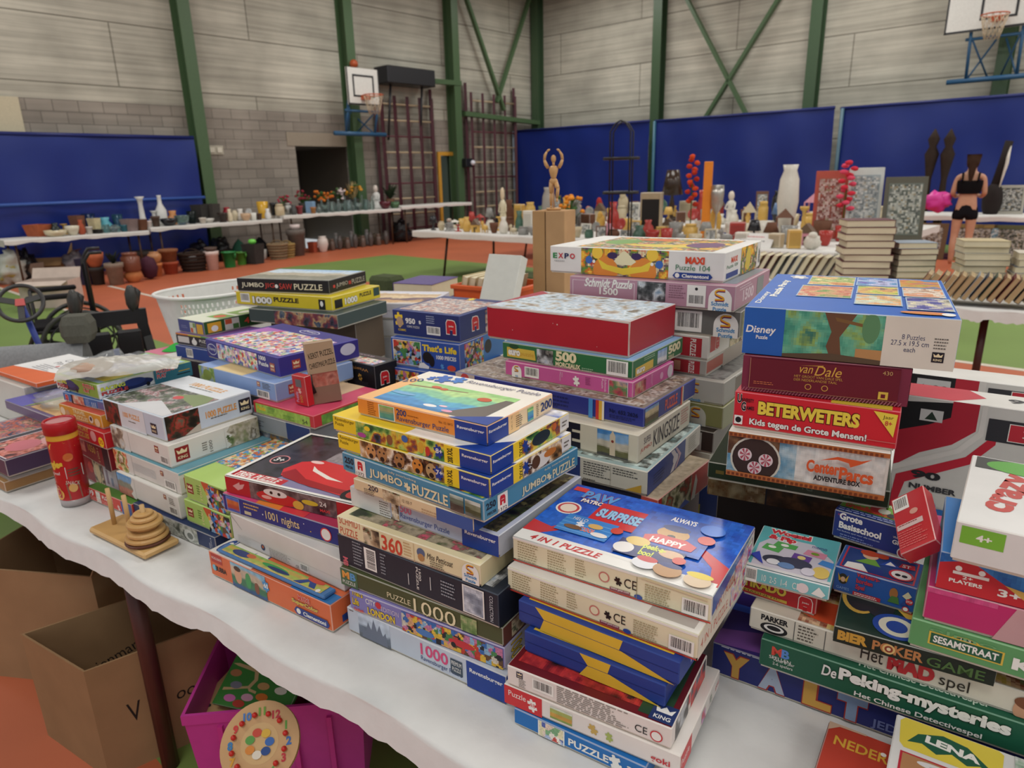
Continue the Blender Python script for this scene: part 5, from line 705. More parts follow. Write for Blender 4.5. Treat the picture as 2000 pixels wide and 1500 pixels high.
pbox('R4', PB, 'wide royal blue puzzle box with orange lettering and number 2626', JP, dict({'*': PUB}, T='#8a8078'), dict(F=[('r', 0, 0, .12, 1, '#c8b8b0'), ('ci', .06, .7, .3, '#c84a48'), tx('PUZZLE', .3, .25, .5, '#d8543a', w=.2, b=.03), fine(.54, .7, .14, 3, .2, '#1c2260'), tx('1500', .54, .2, .2, '#1c2260', w=.05), ('r', .745, 0, .765, 1, '#4a90d0'), ('r', .78, 0, .795, 1, '#c83a34'), ('r', .795, 0, .81, 1, '#e0b040'), ('r', .81, 0, .82, 1, '#e8e0d0'), tx('Nr. 652 2626', .845, .5, .2, '#141a48', w=.13, b=.03), fine(.845, .36, .12, 2, .1, '#1c2260')], R=[('pic', .02, .08, .26, .92, 'land', ['#6a98c8', '#c8b890', '#5a4a30', '#4a5a38'], 4), tx('PUZZLE', .38, .25, .55, '#d8543a', w=.24, b=.03), ('r', .69, 0, .72, 1, '#c83a34'), ('r', .72, 0, .74, 1, '#e0d0a8')], T=[('pic', .02, .03, .98, .97, 'fine', ['#6a5a50', '#a89888', '#8a7060', '#c8c0b8', '#5a4038', '#b8a890'], 6)]), edge='#5a62a8')
pbox('R3', PB, 'pink puzzle box with a flower and fruit picture and white rotated lettering', JP, '#cb5c9c', dict(F=[('S', .1, .45, .75, 'W', 'Sch'), ('bar', .17, .2, .29, .85), fine(.17, .1, .06, 1, .1), ('t', 'Alte\nMeister', .46, .9, .025, '#e8c8dc', dict(rot=-90, w=.6)), ('jig', .59, .5, .4, 'W', .2), fine(.66, .8, .04, 5, .1, '#8a3a68'), ('t', 'Schmidt\nPuzzle', .78, .92, .035, '#f0d8e8', dict(rot=-90, w=.75)), ('r', .83, .08, .97, .95, '#d8c8d0'), ('pic', .835, .1, .965, .92, 'fine', ['#3a2a3a', '#b84a58', '#4a8a58', '#c8a888', '#6a6a9a'], 5)], R=[('pic', .05, .15, .3, .85, 'fine', ['#3a2a3a', '#b84a58', '#c8a888', '#8a8aa8'], 6), ('t', 'Schmidt\nPuzzle', .42, .9, .04, '#e8c8dc', dict(rot=-90, w=.7)), ('ci', .68, .5, .22, '#e0a8c8'), ('e', .9, .5, .07, .4, '#d8d0d8')]))
pbox('R2', PB, 'green 500 piece puzzle box under the worn red box', JP, dict({'*': '#2a6e42'}, T='#8ab0d8'), dict(F=[('p', [(.04, .2), (.04, .75), (.27, .75), (.28, .2)], '#d8b84a'), tx('euro', .05, .3, .32, 'W', w=.1, b=.06, ol='K'), tx('puzzle', .155, .3, .3, '#c89a3a', w=.11), ('e', .1, .82, .04, .14, '#1c4a2c'), ('pic', .29, .1, .42, .9, 'fine', 'snow', 5), tx('500', .44, .4, .55, 'cr', w=.16, b=.05), tx('MORCEAUX', .44, .1, .26, 'cr', w=.19, b=.04), fine(.64, .2, .1, 2, .1, '#a8c8a8'), ('bar', .82, .12, .97, .92)], R=[('p', [(.05, .12), (.05, .55), (.38, .6), (.38, .15)], '#d8b84a'), tx('euro', .07, .2, .26, 'W', w=.15, b=.05, ol='K'), ('pic', .46, .1, .65, .9, 'land', ['#88a8d8', '#a8b8d0', '#e0e0e0', '#5a5a68'], 5), tx('500', .68, .4, .5, 'cr', w=.26, b=.05), tx('TEILE', .68, .12, .2, 'cr', w=.12, b=.03), fine(.2, .85, .22, 2, .1, '#a8c8a8')]))
pbox('R1', PB, 'large worn red puzzle box with a cloudy landscape lid in the middle', JP, dict({'*': '#b0182c'}, T='#b8c0c8', R='#a81a2c'), dict(F=[('ci', .2, .35, .015, '#d8b0b0'), ('ci', .5, .7, .012, '#d8b0b0'), ('ci', .53, .68, .02, '#e0c0b8'), ('ci', .8, .2, .012, '#d8b0b0'), ('p', [(0, .96), (.05, .94), (.2, .965), (.4, .95), (.7, .97), (1, .94), (1, 1), (0, 1)], '#d8ccc4')], R=[('p', [(0, 0), (.02, .02), (.012, .5), (.025, 1), (0, 1)], '#d8c8b8')],
  T=[('pic', .0, .02, .99, .98, 'fine', ['#8a7a6a', '#a89a88', '#c8c8c4', '#b8ccdc', '#dce4ea', '#a8b8c0', '#7a7060'], 6), ('p', [(0, 0), (.02, .3), (.1, .9), (0, 1)], '#a8283c')]), edge='#d0b8b0')
# ---- Schmidt-style stack behind
def spl(key, lab, c, F, Rr=None, T=None, **k): return pbox(key, PB, lab, JP, c, dict(F=F, R=Rr or [], T=T or []), **k)
spl('S10', 'dark blue box at the foot of the stack behind the red box stack', '#24356a', [('r', .4, .1, .8, .35, '#a8a040')], [('pic', 0, 0, 1, 1, 'fine', ['#a8b0b8', '#8a98a8', '#c8ccd0'], 4)])
spl('S9', 'pale photo puzzle box near the foot of the back stack', dict({'*': '#c8c8b8'}), [], [('pic', .05, .05, .95, .95, 'fine', ['#c8ccb8', '#a8b090', '#d8d8cc', '#8aa098'], 5)])
spl('S8', 'dark brown box with a wide bar code in the back stack', '#3a322e', [('r', .3, .05, .86, .9, '#b8b8b4'), ('bar', .42, .08, .82, .88)], [('r', 0, 0, 1, 1, '#6a645c')])
SCH = 'Schmidt'
spl('S7', 'olive puzzle box with a rainbow letter badge in the back stack', '#8a8a58', [('S', .68, .42, .9, '#c8c8bc', SCH)], [('r', 0, 0, 1, 1, '#7a7a54')])
spl('S6', 'light grey puzzle box with a rainbow letter badge in the back stack', '#bdbab2', [('S', .66, .45, .85, '#bdbab2', SCH)], [('r', .0, 0, .2, 1, '#8a867e'), ('r', .2, .1, .5, .9, '#5a4a3a')], [('pic', .05, .05, .95, .95, 'fine', ['#6a6a6a', '#8a8a88', '#9a9a98', '#5a5a58'], 4)])
RP = [('r', .56, .1, .92, .9, '#b03038'), ('t', 'PUZZLE', .78, .85, .07, 'W', dict(rot=-90, w=.72, b=.02)), ('r', .6, .2, .68, .8, '#d8a080')]
spl('S5', 'grey puzzle box with a red side label, second of its two', '#b0aca4', RP, [('r', 0, .2, .3, .9, '#a8584a'), ('r', .3, 0, 1, 1, '#a89c90')])
spl('S4', 'white puzzle box with a red side label under the grey badge box', '#dcd8d0', RP, [('r', .03, .3, .2, 1, '#c03038'), ('jum', .16, .6, .5), ('pic', .4, .05, .9, .9, 'fine', 'street', 4)])
ARCH = [('S', .92, .45, .9)]
spl('S3', 'dark grey puzzle box with an arched rainbow badge', '#6a6a66', [('bar', .62, .12, .78, .9), ('r', .05, .12, .6, .9, '#585854'), ('r', .4, .2, .5, .25, '#c8c8c0')] + ARCH, [('pic', .05, .05, .95, .95, 'fine', ['#6a6a50', '#8a8a6a', '#5a5a44'], 3)])
spl('S2', 'mauve 1500 piece puzzle box with white script lettering', '#b68a9c', [('r', .02, .84, .42, .86, '#e0ccd4'), ('r', .02, .1, .024, .86, '#e0ccd4'), ('r', .42, .1, .424, .86, '#e0ccd4'), tx('Schmidt Puzzle', .1, .6, .36, 'W', w=.31, sh=.3, b=.03), tx('1500', .2, .3, .3, 'W', w=.12, b=.03), ('pic', .44, .2, .61, .96, 'fine', 'snow', 4), fine(.63, .85, .1, 6, .09, '#8a6070'), ('r', .735, .1, .84, .95, 'W'), ('ci', .787, .8, .06, 'K'), ('bar', .74, .14, .835, .6)] + ARCH, [tx('1500', .2, .25, .45, '#e0ccd4', w=.3, b=.03), ('r', .6, .2, .8, .9, '#8a9090'), fine(.1, .85, .4, 2, .1, '#e0ccd4')], [('r', .7, .1, .98, .95, '#8a9098')])
FR = [('pic', .2, .02, .71, .98, 'fine', 'fruit', 5, .004), ('ci', .35, .2, .5, '#e08a38'), ('ci', .57, .2, .5, '#e08a38'), ('p', [(.3, .62), (.36, .4), (.45, .3), (.56, .4), (.62, .62), (.6, .25), (.46, .06), (.33, .25)], '#e8cc40'), ('p', [(.45, .9), (.4, .55), (.42, .42), (.5, .42), (.53, .55), (.47, .9)], '#e8e0b8'), ('e', .39, .74, .03, .12, '#3a2858'), ('e', .53, .74, .03, .12, '#3a2858'), ('ci', .3, .82, .22, '#f0c848'), ('ci', .62, .82, .22, '#f0c848'), ('ci', .25, .55, .14, '#3a68b8'), ('ci', .66, .5, .14, '#3a68b8'), ('ci', .28, .5, .06, 'W'), ('ci', .62, .5, .06, 'W')]
spl('S1', 'white 104 piece puzzle box with a fruit picture on top of the back stack', dict({'*': '#e4e2de'}), FR + [tx('E', .02, .55, .2, '#2a8a4a', w=.028, b=.03), tx('X', .055, .55, .2, '#c8303a', w=.032, b=.03), tx('P', .095, .55, .2, '#1c2a5a', w=.028, b=.03), tx('O', .13, .55, .2, '#c8303a', w=.032, b=.03), fine(.03, .44, .08, 1, .08, '#a8a8a8'), tx('MAXI', .8, .58, .24, '#d84a2a', w=.1, b=.05), tx('Puzzle 104', .75, .36, .18, '#3a7a58', w=.18), ('p', [(.75, .07), (.735, .17), (.75, .28), (.93, .28), (.945, .17), (.93, .07)], '#26408a'), ('ci', .76, .175, .08, 'W'), tx('Clementoni', .785, .11, .12, 'W', w=.14, b=.03)],
   [tx('MAXI', .16, .58, .2, '#d84a2a', w=.16, b=.04), tx('Puzzle 104', .06, .42, .12, '#3a7a58', w=.28), ('r', .05, .1, .35, .28, '#26408a'), ('pic', .42, .02, .88, .98, 'fine', 'fruit', 6), ('e', .62, .5, .07, .4, '#d8c050'), ('ln', .93, .2, .6, 2, .03, 'K', 1)],
   [('pic', .16, .03, .93, .92, 'fine', 'fruit', 8, .005), ('e', .6, .3, .2, .1, '#e0c848'), ('e', .3, .5, .1, .2, '#6a9a3a'), ('e', .8, .45, .1, .2, '#6a3a68'), ('e', .45, .75, .12, .1, '#d87030')], edge='W')
# ---- right hand stack
pbox('D7', 'game_box', 'large dark box at the foot of the stack topped by the blue eight puzzle box', 'board game', '#2e2622', {})
pbox('D6', 'game_box', 'brown game box with coffee beans picture under the dark green box', 'board game', '#4a3c2c', dict(F=[('pic', 0, .0, .35, 1, 'fine', ['#a89878', '#8a7a5a', '#6a4a2a', '#b8a888'], 4), ('r', .35, 0, .36, 1, '#1c1c28'), ('pic', .36, 0, 1, 1, 'fine', ['#1c1612', '#3a2418', '#5a3a24', '#241a14'], 5)]))
pbox('D5', 'game_box', 'dark green box with upside down lettering below the parks adventure box', 'board game', '#22301f', dict(F=[tx('Time Birchwood', .82, .85, .55, '#4a5648', w=.6, rot=180), ('r', .05, .4, .1, .6, '#6a5a2a')], R=[('r', 0, 0, 1, 1, '#1c2a1c')]))
ORN = [('r', .0, .0, 1, .12, '#b86a38'), ('r', 0, .9, 1, 1, '#b86a38')] + [('r', .012 + .03 * i, .03, .03 + .03 * i, .09, '#7a3a1c') for i in range(32)] + [('r', .012 + .03 * i, .92, .03 + .03 * i, .98, '#7a3a1c') for i in range(32)]
CPF = [('r', 0, 0, 1, .05, '#d8d4c8'), ('pic', 0, .12, .58, .9, 'fine', ['#3a6a8a', '#6a98b0', '#a8c0c8', '#c8d0d0'], 5), ('pic', .45, .12, .98, .9, 'fine', ['#d0d4d0', '#dcd8d0', '#c8ccc8'], 6), ('pic', 0, .5, .34, .9, 'fine', ['#2a1c14', '#5a3a24', '#8a6a48'], 7), ('ci', .19, .44, .5, '#d0ccbc'), ('ci', .19, .44, .46, '#3a2a22')]
for (u, v) in ((.12, .52), (.19, .26), (.26, .46)):
    CPF += [('ci', u, v, .14, '#e0cccc')] + [('p', [(u, v), (u + .034 * math.cos(k * PI / 3.5), v + .14 * math.sin(k * PI / 3.5)), (u + .034 * math.cos(k * PI / 3.5 + .45), v + .14 * math.sin(k * PI / 3.5 + .45))], '#b04a58') for k in range(7)]
CPF += ORN + [tx('Center', .52, .4, .26, '#d85a2c', w=.2, b=.04), tx('Parcs', .72, .32, .28, '#d85a2c', w=.2, b=.04), ('p', [(.6, .68), (.7, .8), (.84, .78), (.9, .84), (.83, .7), (.78, .62), (.77, .7), (.7, .74)], '#d85a2c'), tx('ADVENTURE BOX', .57, .24, .11, 'K', w=.28, b=.04)]
pbox('D4', 'game_box', 'white adventure box with orange ornament bands and sweets picture', 'board game', '#dcd8ce', dict(F=CPF, R=[('r', 0, 0, 1, 1, '#6a7a5a')]))
BWF = [tx('BETERWETERS', .16, .45, .36, '#ecd24a', w=.62, b=.05, ol='#5a1410', ow=.05), tx('Kids tegen de Grote Mensen!', .11, .1, .22, 'W', w=.72, b=.03, ol='#3a1210', ow=.03), tx('U', .02, .7, .24, 'K', w=.03, b=.04, ol='W'), tx('NIVERSITY', .05, .74, .1, 'K', w=.08, b=.02), tx('G', .05, .5, .24, 'K', w=.03, b=.04, ol='W'), tx('AMES', .085, .54, .1, 'K', w=.05, b=.02), ('r', .01, .12, .065, .36, 'W'), ('e', .037, .24, .02, .08, 'K'), ('r', 0, .06, .11, .08, '#d88a80'), ('r', .83, .2, 1, .22, '#c8706a'), ('p', [(.85, .95), (.985, .92), (.975, .35)], '#ecd24a'), tx('Jaar', .905, .76, .11, '#3a2a10', w=.06), tx('8+', .92, .62, .12, '#c8303a', w=.04, b=.02)]
pbox('D3', 'game_box', 'bright red quiz game box with big yellow lettering', 'board game', '#cf2430', dict(F=BWF, T=[('r', .6, 0, .95, .2, '#d8b83a')]), edge='#d8606a')
DAF = [('r', 0, 0, .05, 1, '#7a2a42'), ('r', 0, 0, 1, .12, '#7a2a42'), ('r', .94, 0, 1, 1, '#7a2a42')] + [('p', [(.005 + .02 * i, .01), (.02 + .02 * i, .11), (.026 + .02 * i, .11), (.011 + .02 * i, .01)], '#a86a7a') for i in range(48)] + [('r', .05, .12, .94, .95, '#681628'), ('r', .05, .12, .94, .128, '#b88a68'), ('r', .05, .12, .053, .95, '#b88a68'), tx('van', .36, .66, .16, '#d8a848', w=.08, sh=.3), tx('Dale', .45, .62, .26, '#d8a848', w=.16, sh=.3), ('p', [(.36, .86), (.5, .9), (.5, .88)], '#d8a848'), tx('HET GROOT VAN DALE SPEL\nDER NEDERLANDSE TAAL', .33, .44, .06, '#c89a48', w=.29), ('ci', .42, .3, .08, '#c89a48'), ('ci', .42, .3, .06, '#681628'), ('ci', .52, .3, .08, '#c89a48'), ('ci', .52, .3, .06, '#681628'), fine(.08, .3, .16, 2, .05, '#c8704a'), tx('430', .84, .8, .1, '#c8a068', w=.055), ('r', .83, .16, .885, .36, '#d8b84a'), ('r', .845, .2, .87, .3, '#681628')]
pbox('D2', 'game_box', 'maroon dictionary game box with gold script lettering', 'board game', '#6e1c30', dict(F=DAF, R=[('r', 0, 0, 1, 1, '#5a1626')]), edge='#8a4a58')
DSF = [('r', 0, 0, .21, 1, '#1f5fb4'), tx('Disney', .015, .42, .2, 'W', w=.155, sh=.15, b=.02), tx('Puzzle', .07, .34, .08, 'W', w=.06, b=.02), ('pic', .21, .02, .68, .98, 'fine', ['#3a8a78', '#4a9a80', '#6ab090', '#88a858', '#387868'], 5, .004), ('p', [(.4, .98), (.44, .6), (.42, .3), (.45, .02), (.5, .02), (.48, .5), (.55, .98)], '#6a4a34'), ('p', [(.45, .9), (.58, .8), (.58, .74), (.46, .82)], '#7a5a34'), ('e', .62, .72, .04, .3, '#5a8a60'), ('r', .56, .0, .68, .3, '#b88a58'), ('p', [(.21, 0), (.68, 0), (.68, .1), (.45, .16), (.21, .08)], '#5a4a38'), ('r', .68, 0, 1, 1, '#dcd6c8'), tx('8 Puzzles', .76, .56, .1, '#3a4468', w=.1), tx('27.5 x 19.5 cm', .715, .44, .1, '#3a4468', w=.165), tx('each', .775, .32, .09, '#3a4468', w=.05), fine(.9, .6, .07, 4, .06, '#6a6660'), ('king', .925, .26, .2, '#1c1c28')]
DST = [('t', 'Disney', .07, .1, .04, 'W', dict(rot=90, w=.3, b=.02)), ('t', 'Puzzle Party', .13, .28, .055, 'W', dict(rot=90, w=.5, b=.05)), ('jig', .16, .9, .1, 'W')]
DPAL = (['#c87a38', '#e8c88a', '#7aa048', '#e8e0a8'], ['#7a5ab8', '#5a98c8', '#c8c8e8', '#3a4a88'], ['#88a848', '#c8a048', '#d87a48', '#5a88a8'], ['#6a9a48', '#d8a878', '#c85a48', '#e0d0a8'], ['#4a8a48', '#c8d060', '#e0a868', '#3a5a78'], ['#e0b8a8', '#d8884a', '#e8e0d0', '#a86a40'], ['#e8e0a8', '#c8d8c8', '#e8a868', '#88b898'], ['#2a2a6a', '#5a5aa8', '#e0d8b8', '#1c1c48'])
for i, (u0, v0, u1, v1) in enumerate(((.24, .68, .5, .96), (.52, .72, .74, .96), (.76, .72, .97, .95), (.22, .33, .5, .63), (.53, .47, .74, .68), (.77, .45, .97, .68), (.53, .2, .75, .43), (.78, .14, .98, .41))): DST += [('r', u0 - .006, v0 - .01, u1 + .006, v1 + .01, '#a8c0dc'), ('pic', u0, v0, u1, v1, 'fine', DPAL[i], 20 + i, .004)]
DST += [('e', .86, .07, .12, .03, '#d8884a'), ('e', .95, .06, .03, .03, 'W')]
pbox('D1', 'jigsaw_puzzle_box', 'large blue and white box of eight puzzles on top of the right stack', JP, dict({'*': '#1f5cb2'}, F='#1f5fb4', T='#2462bc', R='#d8d2c4'), dict(F=DSF, T=DST), edge='#b8c4d4')
# ---- games at the right front
GB = 'board_game_box'; BG = 'board game'
def big(ch, u, c1, c2):   # slanted metallic capital with a dark red rim
    return [tx(ch, u, .1, .72, c1, w=.085, b=.08, ol='#a03028', ow=.04), ]
pbox('E8', GB, 'dark blue dice game box with gold and silver capitals under the green mystery game', BG, dict({'*': '#232a6e'}, T='#3a2a78'), dict(F=big('Y', .04, '#c89a48', 0) + big('A', .16, '#a8b4c8', 0) + big('L', .3, '#d0a04a', 0) + big('T', .4, '#8aa0c0', 0) + [fine(.03, .96, .2, 1, .06, '#c8c8d8'), tx('JEDEREEN', .5, .1, .3, '#6a74a8', w=.2, b=.02)], T=[('p', [(0, 0), (.3, .1), (.4, .5), (0, .2)], '#7a4a98'), ('p', [(0, .5), (.4, .55), (.4, .6), (0, .6)], '#3a5ac8')]))
GN = '#1e5a42'
pbox('E7', GB, 'long dark green mystery game box with white story lettering', BG, GN, dict(F=[tx('M', .03, .55, .3, '#d84a3a', w=.028, b=.04), tx('B', .055, .55, .3, '#5a8ad0', w=.02, b=.04), tx('SPELLEN', .025, .42, .11, 'W', w=.055), tx('Vanaf 8 jaar\n2-6 spelers', .035, .2, .1, 'W', w=.055), tx('De', .155, .46, .36, 'W', w=.035, sh=.15, b=.02, ol='#0e3020'), tx('Peking-mysteries', .195, .4, .5, 'W', w=.36, b=.05, ol='#0e3020'), tx('Het Chinese Detectivespel', .235, .1, .2, 'W', w=.27, b=.02), ('ci', .82, .4, .28, '#c88a3a')], T=[tx('Het Chinese Detectivespel', .235, .03, .1, '#c8d8c8', w=.27, b=.02)]), edge='#5a8a70')
pbox('E5', GB, 'long cream satire game box with red and black lettering', BG, '#d9d4c4', dict(F=[tx('PARKER', .03, .6, .25, 'K', w=.07, b=.05), ('e', .065, .32, .035, .24, 'K'), ('e', .065, .34, .026, .16, 'W'), ('e', .065, .35, .018, .1, 'K'), ('r', .115, .1, .117, .95, '#5a5a58'), fine(.125, .8, .05, 5, .14), ('r', .19, .1, .192, .95, '#5a5a58'), tx('Het', .275, .3, .55, '#2a2624', w=.05), tx('MAD', .335, .22, .62, '#c0303a', w=.1, b=.07), tx('spel', .445, .14, .58, '#2a2624', w=.06), ('e', .62, .3, .03, .5, '#c89878'), ('e', .62, .6, .03, .25, '#7a4a30')], T=[('pic', .12, .02, .9, .98, 'fine', ['#d87a48', '#c8b048', '#e8c8a0', '#8a3a28', '#6a7a48', '#d8d0b8'], 4), ('e', .2, .25, .1, .16, '#d0502c')]))
pbox('E6', GB, 'dark green poker game box with card suit symbols', BG, '#173226', dict(F=[('r', 0, 0, 1, 1, '#15221c'), tx('BIER', .03, .22, .6, '#c8963c', w=.2, b=.06), tx('POKER', .26, .2, .6, '#b87a4a', w=.32, b=.03), ('ci', .365, .48, .3, '#d8b878'), ('ci', .365, .48, .2, '#8a3a28'), ('ci', .365, .48, .1, '#e0d0a8'), tx('GAME', .6, .18, .55, '#4a6a3a', w=.34, b=.01)], T=[('e', .14, .5, .13, .24, '#d0a848'), ('e', .22, .7, .13, .2, '#d0a848'), ('e', .15, .5, .11, .2, '#2a2c30'), ('e', .22, .7, .11, .17, '#2a2c30'), ('e', .28, .45, .1, .18, '#2a2c30'), ('p', [(.28, .65), (.42, .85), (.62, .7), (.62, .4), (.46, .35)], '#d0a848'), ('p', [(.32, .64), (.43, .78), (.6, .68), (.58, .45), (.47, .42)], '#c8603a'), ('r', .55, .12, .78, .6, '#c8a040'), ('e', .4, .2, .16, .17, '#2a4aa0'), ('e', .4, .2, .12, .13, '#e0dcc8'), ('e', .4, .2, .07, .08, '#2a4aa0')]))
pbox('E2', GB, 'red stick game box with yellow lettering under the turquoise memory box', BG, dict({'*': '#b8242c'}, T='#d8c8a8'), dict(F=[tx('TIKADO', .0, .42, .42, '#e0c848', w=.6, b=.05, ol='#3a1210'), ('p', [(0, .2), (.62, .16), (.62, .28), (0, .32)], '#d0b048'), tx('MAGNETIC', .03, .2, .08, '#3a1210', w=.5), ('jum', .86, .42, .55)], T=[('pic', 0, 0, 1, 1, 'fine', ['#d8c8a8', '#c84a38', '#e8d860', '#e8e0d0'], 4)]))
x, y, th, A, B, h, z = BX['E1']
pbox('E1', GB, 'turquoise and white memory game box with small picture cards on its lid', BG, dict({'*': '#62b2b8'}, F='#7ac0c4', T='#62b2b8', R='#5aa8b0'), dict(F=[('bar', .02, .1, .16, .95), tx('10  2-5  1-4', .22, .3, .4, 'W', w=.3), tx('CE', .58, .3, .4, 'W', w=.08), ('ci', .7, .5, .3, '#e8d8d8'), ('p', [(.8, .3), (.88, .8), (.96, .4), (.92, .2)], 'W')],
  T=[('p', [(.06, .05), (.95, .05), (.97, .5), (.7, .78), (.2, .78), (.05, .55)], '#ccc8d4'), tx('Woezel\n& Pip', .12, .68, .1, '#d03a44', w=.52, b=.06, ol='W', ow=.06), tx('memo', .68, .7, .05, '#4a4a88', w=.18), ('p', [(.1, .45), (.32, .42), (.36, .55), (.14, .58)], '#5aa85a'), ('p', [(.22, .56), (.5, .56), (.52, .66), (.26, .68)], '#5aa85a'), ('p', [(.6, .52), (.86, .5), (.88, .62), (.64, .64)], '#d890a8'), ('p', [(.48, .36), (.7, .34), (.72, .48), (.5, .5)], '#6a4a98'), ('p', [(.8, .38), (.98, .34), (.98, .46), (.84, .48)], '#4a8ad0'), ('e', .22, .52, .05, .03, 'W'), ('e', .36, .61, .05, .03, 'W'), ('e', .74, .57, .05, .03, '#7a9a38'), ('e', .6, .42, .05, .04, '#e0d088'), ('e', .36, .25, .2, .1, '#3a3c4c'), ('e', .55, .28, .2, .1, '#44465a'), ('e', .3, .2, .08, .06, '#e0e0e4'), ('e', .46, .18, .1, .06, '#6a8ab8'), ('e', .86, .2, .1, .12, '#e0c46a'), ('e', .72, .16, .08, .08, '#d8d4e0'), ('p', [(.0, .0), (1, 0), (1, .06), (0, .06)], '#d8d8d8'), ('p', [(.0, .25), (.2, .1), (.1, .35)], '#3a4ab0')]), edge='#dfe4e4', geom=(x, y, th, A, B, h, z))
VS = [('r', .05, .05, .95, .95, '#c8303a'), ('r', .07, .08, .93, .92, '#28407c'), ('p', [(.1, .08), (.4, .08), (.3, .35), (.12, .3)], 'W'), ('p', [(.42, .08), (.6, .08), (.55, .3), (.44, .3)], '#2a3a80'), ('p', [(.2, .4), (.4, .72), (.52, .4)], '#6a9a38'), ('e', .36, .75, .1, .14, '#d8b090'), ('e', .34, .85, .12, .12, '#c04a28'), ('e', .5, .85, .08, .1, '#c04a28'), ('p', [(.5, .5), (.6, .8), (.74, .55)], '#2a4aa0'), ('p', [(.56, .56), (.61, .72), (.69, .58)], 'W'), ('p', [(.72, .6), (.75, .78), (.9, .8), (.92, .62)], '#c8303a'), tx('ST', .76, .63, .12, 'W', w=.1, b=.03), ('e', .78, .3, .15, .2, '#c8303a'), ('e', .78, .3, .12, .16, 'W'), ('ci', .74, .28, .05, 'K'), ('ci', .82, .28, .05, 'K')]
pbox('E4', GB, 'blue traffic sign game box with a bicycle sign on its lid', BG, '#2a5aa4', dict(F=[('e', .12, .6, .06, .2, '#2a2c20'), ('e', .12, .58, .03, .1, '#d8b090'), ('p', [(.05, .8), (.1, .55), (.07, .5)], '#c8a030'), ('p', [(.19, .8), (.14, .55), (.17, .5)], '#c8a030'), tx('GAMES', .05, .2, .1, '#8ab0e0', w=.16), tx('Verkeers-\nborden\nSpel', .28, .32, .17, '#c83a40', w=.28, b=.03, ol='#1c3a78'), ('r', .26, .12, .6, .26, '#c03038'), fine(.28, .2, .3, 2, .06, 'W'), ('e', .74, .6, .05, .2, '#a8703a'), ('p', [(.68, .25), (.72, .5), (.8, .5), (.82, .25)], '#4a7a38'), ('p', [(.84, .6), (.9, .8), (.95, .65), (.9, .5)], '#e0d8b0'), ('ci', .93, .45, .11, '#c83038'), tx('STOP', .895, .41, .08, 'W', w=.07, b=.02), ('p', [(.83, .25), (.87, .45), (.92, .28)], '#2a4488'), ('ci', .9, .16, .1, '#c83038'), ('ci', .9, .16, .07, 'W')], T=VS))
pbox('E3', GB, 'green and blue school quiz box with a circled 7 on top', BG, dict({'*': '#26367c'}, T='#7ab03e'), dict(F=[tx('HET', .05, .84, .07, '#c84a50', w=.06), tx('Grote\nBasisschool', .07, .42, .2, 'W', w=.5, b=.04), tx('het leukste spel voor alle kinderen', .06, .3, .07, '#c8d0e8', w=.5), fine(.1, .2, .4, 2, .08, '#8a98c8'), tx('VRAGENSET VOOR', .7, .62, .07, 'W', w=.24), tx('GROEP', .7, .42, .15, 'W', w=.24, b=.03), ('ci', .84, .2, .19, 'W'), ('ci', .84, .2, .16, '#b83440'), tx('7', .81, .1, .2, 'W', w=.06, b=.03)],
  T=[('ci', .15, .75, .2, '#8abc50'), ('ci', .15, .75, .16, '#7ab03e'), tx('VRAGENSET VOOR GROEP', .1, .82, .12, 'W', w=.8, b=.03), tx('GroteBasisschool', .06, .3, .26, '#d84a3a', w=.62, b=.05), ('e', .42, .6, .09, .2, '#b83038'), ('e', .5, .55, .07, .14, '#c8c8b8'), ('e', .6, .42, .05, .1, '#3a3a3a'), ('e', .83, .55, .14, .22, 'W'), ('e', .83, .55, .12, .19, '#2a4488'), tx('7', .79, .44, .24, 'W', w=.07, b=.03), ('r', 0, 0, 1, .24, '#26367c'), fine(.03, .15, .8, 2, .09, '#a8b4d8')]))
SG = '#5f9a62'
pbox('E9', GB, 'mid green pop dice game box with a street sign logo', BG, SG, dict(F=[('e', .17, .7, .045, .14, '#d8b848'), ('e', .17, .7, .037, .11, '#1f5a40'), ('p', [(.06, .3), (.06, .74), (.285, .74), (.285, .3)], '#d8b848'), ('p', [(.066, .34), (.066, .7), (.279, .7), (.279, .34)], '#1f5a40'), tx('123', .155, .73, .07, 'W', w=.03), tx('SESAMSTRAAT', .075, .4, .24, 'W', w=.195, b=.03), tx('KIMBLE', .31, .3, .38, 'W', w=.3, b=.05), tx('ernie', .4, .72, .2, '#74aa72', w=.3), tx('elmo', .06, .75, .14, '#74aa72', w=.2)]), edge='#7ab07a')
pbox('E10', GB, 'deep pink game box mended with pale tape', BG, '#bd2a68', dict(F=[('p', [(.24, 0), (.3, .98), (.52, .98), (.48, .3), (.44, 0)], '#c49a9c'), ('pic', 0, .85, .24, 1, 'fine', ['#c83a78', '#d05a8a'], 4)]))
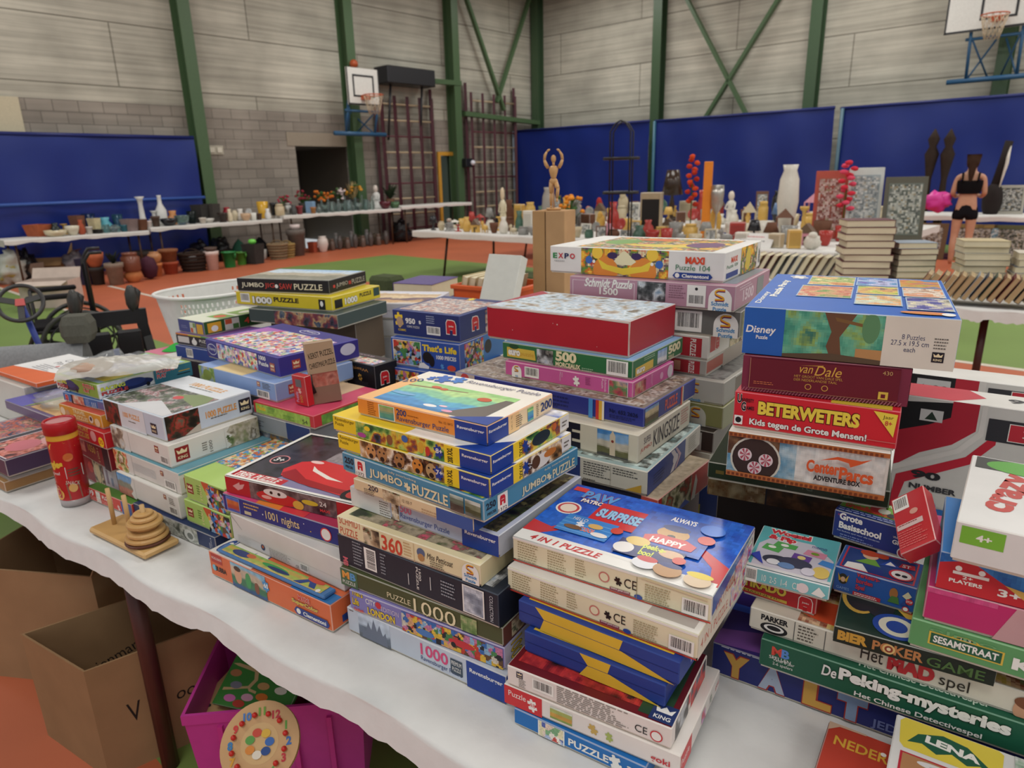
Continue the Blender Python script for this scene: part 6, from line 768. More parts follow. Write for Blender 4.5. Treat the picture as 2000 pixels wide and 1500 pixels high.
pbox('E11', GB, 'blue sea game box with a red players triangle', BG, dict({'*': '#1f6ab0'}, T='#2a78c0'), dict(F=[('pic', 0, 0, 1, 1, 'fine', ['#1a5aa0', '#2a78c0', '#3a8ad0', '#1f68b0'], 5, .005), ('p', [(0, .0), (0, .72), (.12, .92), (.26, .5), (.42, 0)], '#c42a34'), ('ci', .08, .66, .07, 'W'), ('ci', .17, .66, .07, 'W'), ('r', .06, .5, .2, .58, 'W'), tx('2+', .1, .4, .09, 'W', w=.04, b=.02), tx('PLAYERS', .05, .26, .1, 'W', w=.13, b=.03), tx('3+', .24, .18, .2, 'W', w=.09, b=.03), ('p', [(.26, .5), (.4, .0), (1, 0), (1, .12), (.6, .2)], '#d8b058'), ('p', [(.3, .95), (.42, .7), (.6, .6), (.9, .62), (1, .8), (1, 1), (.5, 1)], '#8a2a88'), ('p', [(.44, .56), (.6, .35), (.85, .3), (.9, .5), (.6, .56)], '#e0e0e8')]))
x, y, th, A, B, h, z = BX['E12']
pbox('E12', GB, 'white animal game box with red hand drawn lettering on its lid', BG, '#dfdedb', dict(F=[('r', .02, .5, .16, .92, '#7ab83e'), tx('4+', .07, .62, .16, 'W', w=.05, b=.03), tx('crazy', .3, .22, .52, '#c03a34', w=.5, b=.03)], T=[('r', .3, .02, .42, .14, '#7ab83e'), ('t', 'crazy', .2, .2, .17, '#c04038', dict(rot=80, w=.45, b=.04)), ('t', 'di', .4, .2, .15, '#c04038', dict(rot=80, w=.2, b=.04)), ('r', .02, .8, .3, .98, '#3a3a38'), ('e', .2, .88, .14, .1, '#5aa83a')]), geom=(x, y, 2.5, A, .26, h, z))
# small white box at the end of the satire game
pbox('E15', GB, 'small white box peeking out beneath the green pop dice game', BG, '#dcd6ce', dict(F=[tx('HEM', .3, .5, .22, '#5a2a28', w=.3)]), geom=tuple(P(.37, .985).xy) + (2.53, .17, .04, .024, BX['E5'][6] + BX['E5'][5] + .0005))
# two number-drum game boxes standing behind
def bingo(t0, t1, n0, dpt, z0, z1, lab, front):
    p = P(t1, n0); A_l = t1 - t0; arts = front
    return pbox('x', GB, lab, BG, dict({'*': '#cfcdc9'}, T='#d8d6d0'), arts, geom=(p.x, p.y, math.atan2(-TV.y, -TV.x), A_l, dpt, z1 - z0, z0), edge='#e4e2de')
bz = .752; H1 = onp(1775, 771, NV, 1.63).z
def bf(u): return u
BF = [('p', [(0, .78), (0, .96), (.22, .99), (.22, .9), (.1, .8)], '#1c1c20'), ('p', [(0, .55), (0, .78), (.12, .84), (.2, .9), (.2, 1), (.3, 1), (.3, .84), (.22, .74), (.1, .66)], '#b0283a'), ('p', [(0, .52), (0, .56), (.24, .72), (.31, .84), (.31, 1), (.33, 1), (.33, .82), (.26, .7)], '#d8d4d0'), ('p', [(.02, .2), (.0, .22), (.02, .5), (.28, .68), (.36, .82), (.36, .92), (.38, .92), (.38, .78), (.3, .64), (.06, .46)], '#c02a3c'), ('r', .08, .86, .17, .93, '#c8c8c8'), ('p', [(.1, .87), (.125, .92), (.15, .87)], '#2a3a30'), ('r', .34, .8, 1, .93, '#34343a'), tx('BIN', .42, .815, .095, '#c0303e', w=.3, b=.08, ol='W'), ('ci', .83, .865, .055, 'W'), ('ci', .83, .865, .047, '#2a8a68'), tx('G', .79, .83, .07, 'W', w=.08, b=.05), tx('90', .08, .5, .05, '#2a2a2e', w=.12, b=.05), tx('NUMBER', .08, .43, .035, '#3a3a3e', w=.19, b=.04)]
for k in range(20):
    a = k * PI / 10; BF += [('p', [(.6 + .03 * math.cos(a), .5 + .03 * math.sin(a)), (.6 + .2 * math.cos(a), .5 + .2 * math.sin(a)), (.6 + .2 * math.cos(a + .12), .5 + .2 * math.sin(a + .12))], '#2a2a30')]
for rr_ in (.2, .15, .1): BF += [('p', [(.6 + r_ * math.cos(k * PI / 16), .5 + r_ * math.sin(k * PI / 16)) for r_, ks in ((rr_, range(33)), (rr_ - .012, range(32, -1, -1))) for k in ks], '#3a3a42')]
BF += [('ci', .6, .5, .03, '#2a2a30'), ('e', .1, .3, .05, .04, '#2a68b0'), ('e', .16, .34, .04, .04, '#2a68b0'), ('e', .22, .29, .05, .04, '#2a68b0'), ('e', .08, .27, .04, .03, '#c8a040'), ('e', .16, .28, .04, .04, '#b83a40'), ('e', .24, .25, .03, .03, '#c8603a')]
bingo(-.105, .36, 1.63, .1, bz, H1, 'tall white and red number drum game box standing beside the right stack', dict(F=BF, T=[('p', [(0, 0), (0, 1), (.25, 1), (.32, .5), (.2, 0)], '#c03a48'), tx('90', .4, .4, .3, '#2a2a2e', w=.12, b=.04), ('e', .75, .4, .14, .25, '#3a3a48'), ('e', .78, .35, .12, .22, '#d8d6d0')]))
H2 = onp(1782, 728, NV, 1.9).z
bingo(-.12, .35, 1.9, .1, .755, H2, 'white and red number drum game box behind the taller identical game', dict(F=[('r', 0, .0, .3, 1, '#1c1c20'), ('r', .05, .86, .2, .97, '#c8c8c8'), tx('6-99', .06, .88, .05, '#2a2a2e', w=.13), ('r', .22, .5, .32, 1, '#b8283a'), ('r', .32, .5, .35, 1, '#d8d4d0'), ('r', .36, .84, 1, .96, '#34343a'), tx('BIN', .46, .85, .1, '#c0303e', w=.3, b=.08, ol='W'), ('ci', .88, .9, .06, '#2a8a68'), tx('G', .845, .86, .07, 'W', w=.07, b=.04)]))
# leaning red card box, and the two boxes at the front edge
def slab(name, label, cat, c4, thick, c, art, m='gloss'):
    """a thin box from its four front corners (bottom-left, bottom-right, top-right, top-left)"""
    bl, br, tr, tl = [Vector(q) for q in c4]; xa = ((br - bl) + (tr - tl)); W_ = xa.length / 2; xa.normalize(); ya = ((tl - bl) + (tr - br)); H_ = ya.length / 2; ya = (ya - xa * ya.dot(xa)).normalized(); za = xa.cross(ya)
    o = (bl + br + tr + tl) / 4; t = bpy.data.objects.new(name, None); C.objects.link(t); tag(t, label, cat); Mx = Matrix((xa, ya, za)).transposed().to_4x4(); Mx.translation = o; t.matrix_world = Mx
    mb = MB().use(m); mb.box(-W_ / 2, -H_ / 2, -thick, W_ / 2, H_ / 2, 0, c, ch=.0012, edge=mix(c, 'W', .3)); decals(mb, W_, H_, 0, 'T', art); mb.build('lid', t); return t
q = lambda x, y, n_: onp(x, y, NV, n_) - TV * .034
slab('card_game_box', 'thin red card box leaning against the white animal game', 'card game', (q(1770, 1106, 1.035), q(1839, 1074, 1.035), q(1896, 947, 1.13), q(1827, 976, 1.13)), .022, '#c23038', [('bar', .05, .72, .5, .97), ('e', .6, .62, .12, .05, '#d8a090'), ('r', .05, .38, .8, .47, '#d8c0bc'), fine(.1, .44, .6, 1, .04, '#8a3a3a')] + [fine(.05, .32, .85, 7, .04, '#d86a68')])
def flatbox(name, label, t0, t1, n0, n1, z0, z1, c, T, F=(), L=(), rz=0.0):
    c_ = P((t0 + t1) / 2, (n0 + n1) / 2, z0); t = thing(name, label, 'board game', c_, math.atan2(TV.y, TV.x) + rz); A, B, h = t1 - t0, n1 - n0, z1 - z0
    mb = MB().use('card'); cc = c if isinstance(c, dict) else {'*': c}
    mb.box(-A / 2, -B / 2, .003, A / 2, B / 2, h, cc, ch=.0018, edge=mix(cc['*'], 'W', .4)); decals(mb, A, B, h, 'T', list(T)); decals(mb, A, B, h, 'L', list(L)); mb.build('lid', t)
    m2 = MB().use('card'); m2.box(-A / 2 + .003, -B / 2 + .003, 0, A / 2 - .003, B / 2 - .003, h * .7, '#cfc8b8'); m2.build('tray', t); return t
flatbox(GB, 'worn red card box with pale yellow lettering at the table edge', -.093, .16, .68, .958, .7525, .79, {'*': '#b83a28'}, [tx('NEDERLANDSE', .05, .84, .07, '#d8a83a', w=.6, b=.02), tx('Sc', .04, .35, .35, '#e0c890', w=.5, b=.06), ('p', [(0, .93), (.06, .98), (.2, .985), (.2, 1), (0, 1)], '#c8a890'), ('ci', .3, .9, .015, 'W')], L=[('pic', 0, 0, 1, 1, 'fine', ['#8a3a28', '#a89080', '#6a3020'], 5)])
NAIL = [('r', .04, .52, .42, .74, '#b82a3a'), ('r', .05, .58, .3, .73, '#b08058'), ('e', .18, .7, .07, .02, '#d8d8d8'), ('p', [(.16, .7), (.2, .7), (.19, .6), (.17, .6)], '#c0c0c0'), ('p', [(.27, .6), (.29, .64), (.28, .64), (.28, .69), (.29, .69), (.27, .73), (.25, .69), (.26, .69), (.26, .64), (.25, .64)], 'W'), tx('Super\nSafe', .1, .5, .04, 'W', w=.16, b=.02)]
flatbox(GB, 'white hammer game box with a yellow logo, overlapping the worn red box', -.01, .28, .70, .975, .7915, .832, {'*': '#dcdcda'}, [('p', [(.03, .8), (.02, .96), (.04, .99), (.42, .99), (.44, .97), (.43, .8), (.41, .77), (.05, .77)], '#e0cc4a'), ('p', [(.06, .82), (.1, .9), (.2, .95), (.3, .93), (.42, .8), (.35, .83), (.3, .8), (.24, .84), (.18, .8), (.12, .84)], '#1f5a44'), tx('LENA', .13, .86, .055, 'W', w=.22, b=.05, rot=-5)] + NAIL + [tx('Hammerspiel\nHammerspel\nJeu', .5, .6, .06, '#b83a3a', w=.42, b=.02), ('r', .5, .36, .9, .56, '#b08058'), ('e', .7, .94, .16, .03, '#9ab8a0'), ('pic', .48, .88, .8, .99, 'fine', ['#dcdcda', '#dcdcda', '#8aa890', '#dcdcda'], 3)])
# plastic bag of parts standing on the animal game box
p = P(.2, 1.03, BX['E12'][6] + BX['E12'][5] + .004); t = thing('plastic_bag', 'clear plastic bag of colourful toys on the white animal game', 'bag', p)
mb = MB().use('film'); mb.ball(.05, .02, .115, .085, '#d8dce8', ry=.07, rz=.115, bump=.35, seed=3, seg=24, ring=16); mb.build('film', t)
for i, (dx, dy, dz, c) in enumerate(((.02, -.01, .045, '#2a68b8'), (.07, .0, .05, '#2a58a8'), (.05, .03, .1, '#c84a38'), (.03, .0, .13, '#c8a080'), (.07, .02, .16, '#d8c0a8'))): mb = MB().use('plastic'); mb.ball(dx, dy, dz, .032, c, bump=.3, seed=i); mb.build('toy_piece', t)
# ================================================================ other things on and under the near tables
def openbox(name, label, c, n0_, ang, A, B, h, c_in='#8a6a48', flaps=(), wr=(), z=0.0, sh=0.0):
    """open cardboard carton; c is its near corner, its sides run along ang (A, to the right) and ang+90deg (B, to the back)"""
    o = Vector((c.x, c.y, z)) + Vector((math.cos(ang), math.sin(ang), 0)) * A / 2 + Vector((-math.sin(ang), math.cos(ang), 0)) * B / 2
    SH = Matrix(((1, sh, 0, sh * B / 2), (0, 1, 0, 0), (0, 0, 1, 0), (0, 0, 0, 1))); t = thing(name, label, 'cardboard box', o, ang); w_ = .006; kc = n0_
    for (x0, y0, x1, y1) in ((-A / 2, -B / 2, A / 2, -B / 2 + w_), (-A / 2, B / 2 - w_, A / 2, B / 2), (-A / 2, -B / 2 + w_, -A / 2 + w_, B / 2 - w_), (A / 2 - w_, -B / 2 + w_, A / 2, B / 2 - w_)):
        mb = MB().use('kraft'); mb.M = SH; mb.box(x0, y0, 0, x1, y1, h, kc)
        for f, items in wr:
            if (f == 'F' and y0 == -B / 2 and x0 == -A / 2 and x1 == A / 2) or (f == 'L' and x0 == -A / 2 and y1 < B / 2 and y0 > -B / 2): decals(mb, A, B, h, f, items)
            if f == 'I' and y1 == B / 2 and x1 == A / 2:
                k2 = MB().use('kraft'); decals(k2, A, B, h, 'F', items); mb.add([(v[0], v[1] + B - w_ , v[2]) for v in k2.v], k2.f, [c_ for c_ in k2.c])
        mb.build('side_panel', t)
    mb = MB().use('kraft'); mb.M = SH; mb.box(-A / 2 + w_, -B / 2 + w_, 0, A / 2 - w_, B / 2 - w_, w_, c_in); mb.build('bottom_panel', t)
    for side, d, L_ in flaps:
        mb = MB().use('kraft'); mb.M = SH; a = math.radians(d); dx, dz = math.cos(a) * L_, math.sin(a) * L_
        if side == 'F': mb.add([(-A / 2, -B / 2, h), (A / 2, -B / 2, h), (A / 2, -B / 2 - dx, h + dz), (-A / 2, -B / 2 - dx, h + dz), (-A / 2, -B / 2 + .005, h), (A / 2, -B / 2 + .005, h), (A / 2, -B / 2 - dx + .004, h + dz + .003), (-A / 2, -B / 2 - dx + .004, h + dz + .003)], [(0, 1, 2, 3), (4, 7, 6, 5), (1, 5, 6, 2), (0, 3, 7, 4), (2, 6, 7, 3)], kc)
        if side == 'K': mb.add([(-A / 2, B / 2, h), (A / 2, B / 2, h), (A / 2, B / 2 + dx, h + dz), (-A / 2, B / 2 + dx, h + dz), (-A / 2, B / 2 - .005, h), (A / 2, B / 2 - .005, h), (A / 2, B / 2 + dx - .004, h + dz + .003), (-A / 2, B / 2 + dx - .004, h + dz + .003)], [(0, 1, 2, 3), (4, 7, 6, 5), (1, 5, 6, 2), (0, 3, 7, 4), (2, 6, 7, 3)], kc)
        if side in 'LR':
            s_ = -1 if side == 'L' else 1; mb.add([(s_ * A / 2, -B / 2, h), (s_ * A / 2, B / 2, h), (s_ * (A / 2 + dx), B / 2, h + dz), (s_ * (A / 2 + dx), -B / 2, h + dz), (s_ * A / 2 - s_ * .005, -B / 2, h), (s_ * A / 2 - s_ * .005, B / 2, h), (s_ * (A / 2 + dx), B / 2, h + dz + .005), (s_ * (A / 2 + dx), -B / 2, h + dz + .005)], [(0, 1, 2, 3), (4, 7, 6, 5), (1, 5, 6, 2), (0, 3, 7, 4), (2, 6, 7, 3)], kc)
        mb.build('flap', t)
    return t
KC = '#9a7a58'
N1 = at(163, 1313, .36); R1_ = at(416, 1219, .36); a1_ = math.atan2(R1_.y - N1.y, R1_.x - N1.x)
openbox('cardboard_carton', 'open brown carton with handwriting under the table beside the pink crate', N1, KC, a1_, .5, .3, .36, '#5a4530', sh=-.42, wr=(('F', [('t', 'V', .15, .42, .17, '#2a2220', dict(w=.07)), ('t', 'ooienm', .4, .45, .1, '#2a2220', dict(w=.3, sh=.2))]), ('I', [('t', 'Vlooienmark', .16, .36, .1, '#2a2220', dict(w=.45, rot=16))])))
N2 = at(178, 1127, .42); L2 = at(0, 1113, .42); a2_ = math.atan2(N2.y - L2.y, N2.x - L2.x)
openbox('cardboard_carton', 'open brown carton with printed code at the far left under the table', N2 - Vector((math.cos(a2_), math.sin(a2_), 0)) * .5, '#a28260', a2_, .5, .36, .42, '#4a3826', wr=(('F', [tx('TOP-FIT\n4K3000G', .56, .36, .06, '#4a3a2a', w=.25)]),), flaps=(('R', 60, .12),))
# pink crate with wooden puzzles
pz = .33; PL, PR = at(352, 1400, pz), at(709, 1368, pz); ap = math.atan2(PR.y - PL.y, PR.x - PL.x); Ap = (PR - PL).length; Bp = .32
co = Vector((PL.x, PL.y, 0)) + Vector((math.cos(ap), math.sin(ap), 0)) * Ap / 2 + Vector((-math.sin(ap), math.cos(ap), 0)) * Bp / 2
t = thing('plastic_crate', 'pink plastic crate full of wooden puzzles under the table', 'crate', co, ap); MG = '#c23f96'
mb = MB().use('plastic'); w0, w1 = .86, 1.0
def ring(z, k, th): return [(x * k * Ap / 2, y * (Bp / 2 - (1 - k) * Ap / 2), z) for x, y in ((-1, -1), (1, -1), (1, 1), (-1, 1))]
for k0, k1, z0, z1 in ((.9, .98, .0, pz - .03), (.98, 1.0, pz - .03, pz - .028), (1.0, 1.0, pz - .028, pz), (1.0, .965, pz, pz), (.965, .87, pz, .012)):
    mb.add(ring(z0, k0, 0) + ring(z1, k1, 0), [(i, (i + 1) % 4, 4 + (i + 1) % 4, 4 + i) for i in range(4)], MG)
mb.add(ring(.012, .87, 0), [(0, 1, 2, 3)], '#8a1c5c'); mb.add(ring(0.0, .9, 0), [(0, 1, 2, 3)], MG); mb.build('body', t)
mb = MB().use('plastic')
for s_ in (-1, 1): mb.box(s_ * Ap / 2 * .975 - .006, -.07, pz - .1, s_ * Ap / 2 * .975 + .012 * s_, .07, pz - .07, '#7a1650', .003)
for x in (-.6, -.2, .2, .6): mb.box(x * Ap / 2 - .006, -Bp / 2 * .985 - .006, .03, x * Ap / 2 + .006, -Bp / 2 * .965 + .01, pz - .04, '#c83a90')
mb.build('handle', t)
q = lambda x, y, n_: onp(x, y, NV, n_)
n0 = PL.dot(NV)
gb = [(('e'), u, v, .08, .06, c) for u, v, c in ((.2, .8, '#d8b040'), (.12, .55, '#b87a50'), (.2, .36, '#7a7a88'), (.2, .14, '#d070b0'), (.42, .2, '#d8a0b8'), (.6, .25, '#d8782a'), (.56, .42, '#c89a60'), (.62, .7, '#d89ab8'), (.75, .6, '#c8b8a8'), (.8, .4, '#e0d8c8'), (.65, .1, '#d87030'), (.35, .08, '#b83a28'), (.45, .85, '#d8b058'))]
gpath = [('p', [(.02, .7), (.1, .72), (.4, .68), (.45, .5), (.4, .35), (.15, .27), (.05, .24), (.05, .29), (.15, .31), (.36, .38), (.4, .5), (.36, .62), (.1, .67)], '#c8a878'), ('p', [(.36, .36), (.4, .3), (.5, .28), (.5, .32), (.42, .34)], '#c8a878')]
slab('puzzle_board', 'green wooden farm animal puzzle board sticking up out of the pink crate', 'wooden puzzle', (q(399, 1374, n0 + .09), q(541, 1389, n0 + .16), q(625, 1300, n0 + .27), q(484, 1262, n0 + .24)), .01, '#3a8034', gpath + gb, 'card')
slab('puzzle_board', 'plain edged wooden puzzle board half hidden under the green farm puzzle', 'wooden puzzle', (q(376, 1384, n0 + .075) - Vector((0, 0, .02)), q(500, 1410, n0 + .13) - Vector((0, 0, .02)), q(560, 1330, n0 + .26) - Vector((0, 0, .02)), q(440, 1290, n0 + .22) - Vector((0, 0, .02))), .008, '#c8a878', [('e', .6, .1, .08, .05, '#2a3a88'), ('e', .15, .2, .05, .04, '#3a3a38')], 'card')
# round clock puzzle
cc = q(507, 1452, n0 - .02); t = thing('clock_puzzle', 'round wooden clock puzzle with numbers leaning on the front of the pink crate', 'wooden puzzle', cc)
xa = Vector((math.cos(ap), math.sin(ap), .12)).normalized(); yv = Vector((-math.sin(ap) * .75, math.cos(ap) * .75, .66)); ya = (yv - xa * yv.dot(xa)).normalized(); Mx = Matrix((xa, ya, xa.cross(ya))).transposed().to_4x4(); Mx.translation = cc; t.matrix_world = Mx
mb = MB().use('card'); Rr = .083; mb.lathe([(Rr, -.009), (Rr, 0)], '#c8a070', seg=48, smooth=False); k2 = MB().use('card')
its = [('ci', .5, .5, .24, '#d0ac78')]
for i, (nn, cl) in enumerate((('12', '#b8303a'), ('1', '#5a9a3a'), ('2', '#3a6ab0'), ('3', '#b8303a'), ('4', '#5a9a48'), ('5', '#3a78b8'), ('6', '#b8342e'), ('7', '#d8a030'), ('8', '#3a7ab0'), ('9', '#c83a38'), ('10', '#4a78b8'), ('11', '#6a9a38'))):
    a = PI / 2 - i * PI / 6 - .6; its += [tx(nn, .5 + .37 * math.cos(a), .5 + .37 * math.sin(a) - .05, .1, cl, al='c', b=.05)]
for i, cl in enumerate(('#3a68b0', '#d8b040', '#c84a38', '#5a9a48', '#d88838', '#e0d8c8', '#2a4a88')): its += [('e', .5 + .13 * math.cos(i * .9), .5 + .13 * math.sin(i * .9), .06, .05, cl)]
decals(k2, 2 * Rr, 2 * Rr, 0, 'T', its); mb.add([v for v in k2.v], k2.f, list(k2.c)); mb.build('board', t)
for i in range(12):
    a = PI / 2 - i * PI / 6 - .35; mb = MB().use('plastic'); mb.ball(Rr * .68 * math.cos(a), Rr * .68 * math.sin(a), .006, .006, '#c83028', seg=8, ring=6); mb.build('peg', t)
p = q(635, 1395, n0 + .3); mb = MB().use('bag'); mb.ball(0, 0, -.02, .09, '#c8ccd0', ry=.07, rz=.05, bump=.6, seed=8, seg=24, ring=14); tag(mb.build('plastic_bag', loc=p), 'crumpled clear plastic bag inside the pink crate', 'bag')
# tower ring toy
hb0 = at(262, 1052, .752); th_ = math.atan2(TV.y, TV.x) + .02; t = thing('ring_tower_toy', 'wooden tower toy with stacked rings and bare pegs on the white table', 'wooden toy', hb0, th_)
mb = MB().use('card'); mb.box(-.125, -.045, 0, .125, .045, .017, '#c8a066', .006, '#d4ae76'); mb.build('base', t)
for x in (-.085, -.01): mb = MB().use('card'); mb.tube([(x, 0, .017), (x, 0, .115)], .0055, '#c8a470', seg=12); mb.build('peg', t)
x = .068; mb = MB().use('card'); mb.tube([(x, 0, .017), (x, 0, .11)], .0055, '#c8a470', seg=12); mb.build('peg', t)
zz = .018
for r_, h_, c_ in ((.05, .007, '#5a3222'), (.048, .011, '#c09860'), (.042, .012, '#c8a068'), (.028, .01, '#b88a54'), (.04, .013, '#c49c62'), (.03, .011, '#cca46c'), (.022, .008, '#c49c62')):
    mb = MB().use('card'); mb.lathe([(.0062, zz), (r_ - .003, zz), (r_, zz + h_ * .3), (r_, zz + h_ * .7), (r_ - .003, zz + h_), (.0062, zz + h_)], c_, seg=32, cx=x, smooth=False, cap=False); mb.build('ring', t); zz += h_ + .0003
# crisps tube
cb = at(150, 978, .752); t = thing('crisps_tube', 'red cardboard crisps tube standing on the white table edge', 'crisps tube', cb); RC = .0375
mb = MB().use('gloss'); mb.lathe([(RC, 0), (RC, .018)], '#a8a0a0', seg=32); mb.lathe([(RC, .018), (RC, .19)], '#b31f24', seg=32, cap=False); mb.lathe([(RC, .19), (RC, .205)], '#d8a83a', seg=32, cap=False)
def wrap(items, w_, h_, z0, a0, r):
    k = MB().use('gloss'); decals(k, w_, .01, h_, 'F', items, start=.0004); out = []
    for v in k.v: an = a0 + (v[0] / r); rr_ = r - (v[1] + .005); out.append((rr_ * math.sin(an), -rr_ * math.cos(an), z0 + v[2]))
    return out, k.f, list(k.c)
for it in (wrap([('r', .02, .3, .98, .98, '#b31f24'), tx('Pringles', .0, .52, .16, '#e0c040', w=.5, b=.06), tx('Original', .05, .42, .07, 'W', w=.36), ('r', .52, .36, .86, .56, '#d8dcd8'), fine(.56, .5, .25, 3, .05), ('e', .2, .16, .16, .12, '#d89a48'), ('e', .28, .1, .13, .1, '#e0aa58'), ('p', [(.5, .0), (.48, .3), (.72, .3), (.74, .0)], '#8a5a48'), ('e', .6, .2, .08, .07, '#d8a860'), tx('SNACK', .48, .28, .06, '#d8d0c0', w=.25, rot=-15), ('ci', .62, .72, .09, '#c86a38')], .13, .17, .02, .25, RC), wrap([('p', [(.02, .3), (.2, .8), (.35, .5), (.5, .95), (.62, .5), (.8, .85), (.98, .4), (.8, .1), (.3, .05)], '#e0b848')], .13, .035, .165, .2, RC)): mb.add(*it)
mb.build('tube', t)
mb = MB().use('plastic'); mb.lathe([(RC + .001, .205), (RC + .0025, .206), (RC + .0025, .236), (RC, .24), (RC - .004, .24), (RC - .006, .236)], '#b01c24', seg=32, cap=False); mb.lathe([(.0001, .2355), (RC - .005, .2355)], '#c8888a', seg=32, cap=False); mb.build('lid', t)
# paper bag and small red box standing on the pink topped puzzle
kz = BX['K6'][6] + BX['K6'][5] + .002
bl, br = at(612, 790, kz), at(664, 783, kz); dv = (br - bl).normalized()
tl = bl + Vector((0, 0, 1)) * .16 - dv * .03 + NV * .03; tr = br + Vector((0, 0, 1)) * .168 - dv * .02 + NV * .03
t = slab('paper_bag', 'brown paper bag stamped for christmas puzzles beside the black mystery puzzle', 'paper bag', (bl, br, tr, tl), .035, '#b09478', [('r', 0, .0, 1, .28, '#8a6a5a'), ('r', 0, .28, 1, .5, '#98544a'), ('pic', 0, .28, 1, .48, 'fine', ['#98544a', '#b87a6a', '#a8584a', '#c8a898'], 4), tx('KERST PUZZEL', .1, .74, .09, '#2a2622', w=.86, rot=6), tx('CHRISTMAS PUZZLE', .08, .58, .085, '#2a2622', w=.9, rot=6)], 'kraft')
mb = MB().use('plastic'); mb.tube([(-.035, .0, .004), (-.036, -.025, .006), (-.03, -.05, .004)], .005, '#1c1a1a'); mb.build('clip', t)
bl, br = at(578, 789, kz), at(603, 795, kz); slab('card_game_box', 'slim red card game box standing upright before the brown paper bag', 'card game', (bl, br, br + Vector((0, 0, .082)) - dv * .004, bl + Vector((0, 0, .082)) - dv * .004), .022, '#bf2228', [('r', .25, .62, .7, .88, '#6a6468'), ('jig', .5, .5, .22, '#e0b0a8'), ('t', 'Puzzle', .35, .1, .2, '#c8b8e0', dict(rot=90, w=.35)), ('t', '500', .65, .1, .18, '#d8a048', dict(rot=90, w=.25))])
# zip bag on the racing puzzle
mz = BX['M1'][6] + BX['M1'][5] + .003; p = at(238, 722, mz + .012); t = thing('plastic_bag', 'clear plastic bag of puzzle pieces lying on the green racing puzzle', 'bag', p, .35)
mb = MB().use('bag'); mb.grid(lambda u, v: ((u - .5) * .3, (v - .5) * .15 + .01 * math.sin(u * 9), .004 + .036 * max(0, math.sin(PI * v)) ** .6 * max(0, 1 - (2 * u - .85) ** 2) ** .5 + .004 * mn.noise(Vector((u * 14, v * 9, 3)))), 60, 30, '#c9c4ba'); mb.build('film', t)
mb = MB().use('card'); mb.ball(-.07, -.01, .018, .055, '#b89a86', ry=.05, rz=.016, bump=.25, seed=4); mb.build('puzzle_pieces', t)
# pile of flat puzzles at the far left end of the table
flatbox('puzzle_board', 'thick plain wooden puzzle board at the bottom of the far left pile', -2.66, -2.215, .65, .97, .7525, .785, '#a07a4c', [])
PPL = '#4a3a58'
flatbox(PB, 'purple puzzle box with flower pictures in the far left pile', -2.60, -2.20, .66, .99, .80, .852, {'*': PPL}, [('r', .02, .02, .48, .98, '#d8d4d8'), ('pic', .03, .03, .47, .97, 'fine', ['#2a3a5a', '#c8603a', '#3a5a78', '#d87a68', '#4a6a58', '#e0a890'], 4), ('r', .55, .02, .98, .98, '#e0d8dc'), ('pic', .56, .03, .98, .97, 'fine', ['#26202c', '#8a3a38', '#d89088', '#b85a48', '#3a4a38', '#e0b0a8'], 5), ('e', .85, .5, .12, .14, '#d8a0a0'), ('e', .78, .25, .12, .14, '#c8707c'), ('r', .49, .02, .54, .98, '#3a3a44')], L=[])
mb = MB().use('film'); c_ = P(-2.4, .82, .80); mb.box(-.2, -.16, -.0135, .2, .16, -.002, '#c8c8c8', .003); tag(mb.build('plastic_sleeve', loc=c_, rz=math.atan2(TV.y, TV.x)), 'clear plastic sleeve between the wooden board and the flower puzzle', 'plastic sleeve')
flatbox(PB, 'food picture puzzle box with a blue end, wrapped in plastic, on the far left pile', -2.72, -2.26, .86, 1.14, .8535, .888, {'*': '#6a5a80'}, [('r', 0, 0, .3, 1, '#5a58a8'), ('ci', .15, .6, .2, '#8a88c8'), ('p', [(.3, 0), (.42, .4), (.36, 1), (.3, 1)], '#8aa048'), ('pic', .36, .05, .98, .95, 'land', ['#c86a4a', '#d8b888', '#e0cca0', '#d0a878'], 4), ('e', .6, .5, .12, .16, '#8a7a4a'), ('e', .72, .5, .1, .1, '#7a9a48'), ('r', .62, .72, .95, .95, '#b83a34')], L=[])
mb = MB().use('film'); c_ = P(-2.44, 1.0, .905); mb.ball(0, 0, 0, .19, '#c4c4c0', ry=.12, rz=.014, bump=.5, seed=5, seg=28, ring=10); tag(mb.build('plastic_wrap', loc=c_, rz=-.5), 'crumpled clear plastic wrap over the food puzzle box', 'plastic wrap')
flatbox('paper_packet', 'white and orange printed paper packet at the far left table edge', -3.04, -2.68, .95, 1.22, .91, .93, {'*': '#d8622c'}, [('p', [(0, .25), (1, .4), (1, 1), (0, 1)], '#e6e6e6'), tx('Cartridge\nPin Pack', .3, .6, .09, '#2a2a34', w=.5), ('ci', .5, .55, .03, '#c83a38'), ('ci', .6, .55, .03, '#3a78c8'), fine(.25, .5, .4, 4, .05, '#8a8a90')])
flatbox('storage_box', 'white cardboard storage box under the orange paper packet', -3.06, -2.74, .93, 1.25, .7525, .909, '#c8c4be', [])
c_ = P(-2.52, 1.31, .752); t = thing('plastic_tub', 'dark red plastic tub behind the food puzzle', 'tub', c_, math.atan2(TV.y, TV.x)); mb = MB().use('plastic'); mb.box(-.085, -.06, 0, .085, .06, .19, '#98182a', .008)
for i in range(5): mb.box(-.07 + i * .032, -.064, .02, -.058 + i * .032, -.06, .17, '#8a1424')
mb.box(-.09, -.065, .18, .09, .065, .19, '#a31c30', .004); mb.build('body', t)
flatbox('storage_box', 'white and pink flat box behind the dark red tub', -2.80, -2.38, 1.40, 1.68, .7525, .93, {'*': '#d2cdca', 'L': '#c8a8b0'}, [('r', 0, 0, .3, 1, '#d06a88')])
